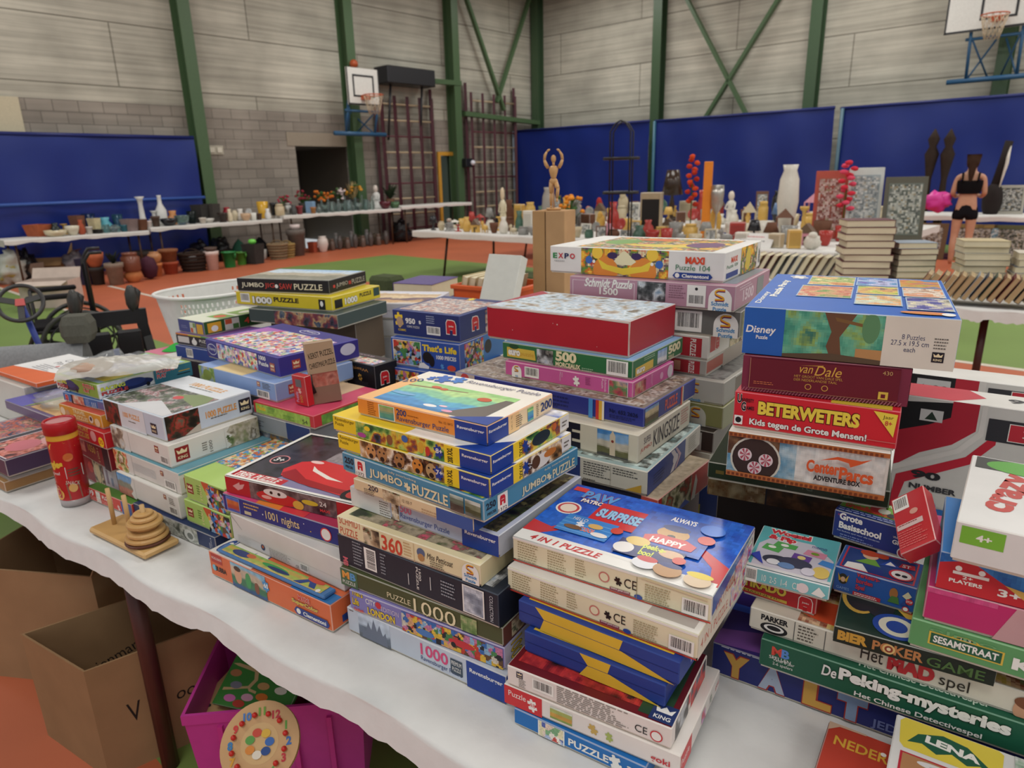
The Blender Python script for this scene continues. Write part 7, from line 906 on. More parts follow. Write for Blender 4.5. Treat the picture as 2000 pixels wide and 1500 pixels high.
def cloth(label, c, p, sx, sy, h, seed, rz=0.0):
    mb = MB().use('fabric'); mb.grid(lambda u, v: ((u - .5) * sx * (1 + .25 * mn.noise(Vector((v * 4, seed, 0)))), (v - .5) * sy * (1 + .25 * mn.noise(Vector((u * 4, seed, 5)))), h * (.35 + .65 * abs(mn.noise(Vector((u * 5 + seed, v * 4, seed))))) * min(1, 6 * min(u, 1 - u, v, 1 - v)) + .001), 40, 30, c); return tag(mb.build('cloth', loc=p, rz=rz), label, 'cloth')
cloth('bright green cloth draped over the white and pink box', '#3fae4e', P(-2.66, 1.6, .9315), .3, .2, .05, 3); cloth('navy and yellow cloth beside the bright green cloth', '#26305a', P(-2.46, 1.55, .9315), .22, .2, .045, 7)
cloth('yellow cloth end lying on the navy cloth', '#d8d068', P(-2.5, 1.46, .95), .14, .08, .02, 9)
mb = MB().use('film'); mb.ball(0, 0, .06, .2, '#b8bcc0', ry=.16, rz=.06, bump=.9, seed=6, seg=30, ring=14); tag(mb.build('plastic_bag', loc=P(-3.1, 1.35, .76)), 'loose clear plastic bag at the far left beside the grey bolster', 'bag')
# white laundry basket
bc = P(-2.92, 1.88, .754); t = thing('laundry_basket', 'white perforated plastic laundry basket behind the left puzzle stacks', 'basket', bc, math.atan2(NV.y, NV.x))
def ov(a, kx, ky): c_, s_ = math.cos(a), math.sin(a); return kx * math.copysign(abs(c_) ** .7, c_), ky * math.copysign(abs(s_) ** .7, s_)
mb = MB().use('plastic'); pts = []; fs = []; na, nz = 132, 15
for j in range(nz + 1):
    v = j / nz; kx, ky = .225 + .07 * v, .155 + .045 * v
    for i in range(na): x, y = ov(2 * PI * i / na, kx, ky); pts.append((x, y, .36 * v))
def hole(i, j): return 2 <= j < nz - 1 and (i + (j % 2)) % 2 == 0 and (i // 12) % 3 != 2
for j in range(nz):
    for i in range(na):
        i2 = (i + 1) % na; a, b, c_, d = j * na + i, j * na + i2, (j + 1) * na + i2, (j + 1) * na + i
        if hole(i, j):     # a diamond-free cell: leave a round-ish gap by keeping only the cell's border
            vs = [Vector(pts[k]) for k in (a, b, c_, d)]; m_ = sum(vs, Vector()) / 4; n_ = len(pts); pts += [tuple(m_ + (p_ - m_) * .72) for p_ in vs]
            fs += [(a, b, n_ + 1, n_), (b, c_, n_ + 2, n_ + 1), (c_, d, n_ + 3, n_ + 2), (d, a, n_, n_ + 3)]
        else: fs.append((a, b, c_, d))
mb.add(pts, fs, '#dededa', False); mb.add([(*ov(2 * PI * i / na, .225, .155), .001) for i in range(na)], [tuple(range(na))], '#d0d0cc'); mb.build('body', t)
mb = MB().use('plastic'); mb.tube([(*ov(2 * PI * i / 66, .3, .205), .36) for i in range(66)], .008, '#e6e6e2', closed=True); mb.build('rim', t)
bl, br = at(283, 742, .753), at(318, 745, .753); slab('white_card', 'folded white card standing beside the white basket', 'card', (bl, br, br + Vector((0, 0, .12)) + NV * .05, bl + Vector((0, 0, .13)) + NV * .05), .002, '#cfccc6', [], 'card')
# second table: crates of books, foam, cardboard column with the wooden figure
def crate(name, label, c, t0, t1, n0_, n1, h, cin, z=.7525):
    o = P((t0 + t1) / 2, (n0_ + n1) / 2, z); A, B = t1 - t0, n1 - n0_; t = thing(name, label, 'crate', o, math.atan2(TV.y, TV.x)); mb = MB().use('plastic'); w_ = .006
    for q_ in ((-A / 2, -B / 2, 0, A / 2, -B / 2 + w_, h), (-A / 2, B / 2 - w_, 0, A / 2, B / 2, h), (-A / 2, -B / 2, 0, -A / 2 + w_, B / 2, h), (A / 2 - w_, -B / 2, 0, A / 2, B / 2, h), (-A / 2, -B / 2, 0, A / 2, B / 2, w_)): mb.box(*q_, c)
    mb.build('body', t); mb = MB().use('plastic')
    for q_ in ((-A / 2 - .012, -B / 2 - .012, h - .02, A / 2 + .012, -B / 2 + .004, h), (-A / 2 - .012, B / 2 - .004, h - .02, A / 2 + .012, B / 2 + .012, h), (-A / 2 - .012, -B / 2, h - .02, -A / 2 + .004, B / 2, h), (A / 2 - .004, -B / 2, h - .02, A / 2 + .012, B / 2, h)): mb.box(*q_, c, .003)
    mb.build('rim', t); return t
def book(name, label, loc, A, B, h, c, rot, group=None, pages='#d8ceb0', spine=None):
    """a closed book: cover boards, spine at -x, page block"""
    t = thing(name, label, 'book', loc, 0, group, rot=rot); e = .0025
    mb = MB().use('card'); mb.box(-A / 2, -B / 2, 0, A / 2, B / 2, e, c); mb.box(-A / 2, -B / 2, h - e, A / 2, B / 2, h, c); mb.box(-A / 2, -B / 2, e, -A / 2 + e, B / 2, h - e, spine or c); mb.build('cover', t)
    mb = MB().use('card'); mb.box(-A / 2 + e, -B / 2 + .003, e, A / 2 - .004, B / 2 - .003, h - e, pages); mb.build('pages', t); return t
rz_t = math.atan2(TV.y, TV.x); rb = random.Random(5)
CR = crate('plastic_crate', 'red plastic crate of upright books on the second table', '#b32430', -2.38, -2.0, 2.12, 2.5, .26, '#8a1a24')
cs = ['#3a4a5a', '#8a6a4a', '#c8c0b0', '#5a6a78', '#b8a888', '#2a3038', '#9a4a3a', '#6a88a8', '#d8d0c0', '#48584a', '#a89068', '#78685a']
ords = ['first', 'second', 'third', 'fourth', 'fifth', 'sixth', 'seventh', 'eighth', 'ninth', 'tenth', 'eleventh', 'twelfth', 'thirteenth', 'fourteenth', 'fifteenth', 'sixteenth', 'seventeenth', 'eighteenth', 'nineteenth', 'twentieth']
for i in range(10):
    th_b = rb.uniform(.022, .03); t_ = -2.355 + i * .034
    book('book', '%s book from the left in the red plastic crate' % ords[i], P(t_, 2.31, .765 + .17), .2 if i % 2 else .22, .3, th_b, cs[i], (0, -PI / 2 + .2, rz_t), 'books in the red crate')
CO = crate('plastic_crate', 'orange plastic crate of folders behind the red crate of books', '#d8602e', -2.1, -1.75, 2.56, 2.86, .34, '#a84820')
for i in range(5): book('book', '%s folder from the left in the orange crate' % ords[i], P(-2.06 + i * .045, 2.71, .76 + .22), .3, .25, .034, ('#c8b890', '#d8c8a8', '#b8a478', '#e0d4b8', '#a89878')[i], (0, -PI / 2 + .22, rz_t), 'folders in the orange crate')
for i, (c_, lb) in enumerate((('#c8c4bc', 'pale large book at the bottom beside the orange crate'), ('#7a88a0', 'blue grey book in the pile topped by a purple book'), ('#48307a', 'purple book on top of the pile behind the red crate'))): book('book', lb, P(-2.52, 2.84, .7525 + .1 * i), .24, .3, .098, c_, (0, 0, rz_t + .1 * i))
mb = MB().use('fabric'); mb.box(-.09, -.07, 0, .09, .07, .3, '#4a5238', .02); o_ = tag(mb.build('mesh_bag', loc=P(-2.84, 2.86, .7525), rz=rz_t), 'dark green mesh bag beside the pile with the purple book', 'bag')
p = P(-2.78, 2.35, .7525); t = thing('white_parcel', 'white crumpled paper parcel with a raised corner behind the black lettered puzzle', 'parcel', p, rz_t); mb = MB().use('paper'); mb.box(-.13, -.1, 0, .16, .1, .27, '#d4d4d8', .03); mb.build('body', t); mb = MB().use('paper'); mb.prism([(-.12, -.02), (.1, -.02), (.13, .0), (.04, .02)], .27, .3, '#dcdce0'); mb.add([(-.12, -.05, .26), (.08, -.05, .26), (.06, .0, .36), (.0, .01, .33)], [(0, 1, 2, 3)], '#dcdce0'); mb.build('flap', t)
sl = slab('foam_panel', 'long white foam panel leaning before the cardboard column', 'foam panel', (P(-1.72, 2.2, .7525), P(-1.55, 2.2, .7525), P(-1.67, 2.42, 1.26), P(-1.84, 2.42, 1.26)), .05, '#d8d8d0', [], 'paper')
p = P(-1.56, 2.6, .7525); hz = onp(1035, 410, NV, 2.6).z - .7525; t = thing('cardboard_column', 'tall brown cardboard column carrying the wooden figure', 'cardboard box', p, rz_t + .15); mb = MB().use('kraft'); mb.box(-.072, -.065, 0, -.015, .065, hz, '#b08a60', .002); mb.build('panel', t); mb = MB().use('kraft'); mb.box(-.011, -.065, 0, .075, .065, hz, '#b8926a', .002); mb.build('panel', t); mb = MB().use('kraft'); mb.box(-.015, -.06, 0, -.011, .06, hz - .003, '#3a2a1c'); mb.build('seam', t)
WD = '#c89a66'; fz = p.z + hz + .001; t = thing('wooden_mannequin', 'jointed wooden drawing figure with raised arms on the cardboard column', 'mannequin', Vector((p.x, p.y, fz)), rz_t + .5)
S_ = onp(1032, 292, NV, 2.6).z - fz; k = S_ / .33
def limb(name, pts, r): m2 = MB().use('card'); m2.tube([Vector(v) * k for v in pts], [v * k for v in r], WD, seg=12); m2.build(name, t)
mb = MB().use('card'); mb.lathe([(.04 * k, 0), (.042 * k, .006 * k), (.04 * k, .012 * k)], WD, seg=24); mb.build('base', t)
limb('rod', [(.0, .01, .01), (.0, .01, .15)], [.003, .003]); m2 = MB().use('card'); m2.ball(0, 0, .155 * k, .024 * k, WD, ry=.017 * k, rz=.02 * k); m2.build('pelvis', t)
limb('torso', [(0, 0, .17), (0, 0, .178), (0, 0, .2), (0, 0, .225), (0, 0, .238)], [.012, .015, .022, .027, .014]); limb('neck', [(0, 0, .235), (0, 0, .258)], [.007, .007]); m2 = MB().use('card'); m2.ball(0, 0, .275 * k, .014 * k, WD, ry=.016 * k, rz=.021 * k); m2.build('head', t)
for s_ in (-1, 1):
    limb('arm', [(s_ * .03, 0, .228), (s_ * .042, -.01, .248), (s_ * .05, -.01, .27)], [.009, .01, .007]); limb('forearm', [(s_ * .05, -.01, .27), (s_ * .046, -.012, .295), (s_ * .036, -.012, .312)], [.007, .008, .005]); limb('hand', [(s_ * .036, -.012, .312), (s_ * .026, -.012, .322), (s_ * .018, -.012, .324)], [.005, .006, .003])
limb('leg', [(-.012, 0, .15), (-.014, 0, .12), (-.014, 0, .09)], [.012, .013, .009]); limb('shin', [(-.014, 0, .09), (-.014, .002, .06), (-.014, 0, .022)], [.009, .01, .006]); limb('foot', [(-.014, .004, .018), (-.014, -.026, .016)], [.007, .006])
limb('leg', [(.012, 0, .15), (.02, -.02, .128), (.026, -.04, .118)], [.012, .013, .009]); limb('shin', [(.026, -.04, .118), (.022, -.03, .09), (.02, -.02, .062)], [.009, .01, .006]); limb('foot', [(.02, -.022, .06), (.02, -.045, .05)], [.007, .006])
# ================================================================ wheelchair, pedal kart and other things on the floor at the left
def Q(x, y, n_): return onp(x, y, NV, n_)
wp = at(128, 598, .62); t = thing('wheelchair', 'black folding wheelchair parked on the orange floor behind the table', 'wheelchair', (wp.x, wp.y, 0), .55); BK = '#1c1b1e'
for y in (-.27, .27):
    c0 = (.08, y, .31); mb = MB().use('plastic'); mb.tube([(c0[0] + .29 * math.cos(i * PI / 16), y, .31 + .29 * math.sin(i * PI / 16)) for i in range(32)], .019, '#3a3a38', closed=True); w_ = mb.build('wheel', t)
    for i in range(5): m2 = MB().use('plastic'); m2.bar(Vector(c0), (c0[0] + .28 * math.cos(i * 1.2566 + .3), y, .31 + .28 * math.sin(i * 1.2566 + .3)), .035, .02, BK); m2.build('spoke', w_)
    m2 = MB().use('metal'); m2.tube([(c0[0] + .24 * math.cos(i * PI / 16), y + math.copysign(.03, y), .31 + .24 * math.sin(i * PI / 16)) for i in range(32)], .007, '#4a4a4c', closed=True); m2.build('hand_rim', w_)
    mb = MB().use('plastic'); mb.tube([(-.35 + .09 * math.cos(i * PI / 10), y * .9, .1 + .09 * math.sin(i * PI / 10)) for i in range(20)], .016, '#2a2a2c', closed=True); mb.build('caster', t)
    mb = MB().use('plastic'); mb.box(-.25, y - .03, .72, .1, y + .03, .76, BK, .012); mb.build('armrest', t)
    mb = MB().use('paint'); mb.tube([(.2, y * .85, .3), (.2, y * .85, 1.0), (.24, y * .85, 1.06), (.33, y * .85, 1.06)], .014, BK); mb.tube([(-.24, y * .9, .74), (-.24, y * .9, .45), (-.36, y * .9, .2)], .014, BK); mb.tube([(-.26, y * .9, .46), (.2, y * .9, .46)], .014, BK); mb.build('side_frame', t)
    mb = MB().use('plastic'); mb.box(-.52, y * .6 - .06, .1, -.4, y * .6 + .06, .115, BK); mb.build('footplate', t)
mb = MB().use('fabric'); mb.box(-.24, -.23, .46, .2, .23, .5, BK, .01); mb.build('seat', t)
mb = MB().use('fabric'); mb.box(.17, -.23, .52, .2, .23, .98, BK, .01); mb.build('backrest', t)
_d = ray(40, 592); kS = Vector((0, 0, CH)) + _d * (3.75 / _d.dot(FW)); kz = .69; KR = .45
kp = kS + Vector((math.cos(KR), math.sin(KR), 0)) * .03; t = thing('pedal_kart', 'red and blue pedal kart with a black steering wheel at the left edge', 'pedal kart', (kp.x, kp.y, 0), KR)
mb = MB().use('paint'); mb.tube([(-.5, -.2, .2), (.5, -.2, .2), (.5, .2, .2), (-.5, .2, .2)], .02, '#22388a', closed=True); mb.tube([(.1, 0, .2), (-.03, 0, kS.z)], .016, '#22388a'); mb.tube([(.25, -.2, .2), (.25, .2, .2)], .016, '#22388a'); mb.bar((.35, .22, .2), (.35, .22, .62), .05, .03, '#22409a'); mb.build('frame', t)
sw = Matrix.Translation((-.03, 0, kS.z)) @ Matrix.Rotation(1.0, 4, 'X') @ Matrix.Scale(.68, 4); mb = MB().use('plastic'); mb.M = sw; mb.tube([(.155 * math.cos(i * PI / 20), .155 * math.sin(i * PI / 20), 0) for i in range(40)], .017, '#3c3c3c', seg=10, closed=True)
for a in (.3, 2.84, 4.71): mb.bar((0, 0, 0), (.15 * math.cos(a), .15 * math.sin(a), 0), .045, .018, '#3c3c3c')
w_ = mb.build('steering_wheel', t); m2 = MB().use('plastic'); m2.M = sw; m2.prism([(-.035, -.03), (.035, -.03), (.03, .03), (-.03, .03)], .01, .02, '#c85a58'); m2.build('hub_cap', w_)
mb = MB().use('plastic'); mb.grid(lambda u, v: (-.62 + .32 * v ** 1.5 - .28 * (1 - v) * 0, (u - .5) * .4 * (1 - .25 * v), .22 + .5 * v + .1 * (2 * u - 1) ** 2), 12, 12, '#98202c'); mb.grid(lambda u, v: (-.62 - .0 + .4 * (v - 1), (u - .5) * .42, .24 + .08 * (2 * u - 1) ** 2), 12, 4, '#98202c'); mb.build('seat', t)
for x in (-.35, .4):
    for y in (-.3, .3): mb = MB().use('plastic'); mb.M = Matrix.Translation((x, y, .15)) @ Matrix.Rotation(PI / 2, 4, 'X'); mb.lathe([(.05, -.05), (.13, -.05), (.15, -.03), (.15, .03), (.13, .05), (.05, .05)], '#222224', seg=20, smooth=False); mb.build('wheel', t)
_d = ray(215, 622); bp0 = Vector((0, 0, CH)) + _d * (3.75 / _d.dot(FW)); t = thing('bike_carrier', 'black bicycle carrier frame with clamps standing behind the far left pile', 'bike carrier', (bp0.x, bp0.y, 0), .5); bs = bp0.z / .8
t.scale = (.6, .6, bs)
mb = MB().use('plastic')
for a, b_, w_, h_ in (((-.33, 0, .1), (-.27, 0, .86), .06, .06), ((-.3, 0, .8), (.3, .0, .8), .07, .07), ((.24, 0, .82), (.38, 0, .1), .09, .06), ((-.34, 0, .42), (.34, 0, .42), .05, .05), ((-.34, 0, .08), (.38, 0, .08), .1, .1)): mb.bar(a, b_, w_, h_, BK)
mb.build('frame', t)
for x in (-.12, .13):
    mb = MB().use('plastic'); mb.box(x - .1, -.06, .45, x + .1, -.02, .74, '#232326', .02); mb.build('pad', t)
for x in (-.25, .2): mb = MB().use('plastic'); mb.ball(x, -.01, .89, .055, '#3a3936', rz=.065, bump=.3); mb.tube([(x, 0, .82), (x + .06, .02, .93)], .03, '#2a2a2a'); mb.build('clamp', t)
mb = MB().use('plastic'); mb.tube([(.05, -.09, .42), (.22, -.1, .56)], .022, '#2c2c2e'); mb.build('lever', t)
mb = MB().use('card'); mb.M = Matrix.Translation((.3, -.045, .5)) @ Matrix.Rotation(-.12, 4, 'Y'); mb.box(-.035, 0, -.2, .035, .004, .2, '#4a4c4e'); mb.build('label_plate', t)
_d = ray(75, 672); p = Vector((0, 0, CH)) + _d * (3.4 / _d.dot(FW)); t = thing('grey_bolster', 'grey half round bolster lying before the pedal kart', 'bolster', (p.x, p.y, 0), .25); t.scale = (.62, .62, p.z / .69)
mb = MB().use('plastic'); mb.box(-.3, -.12, 0, .3, .12, .52, '#5a5a5a', .02); mb.build('stand', t); mb = MB().use('fabric'); mb.grid(lambda u, v: ((u - .5) * .66, -.15 * math.cos(PI * v), .52 + .17 * math.sin(PI * v)), 8, 16, '#8a8c8e'); mb.add([(-.33, -.15 * math.cos(PI * i / 16), .52 + .17 * math.sin(PI * i / 16)) for i in range(17)], [tuple(range(17))], '#707274'); mb.add([(.33, -.15 * math.cos(PI * i / 16), .52 + .17 * math.sin(PI * i / 16)) for i in range(17)], [tuple(range(17))], '#707274'); mb.build('cushion', t)
mb = MB().use('fabric'); mb.box(.2, -.12, .69, .42, .1, .8, '#5c5c54', .04); mb.build('pad', t)
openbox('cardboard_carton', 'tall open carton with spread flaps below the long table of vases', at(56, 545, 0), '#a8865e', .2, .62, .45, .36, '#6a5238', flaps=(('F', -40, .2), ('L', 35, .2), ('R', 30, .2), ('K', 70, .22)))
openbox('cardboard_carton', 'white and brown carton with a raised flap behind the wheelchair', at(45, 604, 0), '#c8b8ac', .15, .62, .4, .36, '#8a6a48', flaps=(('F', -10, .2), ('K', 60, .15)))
# ================================================================ bric-a-brac on the far tables
def hallt(label, a0, a1, b0, b1, z, legs=True, c='#d9d7d2', cl='white sheet', seed=0, apron=.09, wall=False):
    ctr = H((a0 + a1) / 2, (b0 + b1) / 2); t = thing('trestle_table', label, 'table', ctr, -YAW); hx, hy = (b1 - b0) / 2, (a1 - a0) / 2
    mb = MB().use('paint'); mb.box(-hx, -hy, z - .035, hx, hy, z - .008, '#7a5a40'); mb.build('tabletop', t)
    for x in (-hx * .86, hx * .86):
        for y in (-hy * .75, hy * .75): mb = MB().use('paint'); mb.tube([(x, y, 0), (x * .97, y * .9, z - .035)], .02, '#3a2420', seg=6); mb.build('leg', t)
    mb = MB().use('paper')
    def fn(u, v):
        x = -hx - .015 + (2 * hx + .03) * u; w_ = .02 * mn.noise(Vector((u * 14 + seed, 0, v * 3)))
        if v < .25: return (x, -hy - .015 - .01 * math.sin(u * 40 + seed), z - (1 - v / .25) * (apron + w_ * 1.5))
        if v > .75: return (x, hy + .015, z - (v - .75) / .25 * (apron + w_))
        return (x, -hy - .01 + (2 * hy + .02) * (v - .25) / .5, z)
    mb.grid(fn, 40, 12, c)
    for s_ in (0, 1): mb.grid(lambda u, v: (-hx - .016 if s_ == 0 else hx + .016, -hy + 2 * hy * u, z - v * (apron + .03 * mn.noise(Vector((u * 5, seed, 2))))), 10, 2, c)
    tag(mb.build('table_sheet', loc=ctr, rz=-YAW), cl, 'table cover'); return t
def hallt_w(label, a0, a1, b0, b1, z, cl, seed):   # the same, long side along the left wall
    ctr = H((a0 + a1) / 2, (b0 + b1) / 2); rz = PI / 2 - YAW; t = thing('trestle_table', label, 'table', ctr, rz); hx, hy = (a1 - a0) / 2, (b1 - b0) / 2
    mb = MB().use('paint'); mb.box(-hx, -hy, z - .035, hx, hy, z - .008, '#7a5a40'); mb.build('tabletop', t)
    for x in (-hx * .86, hx * .86):
        for y in (-hy * .75, hy * .75): mb = MB().use('paint'); mb.tube([(x, y, 0), (x, y, z - .035)], .018, '#4a3424', seg=6); mb.build('leg', t)
    mb = MB().use('paper')
    def fn(u, v):
        x = -hx - .01 + (2 * hx + .02) * u
        if v < .3: return (x, -hy - .012, z - (1 - v / .3) * (.07 + .03 * mn.noise(Vector((u * 9, seed, 0)))))
        return (x, -hy - .01 + (2 * hy + .01) * (v - .3) / .7, z)
    mb.grid(fn, 40, 10, '#d9d7d2'); mb.grid(lambda u, v: (-hx - .012, -hy + 2 * hy * u, z - v * .11), 6, 2, '#d9d7d2'); tag(mb.build('table_sheet', loc=ctr, rz=rz), cl, 'table cover'); return t
TLZ = [(2.95, 5.2, .75), (5.25, 7.95, .80), (8.0, 11.2, .86), (11.25, 13.7, .9)]
for i, ((a0, a1, z), lb) in enumerate(zip(TLZ, ('table before the left blue tarpaulin, nearest of the wall row', 'table beside the green column in the wall row', 'table before the dark doorway in the wall row', 'farthest table of the wall row before the wall bars'))):
    hallt_w(lb, a0, a1, -14.42, -13.75, z, ('white sheet on the nearest wall table with a drooping corner', 'white sheet on the wall table beside the green column', 'white sheet on the wall table before the dark doorway', 'white sheet on the farthest wall table')[i], i)
def tlz(a): return next((z for a0, a1, z in TLZ if a <= a1 + .03), .9)
# ---- item shapes: each returns a mesh builder for an object of width w and height h standing at the origin
VP = dict(vase=[(.3, 0), (.42, .1), (.5, .35), (.4, .62), (.22, .8), (.3, 1)], jug=[(.36, 0), (.5, .2), (.46, .5), (.26, .75), (.34, 1)], bowl=[(.22, 0), (.3, .1), (.46, .6), (.5, 1), (.46, .98), (.3, .4), (.02, .25)], cup=[(.36, 0), (.42, .1), (.5, 1), (.45, 1), (.38, .15), (.02, .12)], pot=[(.36, 0), (.44, .78), (.5, .8), (.5, 1), (.44, 1), (.4, .7), (.02, .66)], urn=[(.25, 0), (.3, .05), (.5, .5), (.44, .8), (.3, .92), (.36, 1)], bottle=[(.4, 0), (.5, .08), (.5, .5), (.2, .72), (.18, .95), (.22, 1)], candlestick=[(.5, 0), (.46, .06), (.12, .16), (.2, .45), (.1, .6), (.16, .85), (.36, .92), (.36, 1)], column=[(.5, 0), (.3, .3), (.22, .75), (.3, .9), (.5, 1)], ball=[(.05, 0), (.35, .1), (.5, .5), (.35, .9), (.05, 1)], tray=[(.3, 0), (.46, .4), (.5, 1), (.46, .9), (.02, .4)], lamp=[(.3, 0), (.3, .06), (.08, .1), (.14, .3), (.06, .5), (.5, .52), (.28, 1), (.26, 1)], goblet=[(.34, 0), (.3, .05), (.07, .1), (.07, .45), (.4, .6), (.5, .85), (.44, 1), (.4, .98), (.02, .6)], jar=[(.44, 0), (.5, .06), (.5, .74), (.36, .84), (.4, .86), (.4, .98), (.1, 1)])
def lat(kind, w_, h, c, m='ceramic', seg=14):
    mb = MB().use(m); mb.lathe([(r * w_, z * h) for r, z in VP[kind]], c, seg=seg); return mb
def item(kind, w_, h, c, seed=0, c2=None):
    rr = random.Random(seed)
    if kind in VP: return lat(kind, w_, h, c, 'clay' if c in CLAYS else ('glass' if c in GLASS else ('metal' if c in METALS else 'ceramic')))
    mb = MB()
    if kind == 'box': mb.use('card'); mb.box(-w_ / 2, -w_ * .35, 0, w_ / 2, w_ * .35, h, c, ch=.008, edge=mix(c, 'W', .25)); mb.box(-w_ * .42, -w_ * .352, h * .15, w_ * .42, -w_ * .35, h * .85, c2 or mix(c, 'K', .25))
    elif kind == 'block': mb.use('card'); mb.box(-w_ / 2, -w_ * .3, 0, w_ / 2, w_ * .3, h, c, ch=.006)
    elif kind == 'bin': mb.use('clay'); k = .8; mb.add([(x * w_ / 2 * s_, y * w_ * .4 * s_, z) for z, s_ in ((0, k), (h, 1), (h, .92), (h * .3, k * .9)) for x, y in ((-1, -1), (1, -1), (1, 1), (-1, 1))], [(i + 4 * j, (i + 1) % 4 + 4 * j, (i + 1) % 4 + 4 * j + 4, i + 4 * j + 4) for j in range(3) for i in range(4)] + [(12, 13, 14, 15)], c)
    elif kind == 'figure':
        mb.use('ceramic'); mb.lathe([(w_ * .5, 0), (w_ * .5, h * .05), (w_ * .34, h * .1), (w_ * .36, h * .3), (w_ * .28, h * .5), (w_ * .36, h * .62), (w_ * .12, h * .72)], c, seg=12); mb.ball(0, -.05 * w_, h * .84, w_ * .24, c2 or mix(c, '#d8b090', .3), rz=h * .16, bump=.1, seed=seed)
        for s_ in (-1, 1): mb.tube([(s_ * w_ * .34, 0, h * .6), (s_ * w_ * .42, -w_ * .2, h * .42), (s_ * w_ * .1, -w_ * .38, h * .4)], w_ * .07, c, seg=6)
    elif kind == 'animal':
        mb.use('ceramic'); mb.ball(0, 0, h * .42, w_ * .42, c, ry=w_ * .24, rz=h * .24, bump=.1, seed=seed); mb.ball(-w_ * .36, 0, h * .78, w_ * .17, c, rz=h * .16); mb.ball(-w_ * .5, 0, h * .73, w_ * .08, c); mb.tube([(-w_ * .25, 0, h * .5), (-w_ * .36, 0, h * .72)], w_ * .1, c)
        for x in (-.26, .26):
            for y in (-.12, .12): mb.tube([(x * w_, y * w_, h * .4), (x * w_, y * w_, 0)], w_ * .055, c, seg=6)
        for y in (-.07, .07): mb.ball(-w_ * .33, y * w_, h * .93, w_ * .05, c, rz=h * .08)
        mb.tube([(w_ * .38, 0, h * .5), (w_ * .48, 0, h * .62)], w_ * .03, c, seg=5)
    elif kind == 'frame': mb.use('card'); mb.M = Matrix.Rotation(-.16, 4, 'X'); mb.box(-w_ / 2, 0, 0, w_ / 2, .02, h, c, ch=.004); mb.box(-w_ * .4, -.003, h * .1, w_ * .4, 0, h * .9, c2 or '#8a8c88'); k2 = MB(); decals(k2, w_ * .76, .01, h * .76, 'F', [('pic', 0, 0, 1, 1, 'fine', [c2 or '#8a8c88', mix(c2 or '#8a8c88', 'K', .5), mix(c2 or '#8a8c88', 'W', .5), '#8a7a5a'], seed + 3, .02)]); mb.add([(v[0], v[1], v[2] + h * .12) for v in k2.v], k2.f, list(k2.c))
    elif kind == 'plate': mb.use('ceramic'); mb.M = Matrix.Translation((0, 0, h / 2)) @ Matrix.Rotation(PI / 2 - .25, 4, 'X'); mb.lathe([(.01, 0), (w_ * .3, .004), (w_ * .5, .02), (w_ * .49, .026), (w_ * .3, .012), (.01, .008)], [c2 or c, c, c, c, c2 or c], seg=20)
    elif kind == 'house': mb.use('card'); mb.box(-w_ / 2, -w_ * .3, 0, w_ / 2, w_ * .3, h * .6, c); mb.add([(-w_ * .6, -w_ * .36, h * .56), (w_ * .6, -w_ * .36, h * .56), (w_ * .6, w_ * .36, h * .56), (-w_ * .6, w_ * .36, h * .56), (0, -w_ * .36, h), (0, w_ * .36, h)], [(0, 1, 4), (2, 3, 5), (1, 2, 5, 4), (3, 0, 4, 5)], c2 or '#6a5644'); mb.box(-w_ * .12, -w_ * .305, 0, w_ * .12, -w_ * .3, h * .4, '#3a2a1e'); mb.box(w_ * .2, -w_ * .305, h * .25, w_ * .38, -w_ * .3, h * .45, '#2a2420')
    elif kind == 'lantern':
        mb.use('paint')
        for x in (-.45, .45):
            for y in (-.3, .3): mb.bar((x * w_, y * w_, 0), (x * w_, y * w_, h * .7), w_ * .09, w_ * .09, c)
        mb.box(-w_ / 2, -w_ * .35, 0, w_ / 2, w_ * .35, h * .08, c); mb.add([(-w_ / 2, -w_ * .35, h * .7), (w_ / 2, -w_ * .35, h * .7), (w_ / 2, w_ * .35, h * .7), (-w_ / 2, w_ * .35, h * .7), (0, 0, h)], [(0, 1, 4), (1, 2, 4), (2, 3, 4), (3, 0, 4), (0, 3, 2, 1)], c); mb.lathe([(w_ * .2, h * .08), (w_ * .2, h * .4)], c2 or '#e8e0c8', seg=8)
    elif kind == 'flowers':
        mb.use('clay'); mb.lathe([(w_ * .22, 0), (w_ * .3, h * .4), (w_ * .26, h * .42), (w_ * .02, h * .36)], '#3a3a34', seg=10)
        for i in range(26):
            a, r = rr.uniform(0, 2 * PI), rr.uniform(.05, .5) * w_; z = h * rr.uniform(.5, .95); mb.tube([(0, 0, h * .36), (r * .5 * math.cos(a), r * .5 * math.sin(a), z * .75), (r * math.cos(a), r * math.sin(a), z)], .006, '#3a5a2c', seg=4)
            mb.ball(r * math.cos(a), r * math.sin(a), z, w_ * rr.uniform(.07, .12), (c, c2 or c, c)[i % 3] if i % 4 else '#3f5f30', rz=w_ * .07, bump=.5, seed=i, seg=8, ring=5)
    elif kind == 'plant':
        mb.use('clay'); mb.lathe([(w_ * .2, 0), (w_ * .26, h * .3), (w_ * .02, h * .28)], c2 or '#6a4a38', seg=10)
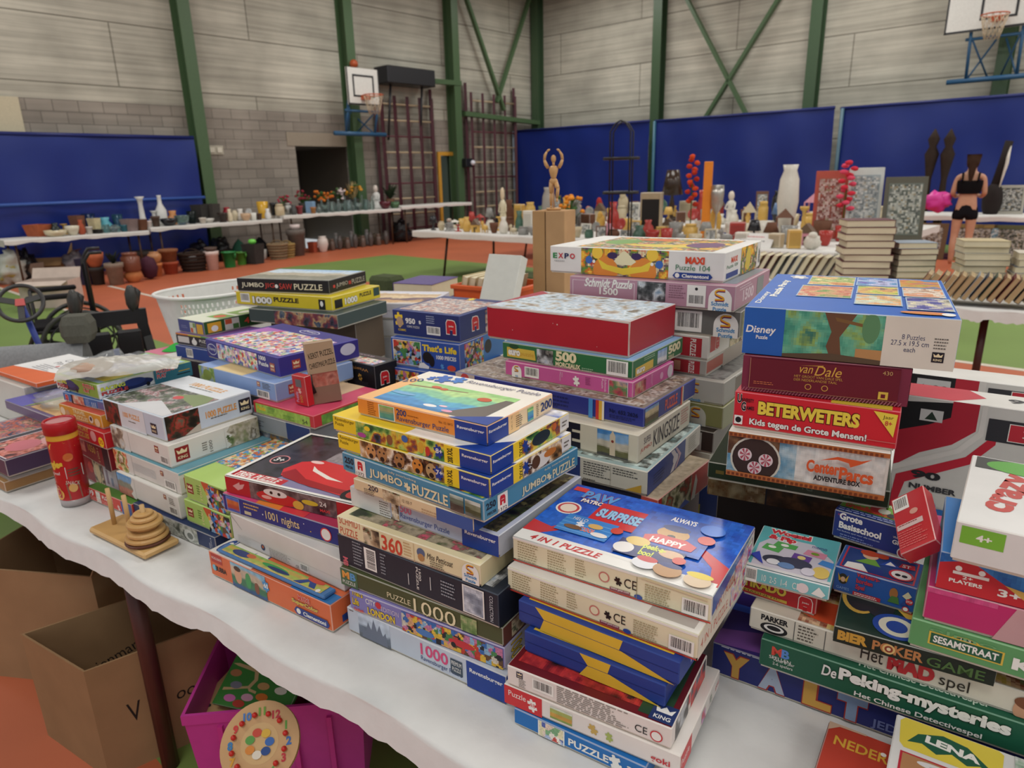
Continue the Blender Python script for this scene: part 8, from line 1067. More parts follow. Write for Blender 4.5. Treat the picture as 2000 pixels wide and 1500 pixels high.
        for i in range(34):
            a, r = rr.uniform(0, 2 * PI), rr.uniform(.1, .55) * w_; z = h * rr.uniform(.4, 1); d = Vector((r * math.cos(a), r * math.sin(a), z)); s_ = Vector((-math.sin(a), math.cos(a), .2)) * w_ * .08; o0 = Vector((0, 0, h * .25)); md = o0.lerp(d, .6) + Vector((0, 0, h * .1)); mb.add([o0, md + s_, d, md - s_], [(0, 1, 2, 3)], c)
    elif kind == 'soft': mb.use('fabric'); mb.ball(0, 0, h * .42, w_ * .5, c, ry=w_ * .4, rz=h * .42, bump=.35, seed=seed); mb.ball(0, -.02, h * .8, w_ * .28, c2 or c, rz=h * .2, bump=.2, seed=seed + 1)
    elif kind == 'bagheap': mb.use('bag'); mb.ball(0, 0, h * .45, w_ * .5, c, ry=w_ * .45, rz=h * .45, bump=.7, seed=seed, seg=20, ring=14); mb.ball(w_ * .05, 0, h * .9, w_ * .12, c, rz=h * .12, bump=.6, seed=seed + 2)
    elif kind == 'basket':
        mb.use('clay'); n_ = 6
        for i in range(n_): z = h * .75 * i / (n_ - 1); r = w_ * (.38 + .12 * i / (n_ - 1)); mb.tube([(r * math.cos(k * PI / 8), r * math.sin(k * PI / 8), z + .01) for k in range(16)], h * .075, c if i % 2 else mix(c, 'K', .2), seg=6, closed=True)
        mb.lathe([(.001, .004), (w_ * .38, .004)], c, cap=False); mb.tube([(w_ * .48 * math.cos(k * PI / 8), 0, h * .7 + h * .3 * math.sin(k * PI / 8)) for k in range(9)], .012, c, seg=6)
    elif kind == 'bucket': mb.use('plastic'); mb.lathe([(w_ * .36, 0), (w_ * .46, h * .82), (w_ * .5, h * .82), (w_ * .5, h * .88), (w_ * .44, h * .86), (w_ * .36, .03), (.01, .03)], c, seg=18, cap=False); mb.tube([(w_ * .49 * math.cos(k * PI / 10), w_ * .2 * math.sin(k * PI / 10), h * .84 - h * .12 * math.sin(k * PI / 10)) for k in range(11)], .008, c, seg=5); mb.tube([(w_ * .44, 0, h * .5), (w_ * .62, 0, h * .62), (w_ * .6, 0, h * .8)], .015, c, seg=6)
    elif kind == 'parasol': mb.use('fabric'); mb.lathe([(w_ * .5, 0), (w_ * .42, h * .4), (w_ * .2, h * .8), (.01, h)], c, seg=10)
    elif kind == 'rod': mb.use('paint'); mb.tube([(0, 0, 0), (0, 0, h)], w_ / 2, c, seg=8)
    elif kind == 'spray':
        mb.use('fabric'); mb.tube([(0, 0, 0), (0, 0, h * .7)], .008, '#4a5a2c', seg=5)
        for i in range(16): z = h * (.4 + .6 * i / 16); a = i * 2.4; mb.ball(w_ * .3 * math.cos(a), w_ * .3 * math.sin(a), z, w_ * .22, c if i % 2 else (c2 or c), rz=h * .03, bump=.3, seed=i, seg=6, ring=5)
    return mb
CLAYS = {'#a8533a', '#b0603f', '#6a4634', '#8a5a3c', '#5a4a42', '#8a7a6c', '#7a5444', '#4a4642', '#c27a4a', '#3a3836', '#6e6660', '#4a2434'}
GLASS = {'#3a5a9a', '#5a98b8', '#c8d8d8', '#a8c0bc', '#bcccc8', '#3a4a48'}
METALS = {'#a8a8a4', '#c0bcb4'}
def ordw(n):
    T_ = ['', '', 'twenty', 'thirty', 'forty', 'fifty', 'sixty']
    if n < 20: return ords[n]
    n += 1
    return (T_[n // 10][:-1] + 'ieth') if n % 10 == 0 else T_[n // 10] + '-' + ords[n % 10 - 1]
def put(kind, pos, w_, h, c, name, label, cat, group=None, rz=None, seed=0, c2=None):
    o = item(kind, w_, h, c, seed, c2).build(name, loc=pos + Vector((0, 0, .002)), rz=(-YAW * .6 if rz is None else rz)); return tag(o, label, cat, group)
def tlput(px, py, hp, wp_, row, kind, c, name, label, cat, c2=None):
    b = (-13.9, -14.1, -14.28)[row]; p = onp(px, py, BV, b); a = A_(p); z = tlz(a); p = H(a, b, z); k = depth(p) / FPX
    return put(kind, p, wp_ * k, hp * k, c, name, label, cat, seed=int(px), c2=c2, rz=PI / 2 - YAW - 1.2)
TLI = [(76, 450, 22, 42, 2, 'bin', '#b0603f', 'planter_box', 'long terracotta planter box at the near end of the wall table', 'planter'), (107, 440, 24, 20, 1, 'vase', '#1f2a28', 'vase', 'dark green vase behind the cream dishes on the wall table', 'vase'), (108, 452, 12, 40, 0, 'tray', '#d0c4a4', 'serving_dish', 'cream serving dish at the front near end of the wall table', 'dish'), (109, 444, 10, 14, 1, 'bowl', '#d8d4c8', 'bowl', 'small white bowl standing above the cream dish', 'bowl'),
 (124, 440, 20, 18, 2, 'candlestick', 'gd', 'candle_holder', 'golden candle holder behind the cream boat bowl', 'candle holder'), (141, 448, 18, 26, 0, 'bowl', '#d4cdb8', 'bowl', 'cream boat shaped bowl beside the terracotta vase', 'bowl'), (143, 436, 14, 13, 2, 'block', '#c0a878', 'wooden_block', 'beige block before the brown square vase', 'ornament'), (153, 440, 34, 24, 2, 'bin', '#7a5444', 'square_vase', 'brown square vase behind the terracotta vase', 'vase'), (159, 448, 28, 14, 0, 'vase', '#a8533a', 'vase', 'terracotta vase at the front of the nearest wall table', 'vase'),
 (175, 440, 36, 25, 2, 'cup', '#3a5a9a', 'glass_vase', 'wide dark blue glass vase before the tarpaulin', 'vase'), (174, 448, 14, 13, 0, 'pot', '#c8c4bc', 'plant_pot', 'small white pot before the blue glass vase', 'pot'), (186, 446, 28, 19, 1, 'bin', '#d0c49c', 'square_vase', 'pale yellow square vase on a black base', 'vase'), (190, 448, 8, 17, 0, 'block', '#1c1c1c', 'pedestal', 'black base before the pale yellow square vase', 'base'), (206, 438, 27, 26, 2, 'jug', '#5aa8b8', 'jug', 'round turquoise jug in the middle of the nearest wall table', 'jug'), (208, 447, 16, 14, 0, 'jar', '#a8c0bc', 'glass_jar', 'clear glass jar before the round turquoise jug', 'jar'), (225, 446, 14, 17, 0, 'jar', '#bcccc8', 'glass_jar', 'squat glass jar beside the small teal pot', 'jar'),
 (231, 438, 31, 19, 2, 'cup', '#5a98b8', 'glass_vase', 'light blue glass vase behind the glass jars', 'vase'), (243, 446, 13, 16, 0, 'pot', '#2a6a7a', 'plant_pot', 'small teal pot beside the mauve square pot', 'pot'), (254, 434, 14, 24, 2, 'bowl', '#c8b894', 'bowl', 'beige bowl behind the mauve square pot', 'bowl'), (254, 445, 23, 26, 0, 'bin', '#8a7a78', 'square_pot', 'mauve grey square pot at the table front', 'pot'), (275, 442, 21, 21, 0, 'bin', '#6a4634', 'square_pot', 'brown speckled square pot beside the mauve one', 'pot'), (291, 440, 12, 13, 0, 'pot', '#d8ccc8', 'plant_pot', 'small white pot between the two brown pots', 'pot'), (305, 438, 20, 17, 0, 'pot', '#5a4a42', 'plant_pot', 'tapered dark brown pot below the tall white candle holders', 'pot'),
 (279, 428, 56, 18, 2, 'column', '#dadad6', 'tall_candle_holder', 'tall white flared candle holder, left one of the pair', 'candle holder'), (317, 428, 56, 20, 2, 'bottle', '#dcdcd8', 'tall_candle_holder', 'tall white tapering candle holder, right one of the pair', 'candle holder'), (302, 428, 28, 14, 2, 'column', '#d8d8d4', 'candle_holder', 'short white flared candle holder between the tall ones', 'candle holder'), (294, 426, 14, 9, 1, 'column', '#d8d8d4', 'candle_holder', 'smallest white candle holder before the short one', 'candle holder'), (337, 420, 26, 22, 2, 'jug', '#c0824c', 'jug', 'orange brown jug behind the white dome', 'jug'), (333, 424, 14, 18, 1, 'ball', '#d8d6d0', 'ornament_ball', 'white dome ornament below the orange brown jug', 'ornament'), (330, 434, 14, 32, 0, 'bowl', '#26262a', 'bowl', 'wide dark bowl at the front of the wall table', 'bowl'),
 (356, 432, 18, 28, 0, 'bowl', '#a8c0bc', 'glass_bowl', 'clear glass bowl of pale soap flowers', 'bowl'), (375, 428, 24, 18, 1, 'cup', '#3a4a48', 'glass_vase', 'smoky green glass vase beside the grey bins', 'vase'), (392, 424, 34, 26, 2, 'bin', '#3a3836', 'square_pot', 'dark grey square pot, left one of the pair by the column', 'pot'), (415, 424, 34, 26, 2, 'bin', '#4a4642', 'square_pot', 'charcoal square pot, right one of the pair by the column', 'pot'), (396, 430, 11, 14, 0, 'pot', '#d4ccc0', 'plant_pot', 'small white pot before the dark square pots', 'pot'), (404, 398, 8, 20, 1, 'bowl', '#d8d4cc', 'shell', 'white shell lying on the charcoal square pot', 'shell'),
 (435, 426, 18, 19, 0, 'pot', '#33261f', 'plant_pot', 'very dark brown pot beside the cream vases', 'pot'), (449, 424, 24, 12, 0, 'vase', '#d8ccb0', 'vase', 'cream vase before the red lidded pot', 'vase'), (444, 420, 26, 14, 2, 'jar', '#9a2430', 'lidded_pot', 'white pot with a red lid on the wall table', 'pot'), (459, 424, 20, 12, 1, 'urn', '#d0c4a8', 'vase', 'small cream urn beside the cream vase', 'vase'), (470, 422, 22, 16, 1, 'jug', '#d8d4cc', 'jug', 'white jug in the middle of the second wall table', 'jug'), (480, 423, 14, 20, 0, 'bowl', '#c8a888', 'bowl', 'peach bowl before the white jug', 'bowl'), (487, 418, 26, 15, 2, 'plate', '#d8d8d4', 'plate', 'white plate standing behind the peach bowl', 'plate'), (494, 420, 14, 14, 0, 'cup', '#d8d8d0', 'cup', 'white cup beside the tall yellow pot', 'cup'), (505, 420, 12, 14, 0, 'pot', '#4a3428', 'plant_pot', 'little brown pot below the tall yellow pot', 'pot'),
 (514, 414, 32, 22, 2, 'cup', '#d8a838', 'flower_pot', 'tall yellow flower pot on the wall table', 'pot'), (523, 418, 20, 12, 0, 'jug', '#e0e0de', 'jug', 'white jug before the yellow flower pot', 'jug'), (535, 416, 24, 14, 1, 'pot', '#26262a', 'plant_pot', 'black pot beside the beige ginger jar', 'pot'), (547, 415, 22, 18, 0, 'jar', '#c8b898', 'ginger_jar', 'beige ginger jar before the red flowers', 'jar'), (563, 413, 22, 16, 1, 'jar', '#a8a8a4', 'tin', 'grey metal tin beside the beige ginger jar', 'tin'), (574, 411, 18, 12, 0, 'jug', '#4a4a4a', 'jug', 'dark grey jug beside the metal tin', 'jug'), (585, 412, 16, 14, 0, 'pot', '#8a2a34', 'plant_pot', 'dark red pot below the maroon flowers', 'pot'), (607, 408, 22, 17, 1, 'block', '#88a8c8', 'gift_box', 'pale blue box before the orange flowers', 'box'), (612, 412, 12, 12, 0, 'pot', '#a8703a', 'plant_pot', 'amber pot in front of the pale blue box', 'pot'),
 (556, 402, 36, 26, 2, 'flowers', '#b02848', 'flower_bunch', 'red artificial flowers in a dark pot', 'flowers'), (592, 400, 46, 30, 2, 'flowers', '#8a2a38', 'flower_bunch', 'maroon artificial flowers beside the doorway', 'flowers'), (633, 394, 40, 40, 2, 'flowers', '#d0722a', 'flower_bunch', 'big orange artificial flower bunch before the doorway', 'flowers'), (666, 390, 44, 30, 2, 'flowers', '#d8c8c8', 'flower_bunch', 'white and pink artificial flowers beside the orange bunch', 'flowers'), (692, 388, 50, 34, 2, 'flowers', '#d89a38', 'flower_bunch', 'yellow artificial flowers below the dried grass fan', 'flowers'), (690, 372, 56, 26, 2, 'plant', '#a8966a', 'dried_grass', 'beige dried grass fan behind the yellow flowers', 'dried grass'), (735, 386, 44, 20, 2, 'figure', '#d8d8d4', 'statue', 'white garden statue at the end of the wall tables', 'statue'), (762, 388, 46, 34, 2, 'plant', '#2c3a26', 'pot_plant', 'dark green pot plant with cream blooms by the wall bars', 'plant'), (752, 396, 14, 24, 0, 'bowl', '#5a2430', 'bowl', 'dark red bowl at the far end of the wall tables', 'bowl'), (770, 392, 12, 20, 0, 'tray', '#4a6a4a', 'dish', 'green glazed dish at the far end of the wall tables', 'dish')]
for r in TLI: tlput(r[0], r[1], r[2], r[3], r[4], r[5], r[6], r[7], r[8], r[9])
for i in range(17):
    px = 622 + i * 6.6; r_ = i % 2; tlput(px, 404 - i * .3, (17, 24, 14, 28, 20)[i % 5], (9, 8, 13, 8, 10)[i % 5], r_, ('bottle', 'vase', 'goblet', 'bottle', 'cup')[i % 5], ('#c8d8d8', '#bcccc8', '#a8c0bc')[i % 3], 'glass_vase', '%s clear glass vase from the left below the artificial flowers' % ordw(i), 'vase')
# ---- on the floor below the wall tables
FLI = [(12, 505, 52, 40, 'bagheap', '#c8b868', 'plastic_sack', 'yellowish stuffed plastic sack at the left edge', 'sack'), (25, 550, 64, 54, 'bagheap', '#d8dcd4', 'plastic_sack', 'white and green stuffed plastic sack before the yellow one', 'sack'), (48, 500, 64, 34, 'bagheap', '#1f1e22', 'bin_bag', 'black bin bag behind the open carton', 'sack'), (57, 498, 36, 34, 'bin', '#8a7a6c', 'waste_bin', 'grey fabric bin under the near corner of the wall table', 'bin'),
 (148, 520, 50, 40, 'bagheap', '#8a868c', 'plastic_sack', 'silvery plastic sack behind the wheelchair', 'sack'), (172, 556, 50, 26, 'bin', '#33304a', 'storage_bin', 'dark purple bin behind the wheelchair backrest', 'bin'), (194, 556, 34, 28, 'pot', '#3a3836', 'plant_pot', 'charcoal pot under the hanging terracotta bowl', 'pot'), (194, 527, 28, 34, 'bowl', '#b0603f', 'flower_bowl', 'terracotta bowl resting on the charcoal pot', 'bowl'), (229, 556, 42, 34, 'pot', '#8a7a6c', 'plant_pot', 'grey stone planter with a ribbed rim', 'pot'), (228, 514, 36, 32, 'plant', '#22261f', 'dead_plant', 'dark leafy bunch in the grey stone planter', 'plant'),
 (262, 551, 22, 34, 'urn', '#c27a4a', 'clay_pot', 'squat orange clay pot below the glazed brown jar', 'pot'), (262, 529, 36, 34, 'jar', '#7a4a38', 'glazed_jar', 'glazed brown jar on the squat clay pot', 'jar'), (295, 545, 44, 32, 'ball', '#4a2434', 'plant_pot', 'egg shaped dark purple pot in the floor row', 'pot'), (308, 540, 26, 24, 'pot', '#c27a4a', 'clay_pot', 'orange clay pot upside the floor row beside the purple egg pot', 'pot'), (307, 514, 22, 26, 'urn', '#b98256', 'clay_pot', 'pale clay pot stacked on the orange one', 'pot'), (335, 535, 24, 32, 'pot', '#a8533a', 'clay_pot', 'low terracotta pot at the bottom of its pair', 'pot'), (335, 512, 24, 36, 'pot', '#8a5a3c', 'clay_pot', 'wide terracotta pot stacked on the low one', 'pot'), (277, 498, 36, 42, 'pot', '#4a4642', 'plant_pot', 'large dark flared pot behind the glazed jar', 'pot'), (306, 490, 18, 20, 'pot', '#8a7a6c', 'plant_pot', 'small beige pot behind the clay pots', 'pot'),
 (380, 529, 42, 50, 'basket', '#33241c', 'wicker_basket', 'dark wicker basket with a white globe in it', 'basket'), (377, 496, 18, 18, 'ball', '#e4e4e4', 'globe_lamp', 'white globe lying in the dark wicker basket', 'lamp'), (417, 527, 36, 28, 'pot', '#d8c4bc', 'plant_pot', 'pale pink pot holding a brown pot', 'pot'), (417, 494, 8, 24, 'tray', '#5a4a42', 'pot_saucer', 'brown saucer on top of the pale pink pot', 'saucer'), (390, 480, 46, 44, 'bagheap', '#151418', 'bin_bag', 'black bag beneath the green column', 'sack'), (432, 496, 46, 40, 'bagheap', '#1a1a1c', 'bin_bag', 'black bag behind the dark green bucket', 'sack'), (450, 522, 34, 28, 'bucket', '#1f7a3c', 'bucket', 'dark green plastic bucket in the floor row', 'bucket'), (473, 517, 28, 22, 'bucket', '#4a8a34', 'bucket', 'lighter green plastic bucket beside the dark green one', 'bucket'), (498, 515, 38, 34, 'bin', '#3a3836', 'plant_pot', 'big black planter beside the green buckets', 'pot'), (497, 479, 10, 16, 'ball', '#7ad858', 'ball', 'bright green ball on the big black planter', 'ball'), (516, 506, 18, 14, 'cup', '#d8d4cc', 'plant_pot', 'small white pot beside the big black planter', 'pot'),
 (467, 480, 38, 40, 'parasol', '#2f5a48', 'parasol', 'folded dark green parasol under the wall table', 'parasol'), (508, 478, 38, 44, 'parasol', '#17171b', 'parasol', 'black parasol opened on the floor below the wall table', 'parasol'), (545, 506, 36, 36, 'basket', '#8a7458', 'wicker_basket', 'light wicker basket with a handle beside the grey urn', 'basket'), (563, 503, 32, 28, 'basket', '#a08450', 'wicker_basket', 'yellowish wicker basket beside the light wicker one', 'basket'), (582, 499, 50, 36, 'pot', '#6e6660', 'garden_urn', 'large grey garden pot before the doorway', 'pot'), (590, 450, 10, 20, 'tray', '#d8c8c4', 'pot_saucer', 'pale saucer on the large grey garden pot', 'saucer'), (612, 493, 20, 16, 'bin', '#a8533a', 'clay_pot', 'small square terracotta pot beside the white floor vase', 'pot'), (632, 492, 30, 22, 'urn', '#dcd2ca', 'floor_vase', 'white floor vase standing alone before the doorway', 'vase'), (785, 470, 44, 36, 'bagheap', '#1c1c20', 'bin_bag', 'black bag at the far end of the wall tables', 'sack')]
for r in FLI:
    if r[1] in (527, 529, 514, 512, 494, 496, 479, 450) and r[6] in ('flower_bowl', 'glazed_jar', 'dead_plant', 'clay_pot', 'pot_saucer', 'globe_lamp', 'ball'): continue
    p = at(r[0], r[1], 0)
    if B_(p) < -14.4: p = H(A_(onp(r[0], r[1], BV, -14.2)), -14.2)
    k = depth(p) / FPX; put(r[4], p, r[3] * k, r[2] * k, r[5], r[6], r[7], r[8], seed=int(r[0]))
for r in FLI:    # the ones that rest on another pot
    if not (r[1] in (527, 529, 514, 512, 494, 496, 479, 450) and r[6] in ('flower_bowl', 'glazed_jar', 'dead_plant', 'clay_pot', 'pot_saucer', 'globe_lamp', 'ball')): continue
    base = min((q_ for q_ in FLI if q_ is not r and abs(q_[0] - r[0]) < 12 and q_[1] > r[1]), key=lambda q_: q_[1] - q_[2] - r[1] if q_[1] - q_[2] > r[1] - 20 else 999)
    p = at(base[0], base[1], 0)
    if B_(p) < -14.4: p = H(A_(onp(base[0], base[1], BV, -14.2)), -14.2)
    k = depth(p) / FPX; z = base[2] * k * (.98 if base[4] != 'basket' else .3) + (0 if r[6] != 'dead_plant' else -base[2] * k * .3); put(r[4], Vector((p.x, p.y, z)), r[3] * k, r[2] * k, r[5], r[6], r[7], r[8], seed=int(r[0]))
for i in range(15):
    px = 648 + i * 7.6; p = H(A_(onp(px, 470, BV, -13.95)), -13.95 - .3 * (i % 2)); k = depth(p) / FPX; put(('jar', 'basket', 'urn', 'jar')[i % 4], p, (10, 13, 11, 9)[i % 4] * k, (22, 20, 26, 30)[i % 4] * k, ('#6a5a50', '#7a6a58', '#5a5450', '#8a8a88')[i % 4], ('storage_jar', 'wicker_basket', 'urn', 'storage_jar')[i % 4], '%s brownish vessel from the left on the floor right of the doorway' % ordw(i), 'vessel', seed=i)
# ================================================================ centre tables, book table, person
hallt('long centre table crowded with ornaments behind the cardboard column', 7.5, 9.1, -8.9, -2.3, .75, cl='white sheet on the long centre table of ornaments', seed=3)
hallt('second centre table with ornaments before the blue tarpaulins', 10.3, 11.8, -9.6, -2.2, .75, cl='white sheet on the second centre table', seed=4)
hallt('table with pictures beneath it before the person in black', 14.2, 15.2, -4.2, 1.2, .75, cl='white sheet on the table before the person', seed=6)
KN = [('vase', 'vase'), ('figure', 'figurine'), ('animal', 'animal_figurine'), ('bowl', 'bowl'), ('box', 'box'), ('candlestick', 'candlestick'), ('jug', 'jug'), ('frame', 'picture_frame'), ('cup', 'cup'), ('house', 'model_house'), ('jar', 'jar'), ('plate', 'plate'), ('lantern', 'lantern'), ('soft', 'soft_toy'), ('lamp', 'table_lamp'), ('urn', 'urn')]
CNM = [('#d8d4c8', 'white'), ('#c0b294', 'beige'), ('#6a4634', 'brown'), ('#8d8c88', 'grey'), ('#a83a34', 'red'), ('#d0a858', 'amber'), ('#4a6a5a', 'green'), ('#26262a', 'black'), ('#c88a98', 'pink'), ('#5a78a0', 'blue')]
rn = random.Random(11)
def fillrow(a, b0, b1, n, what, hm):
    for i in range(n):
        k, nm = rn.choice(KN); c, cn = rn.choice(CNM[:6] if rn.random() < .65 else CNM); b = b0 + (b1 - b0) * (i + .5) / n; w_ = (b1 - b0) / n * rn.uniform(.6, .92); h = hm * rn.uniform(.5, 1.25)
        if k in ('bowl', 'cup', 'animal'): h = min(h, w_ * 1.1)
        put(k, H(a, b, .75), w_, h, c, nm, '%s %s, %s from the left in the %s' % (cn, nm.replace('_', ' '), ordw(i), what), nm.split('_')[-1], seed=i * 7 + n, rz=-YAW * .7 + rn.uniform(-.4, .4))
fillrow(7.72, -8.75, -2.5, 32, 'front row of the centre table', .2); fillrow(8.15, -8.7, -2.5, 30, 'second row of the centre table', .26); fillrow(8.75, -8.7, -2.5, 27, 'back row of the centre table', .36)
fillrow(10.7, -9.4, -2.4, 30, 'front row of the second centre table', .32); fillrow(11.4, -9.4, -2.4, 26, 'back row of the second centre table', .42)
def tc(px, pt, w_, kind, c, name, label, cat, a=8.45, c2=None):
    p = onp(px, 400, AV, a); b = B_(p); k = depth(p) / FPX; return put(kind, H(a, b, .75), w_ * k, onp(px, pt, AV, a).z - .75, c, name, label, cat, c2=c2, rz=-YAW * .5, seed=px)
tc(1072, 366, 28, 'urn', '#a09c94', 'mantel_clock', 'ornate pale grey mantel clock behind the orange lily', 'clock'); tc(1113, 380, 52, 'flowers', '#e89028', 'lily', 'large orange artificial lily on the centre table', 'flowers'); tc(982, 366, 18, 'figure', '#d8ceb0', 'statuette', 'tall cream statuette beside the wooden figure', 'statuette')
tc(1312, 332, 42, 'lamp', '#3a2c24', 'samovar', 'dark brown samovar above the small chest of drawers', 'samovar', 11.1); tc(1273, 376, 40, 'box', '#a8987a', 'drawer_chest', 'beige chest of small drawers on the centre table', 'chest', c2='#1c1a18'); tc(1350, 300, 26, 'spray', '#d8502a', 'dried_spray', 'tall orange red dried spray on a stick', 'dried flowers', c2='#b83a28'); tc(1380, 316, 16, 'block', '#e88a2a', 'painted_tube', 'tall orange and yellow painted tube', 'ornament'); tc(1400, 362, 26, 'goblet', '#c0bcb4', 'trophy', 'silver trophy cup right of the painted tube', 'trophy')
tc(1538, 322, 40, 'urn', '#dcd8cc', 'tailor_bust', 'white tailor bust before the blue tarpaulin', 'bust', 9.0); tc(1622, 332, 60, 'frame', '#b04a38', 'framed_picture', 'red bordered picture behind the model houses', 'picture', 9.0, '#a8503c'); tc(1688, 326, 62, 'frame', '#c8ccc8', 'framed_picture', 'white framed grey picture behind the wire tree', 'picture', 9.0, '#98a4a8'); tc(1650, 312, 34, 'spray', '#d8384a', 'fluffy_ornament', 'pink red fluffy ornament above the pictures', 'ornament', 8.9, '#e0506a'); tc(1768, 344, 74, 'frame', '#5a564a', 'framed_picture', 'dark framed picture beside the pink bag', 'picture', 9.0, '#6a7068')
for px, lb in ((1815, 'left carved dark wooden pole'), (1847, 'right carved dark wooden pole')): p = onp(px, 250, AV, 14.9); mb = MB().use('clay'); h = p.z - .0; mb.lathe([(.1, 0), (.07, h * .3), (.05, h * .6), (.09, h * .72), (.12, h * .8), (.06, h * .86), (.1, h * .92), (.01, h)], '#33261e', seg=10); tag(mb.build('carved_pole', loc=H(15.4, B_(p))), lb + ' before the blue tarpaulin', 'carving')
p = onp(1940, 400, AV, 14.9); k = depth(p) / FPX; mb = MB().use('clay'); mb.ball(0, 0, 22 * k, 17 * k, '#241c1a', rz=34 * k); mb.tube([(0, 0, 45 * k), (6 * k, 0, 90 * k), (13 * k, 0, 130 * k)], [8 * k, 6 * k, 7 * k], '#241c1a'); mb.tube([(14 * k, -2 * k, 128 * k), (10 * k, -8 * k, 90 * k), (2 * k, -10 * k, 45 * k)], [3 * k, 3 * k, 1 * k], '#d8d4c8'); tag(mb.build('heron_statue', loc=H(14.7, B_(p), .78)), 'tall black heron statue with a white bill right of the person', 'statue')
p = onp(1972, 400, AV, 14.8); k = depth(p) / FPX; put('frame', H(14.8, B_(p), .75), 48 * k, 55 * k, '#a8a498', 'table_clock', 'silver ornate clock frame beside the heron statue', 'clock', c2='#4a4a44')
for i, px in enumerate((1768, 1812, 1905, 1950, 1985)): p = onp(px, 440, AV, 14.05); put('frame', H(14.05, B_(p)), .62, .62, ('#7a6238', '#6a5034', '#8a7444', '#4a6a80', '#5a5a34')[i], 'painting', ('dark green still life painting', 'brown woven panel', 'gilt framed double portrait', 'blue winged figure picture', 'dark portrait painting')[i] + ' leaning under the table before the person', 'painting', c2=('#2c3a30', '#6a5034', '#5a4a34', '#6a98a8', '#4a4a2c')[i], rz=-YAW)
# tall black wire rack
p = onp(1215, 440, AV, 7.3); zt = onp(1210, 237, AV, 7.3).z; t = thing('wire_rack', 'tall black wire plant rack with two round shelves', 'rack', H(7.25, B_(p)), -YAW * .5)
for x in (-.12, .12):
    for y in (-.08, .08): mb = MB().use('paint'); mb.tube([(x, y, 0), (x, y, zt - .12), (x * .5, y, zt - .03), (0, y, zt)], .01, '#17171b', seg=5); mb.build('upright', t)
for f in (.62, .8): mb = MB().use('paint'); mb.lathe([(.22, zt * f), (.22, zt * f + .03), (.01, zt * f + .03)], '#1c1a1a', seg=14); mb.build('shelf', t)
# sign and book table
p = at(1482, 458, .752); slab('price_sign', 'white hand lettered sign standing on the centre table edge', 'sign', (H(7.6, -3.45, .752), H(7.6, -3.0, .752), H(7.72, -3.0, .9), H(7.72, -3.45, .9)), .006, '#dedcd8', [fine(.2, .7, .6, 1, .2, '#c88a8a'), fine(.15, .4, .7, 1, .25, '#9a9a98')], 'card')
table('book table with a dark wooden trestle at the right', -1.7, 1.6, 4.98, 6.1, .75, '#d8d6d2', 'white sheet on the book table at the right', ((.1, -.35), (-1.4, .4), (1.4, .4)), seed=9)
BKC = ['#6a2430', '#3a4458', '#8a6a48', '#c8b890', '#48584a', '#a89878', '#2c2a30', '#7a4a38', '#98a4b0', '#d0c4a8']
def bstack(t_, n_, z, n, A, B, h, lab, grp, rz=0.0, cols=None):
    for i in range(n): book('book', '%s book from the bottom in the %s' % (ordw(i), lab), P(t_ + rn.uniform(-.012, .012), n_ + rn.uniform(-.01, .01), z + i * (h + .0006)), A, B, h, (cols or BKC)[i % len(cols or BKC)], (0, 0, rz_t + rz + PI + rn.uniform(-.05, .05)), grp)
bstack(-.7, 5.3, .753, 11, .3, .24, .0445, 'tall stack of thick maroon books', 'thick maroon books', .35, ['#5a1c28'])
bstack(-.42, 5.42, .753, 9, .24, .2, .038, 'mixed stack beside the maroon books', 'mixed books', .5); bstack(-.03, 5.5, .753, 9, .26, .2, .04, 'stack behind the row of pale paperbacks', 'stacked books', .3, ['#c8b890', '#3a3c38', '#d0c8b0', '#8a8a88']); bstack(.27, 5.5, .753, 7, .26, .2, .042, 'rightmost stack on the book table', 'stacked books', .2, ['#d0c8b8', '#5a6270', '#c8bca0'])
for i in range(16): book('book', '%s pale paperback from the left along the front of the book table' % ordw(i), P(-.3 + i * .045, 5.13, .753 + .105), .17, .2, .03, BKC[(i * 3) % 10], (0, -PI / 2 + .5, rz_t), 'paperbacks at the front edge', pages='#b8a078')
for i in range(14): book('book', '%s leaning book from the left in the row beside the fruit puzzle' % ordw(i), P(-1.62 + i * .058, 5.5, .753 + .12), .2, .18, .034, BKC[(i * 7 + 2) % 10], (0, -PI / 2 + .45, rz_t), 'leaning books')
bstack(-2.42 + .3, 3.05, .7525, 5, .22, .18, .05, 'pile right of the white foam panel', 'books by the foam panel', 0)
# ---- the person, seen from behind
pf = at(1868, 520, 0); prz = -.6; t = thing('person', 'person in a black crop top and black shorts seen from behind', 'person', pf, prz); PS = 1.74 / 1.72; SK = '#c49478'
def skin(name, vs, es, c, m, lv=2):
    me = bpy.data.meshes.new(name); me.from_pydata([tuple(x * PS for x in v[:3]) for v in vs], es, []); o = bpy.data.objects.new(name, me); C.objects.link(o)
    md = o.modifiers.new('s', 'SKIN'); o.modifiers.new('d', 'SUBSURF').levels = lv
    for i, v in enumerate(vs): r = v[3]; me.skin_vertices[0].data[i].radius = (r * PS, (v[4] if len(v) > 4 else r) * PS); me.skin_vertices[0].data[i].use_root = i == 0
    bpy.context.view_layer.update(); me2 = bpy.data.meshes.new_from_object(o.evaluated_get(bpy.context.evaluated_depsgraph_get())); o.modifiers.clear(); o.data = me2
    ca = me2.color_attributes.new('Col', 'FLOAT_COLOR', 'CORNER'); ca.data.foreach_set('color', (*col(c), 1.0) * len(me2.loops)); me2.polygons.foreach_set('use_smooth', [True] * len(me2.polygons)); me2.materials.clear(); me2.materials.append(MATS[m]); o.parent = t; return o
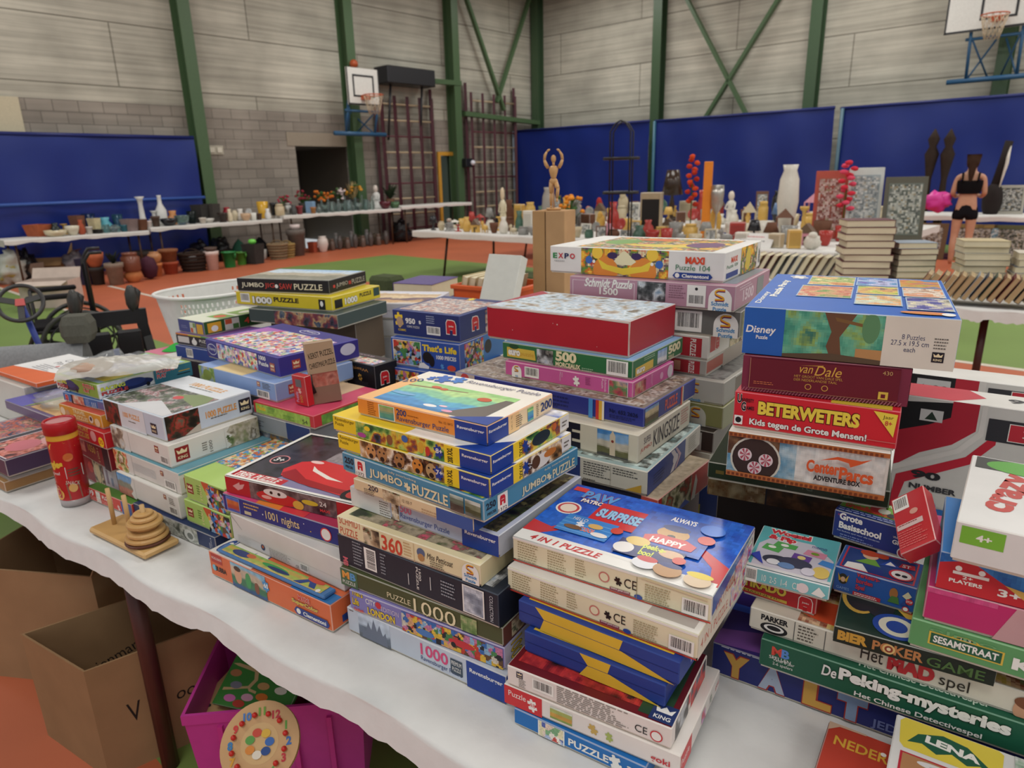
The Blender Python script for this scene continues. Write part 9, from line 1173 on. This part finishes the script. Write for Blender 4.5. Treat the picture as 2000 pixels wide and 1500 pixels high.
vs = [(0, 0, .93, .15, .11), (0, 0, 1.1, .115, .09), (0, 0, 1.27, .14, .1), (0, 0, 1.4, .11, .07), (0, .01, 1.48, .05), (0, .03, 1.58, .085, .095), (0, .03, 1.68, .06, .07)]; es = [(0, 1), (1, 2), (2, 3), (3, 4), (4, 5), (5, 6)]
for s_ in (-1, 1):
    n0_ = len(vs); vs += [(s_ * .17, 0, 1.38, .05), (s_ * .21, .0, 1.13, .04), (s_ * .17, .2, 1.08, .032), (s_ * .13, .27, 1.1, .03, .018)]; es += [(3, n0_), (n0_, n0_ + 1), (n0_ + 1, n0_ + 2), (n0_ + 2, n0_ + 3)]
    for j in range(4): vs.append((s_ * (.105 + j * .018), .34 - abs(j - 1.5) * .008, 1.09 - .01 * j, .009)); es.append((n0_ + 3, len(vs) - 1))
    vs.append((s_ * .09, .29, 1.12, .01)); es.append((n0_ + 3, len(vs) - 1))
    n0_ = len(vs); vs += [(s_ * .09, 0, .82, .09), (s_ * .1, .01, .48, .056), (s_ * .1, -.02, .32, .056), (s_ * .1, 0, .09, .036), (s_ * .1, .1, .035, .035)]; es += [(0, n0_), (n0_, n0_ + 1), (n0_ + 1, n0_ + 2), (n0_ + 2, n0_ + 3), (n0_ + 3, n0_ + 4)]
skin('body', vs, es, SK, 'skin')
skin('shorts', [(0, 0, .95, .165, .125), (0, 0, 1.05, .135, .105), (-.09, 0, .82, .105), (-.095, 0, .7, .095), (.09, 0, .82, .105), (.095, 0, .7, .095)], [(0, 1), (0, 2), (2, 3), (0, 4), (4, 5)], '#17161a', 'fabric')
mb = MB().use('fabric'); mb.lathe([(.15 * PS, 1.13 * PS), (.168 * PS, 1.2 * PS), (.182 * PS, 1.27 * PS), (.18 * PS, 1.33 * PS)], '#131215', seg=24, sq=.78, cap=False)
for s_ in (-1, 1): mb.tube([(s_ * .1 * PS, -.13 * PS, 1.31 * PS), (s_ * .11 * PS, -.08 * PS, 1.44 * PS), (s_ * .1 * PS, .06 * PS, 1.42 * PS)], .014, '#131215')
mb.build('crop_top', t)
skin('hair', [(0, 0, 1.6, .098, .1), (0, .02, 1.69, .07), (0, -.09, 1.55, .06), (0, -.12, 1.42, .045), (0, -.12, 1.28, .015)], [(0, 1), (0, 2), (2, 3), (3, 4)], '#3a281e', 'fabric')
mb = MB().use('plastic'); mb.ball(-.42, .05, 1.02, .2, '#d8409a', ry=.16, rz=.15, bump=.5, seed=4, seg=20, ring=12); mb.tube([(-.26, .1, 1.1), (-.2, .18, 1.12), (-.15, .24, 1.09)], .012, '#d8c8c0'); tag(mb.build('plastic_bag', loc=pf, rz=prz), 'bright pink plastic bag hanging from the arm of the person', 'bag')
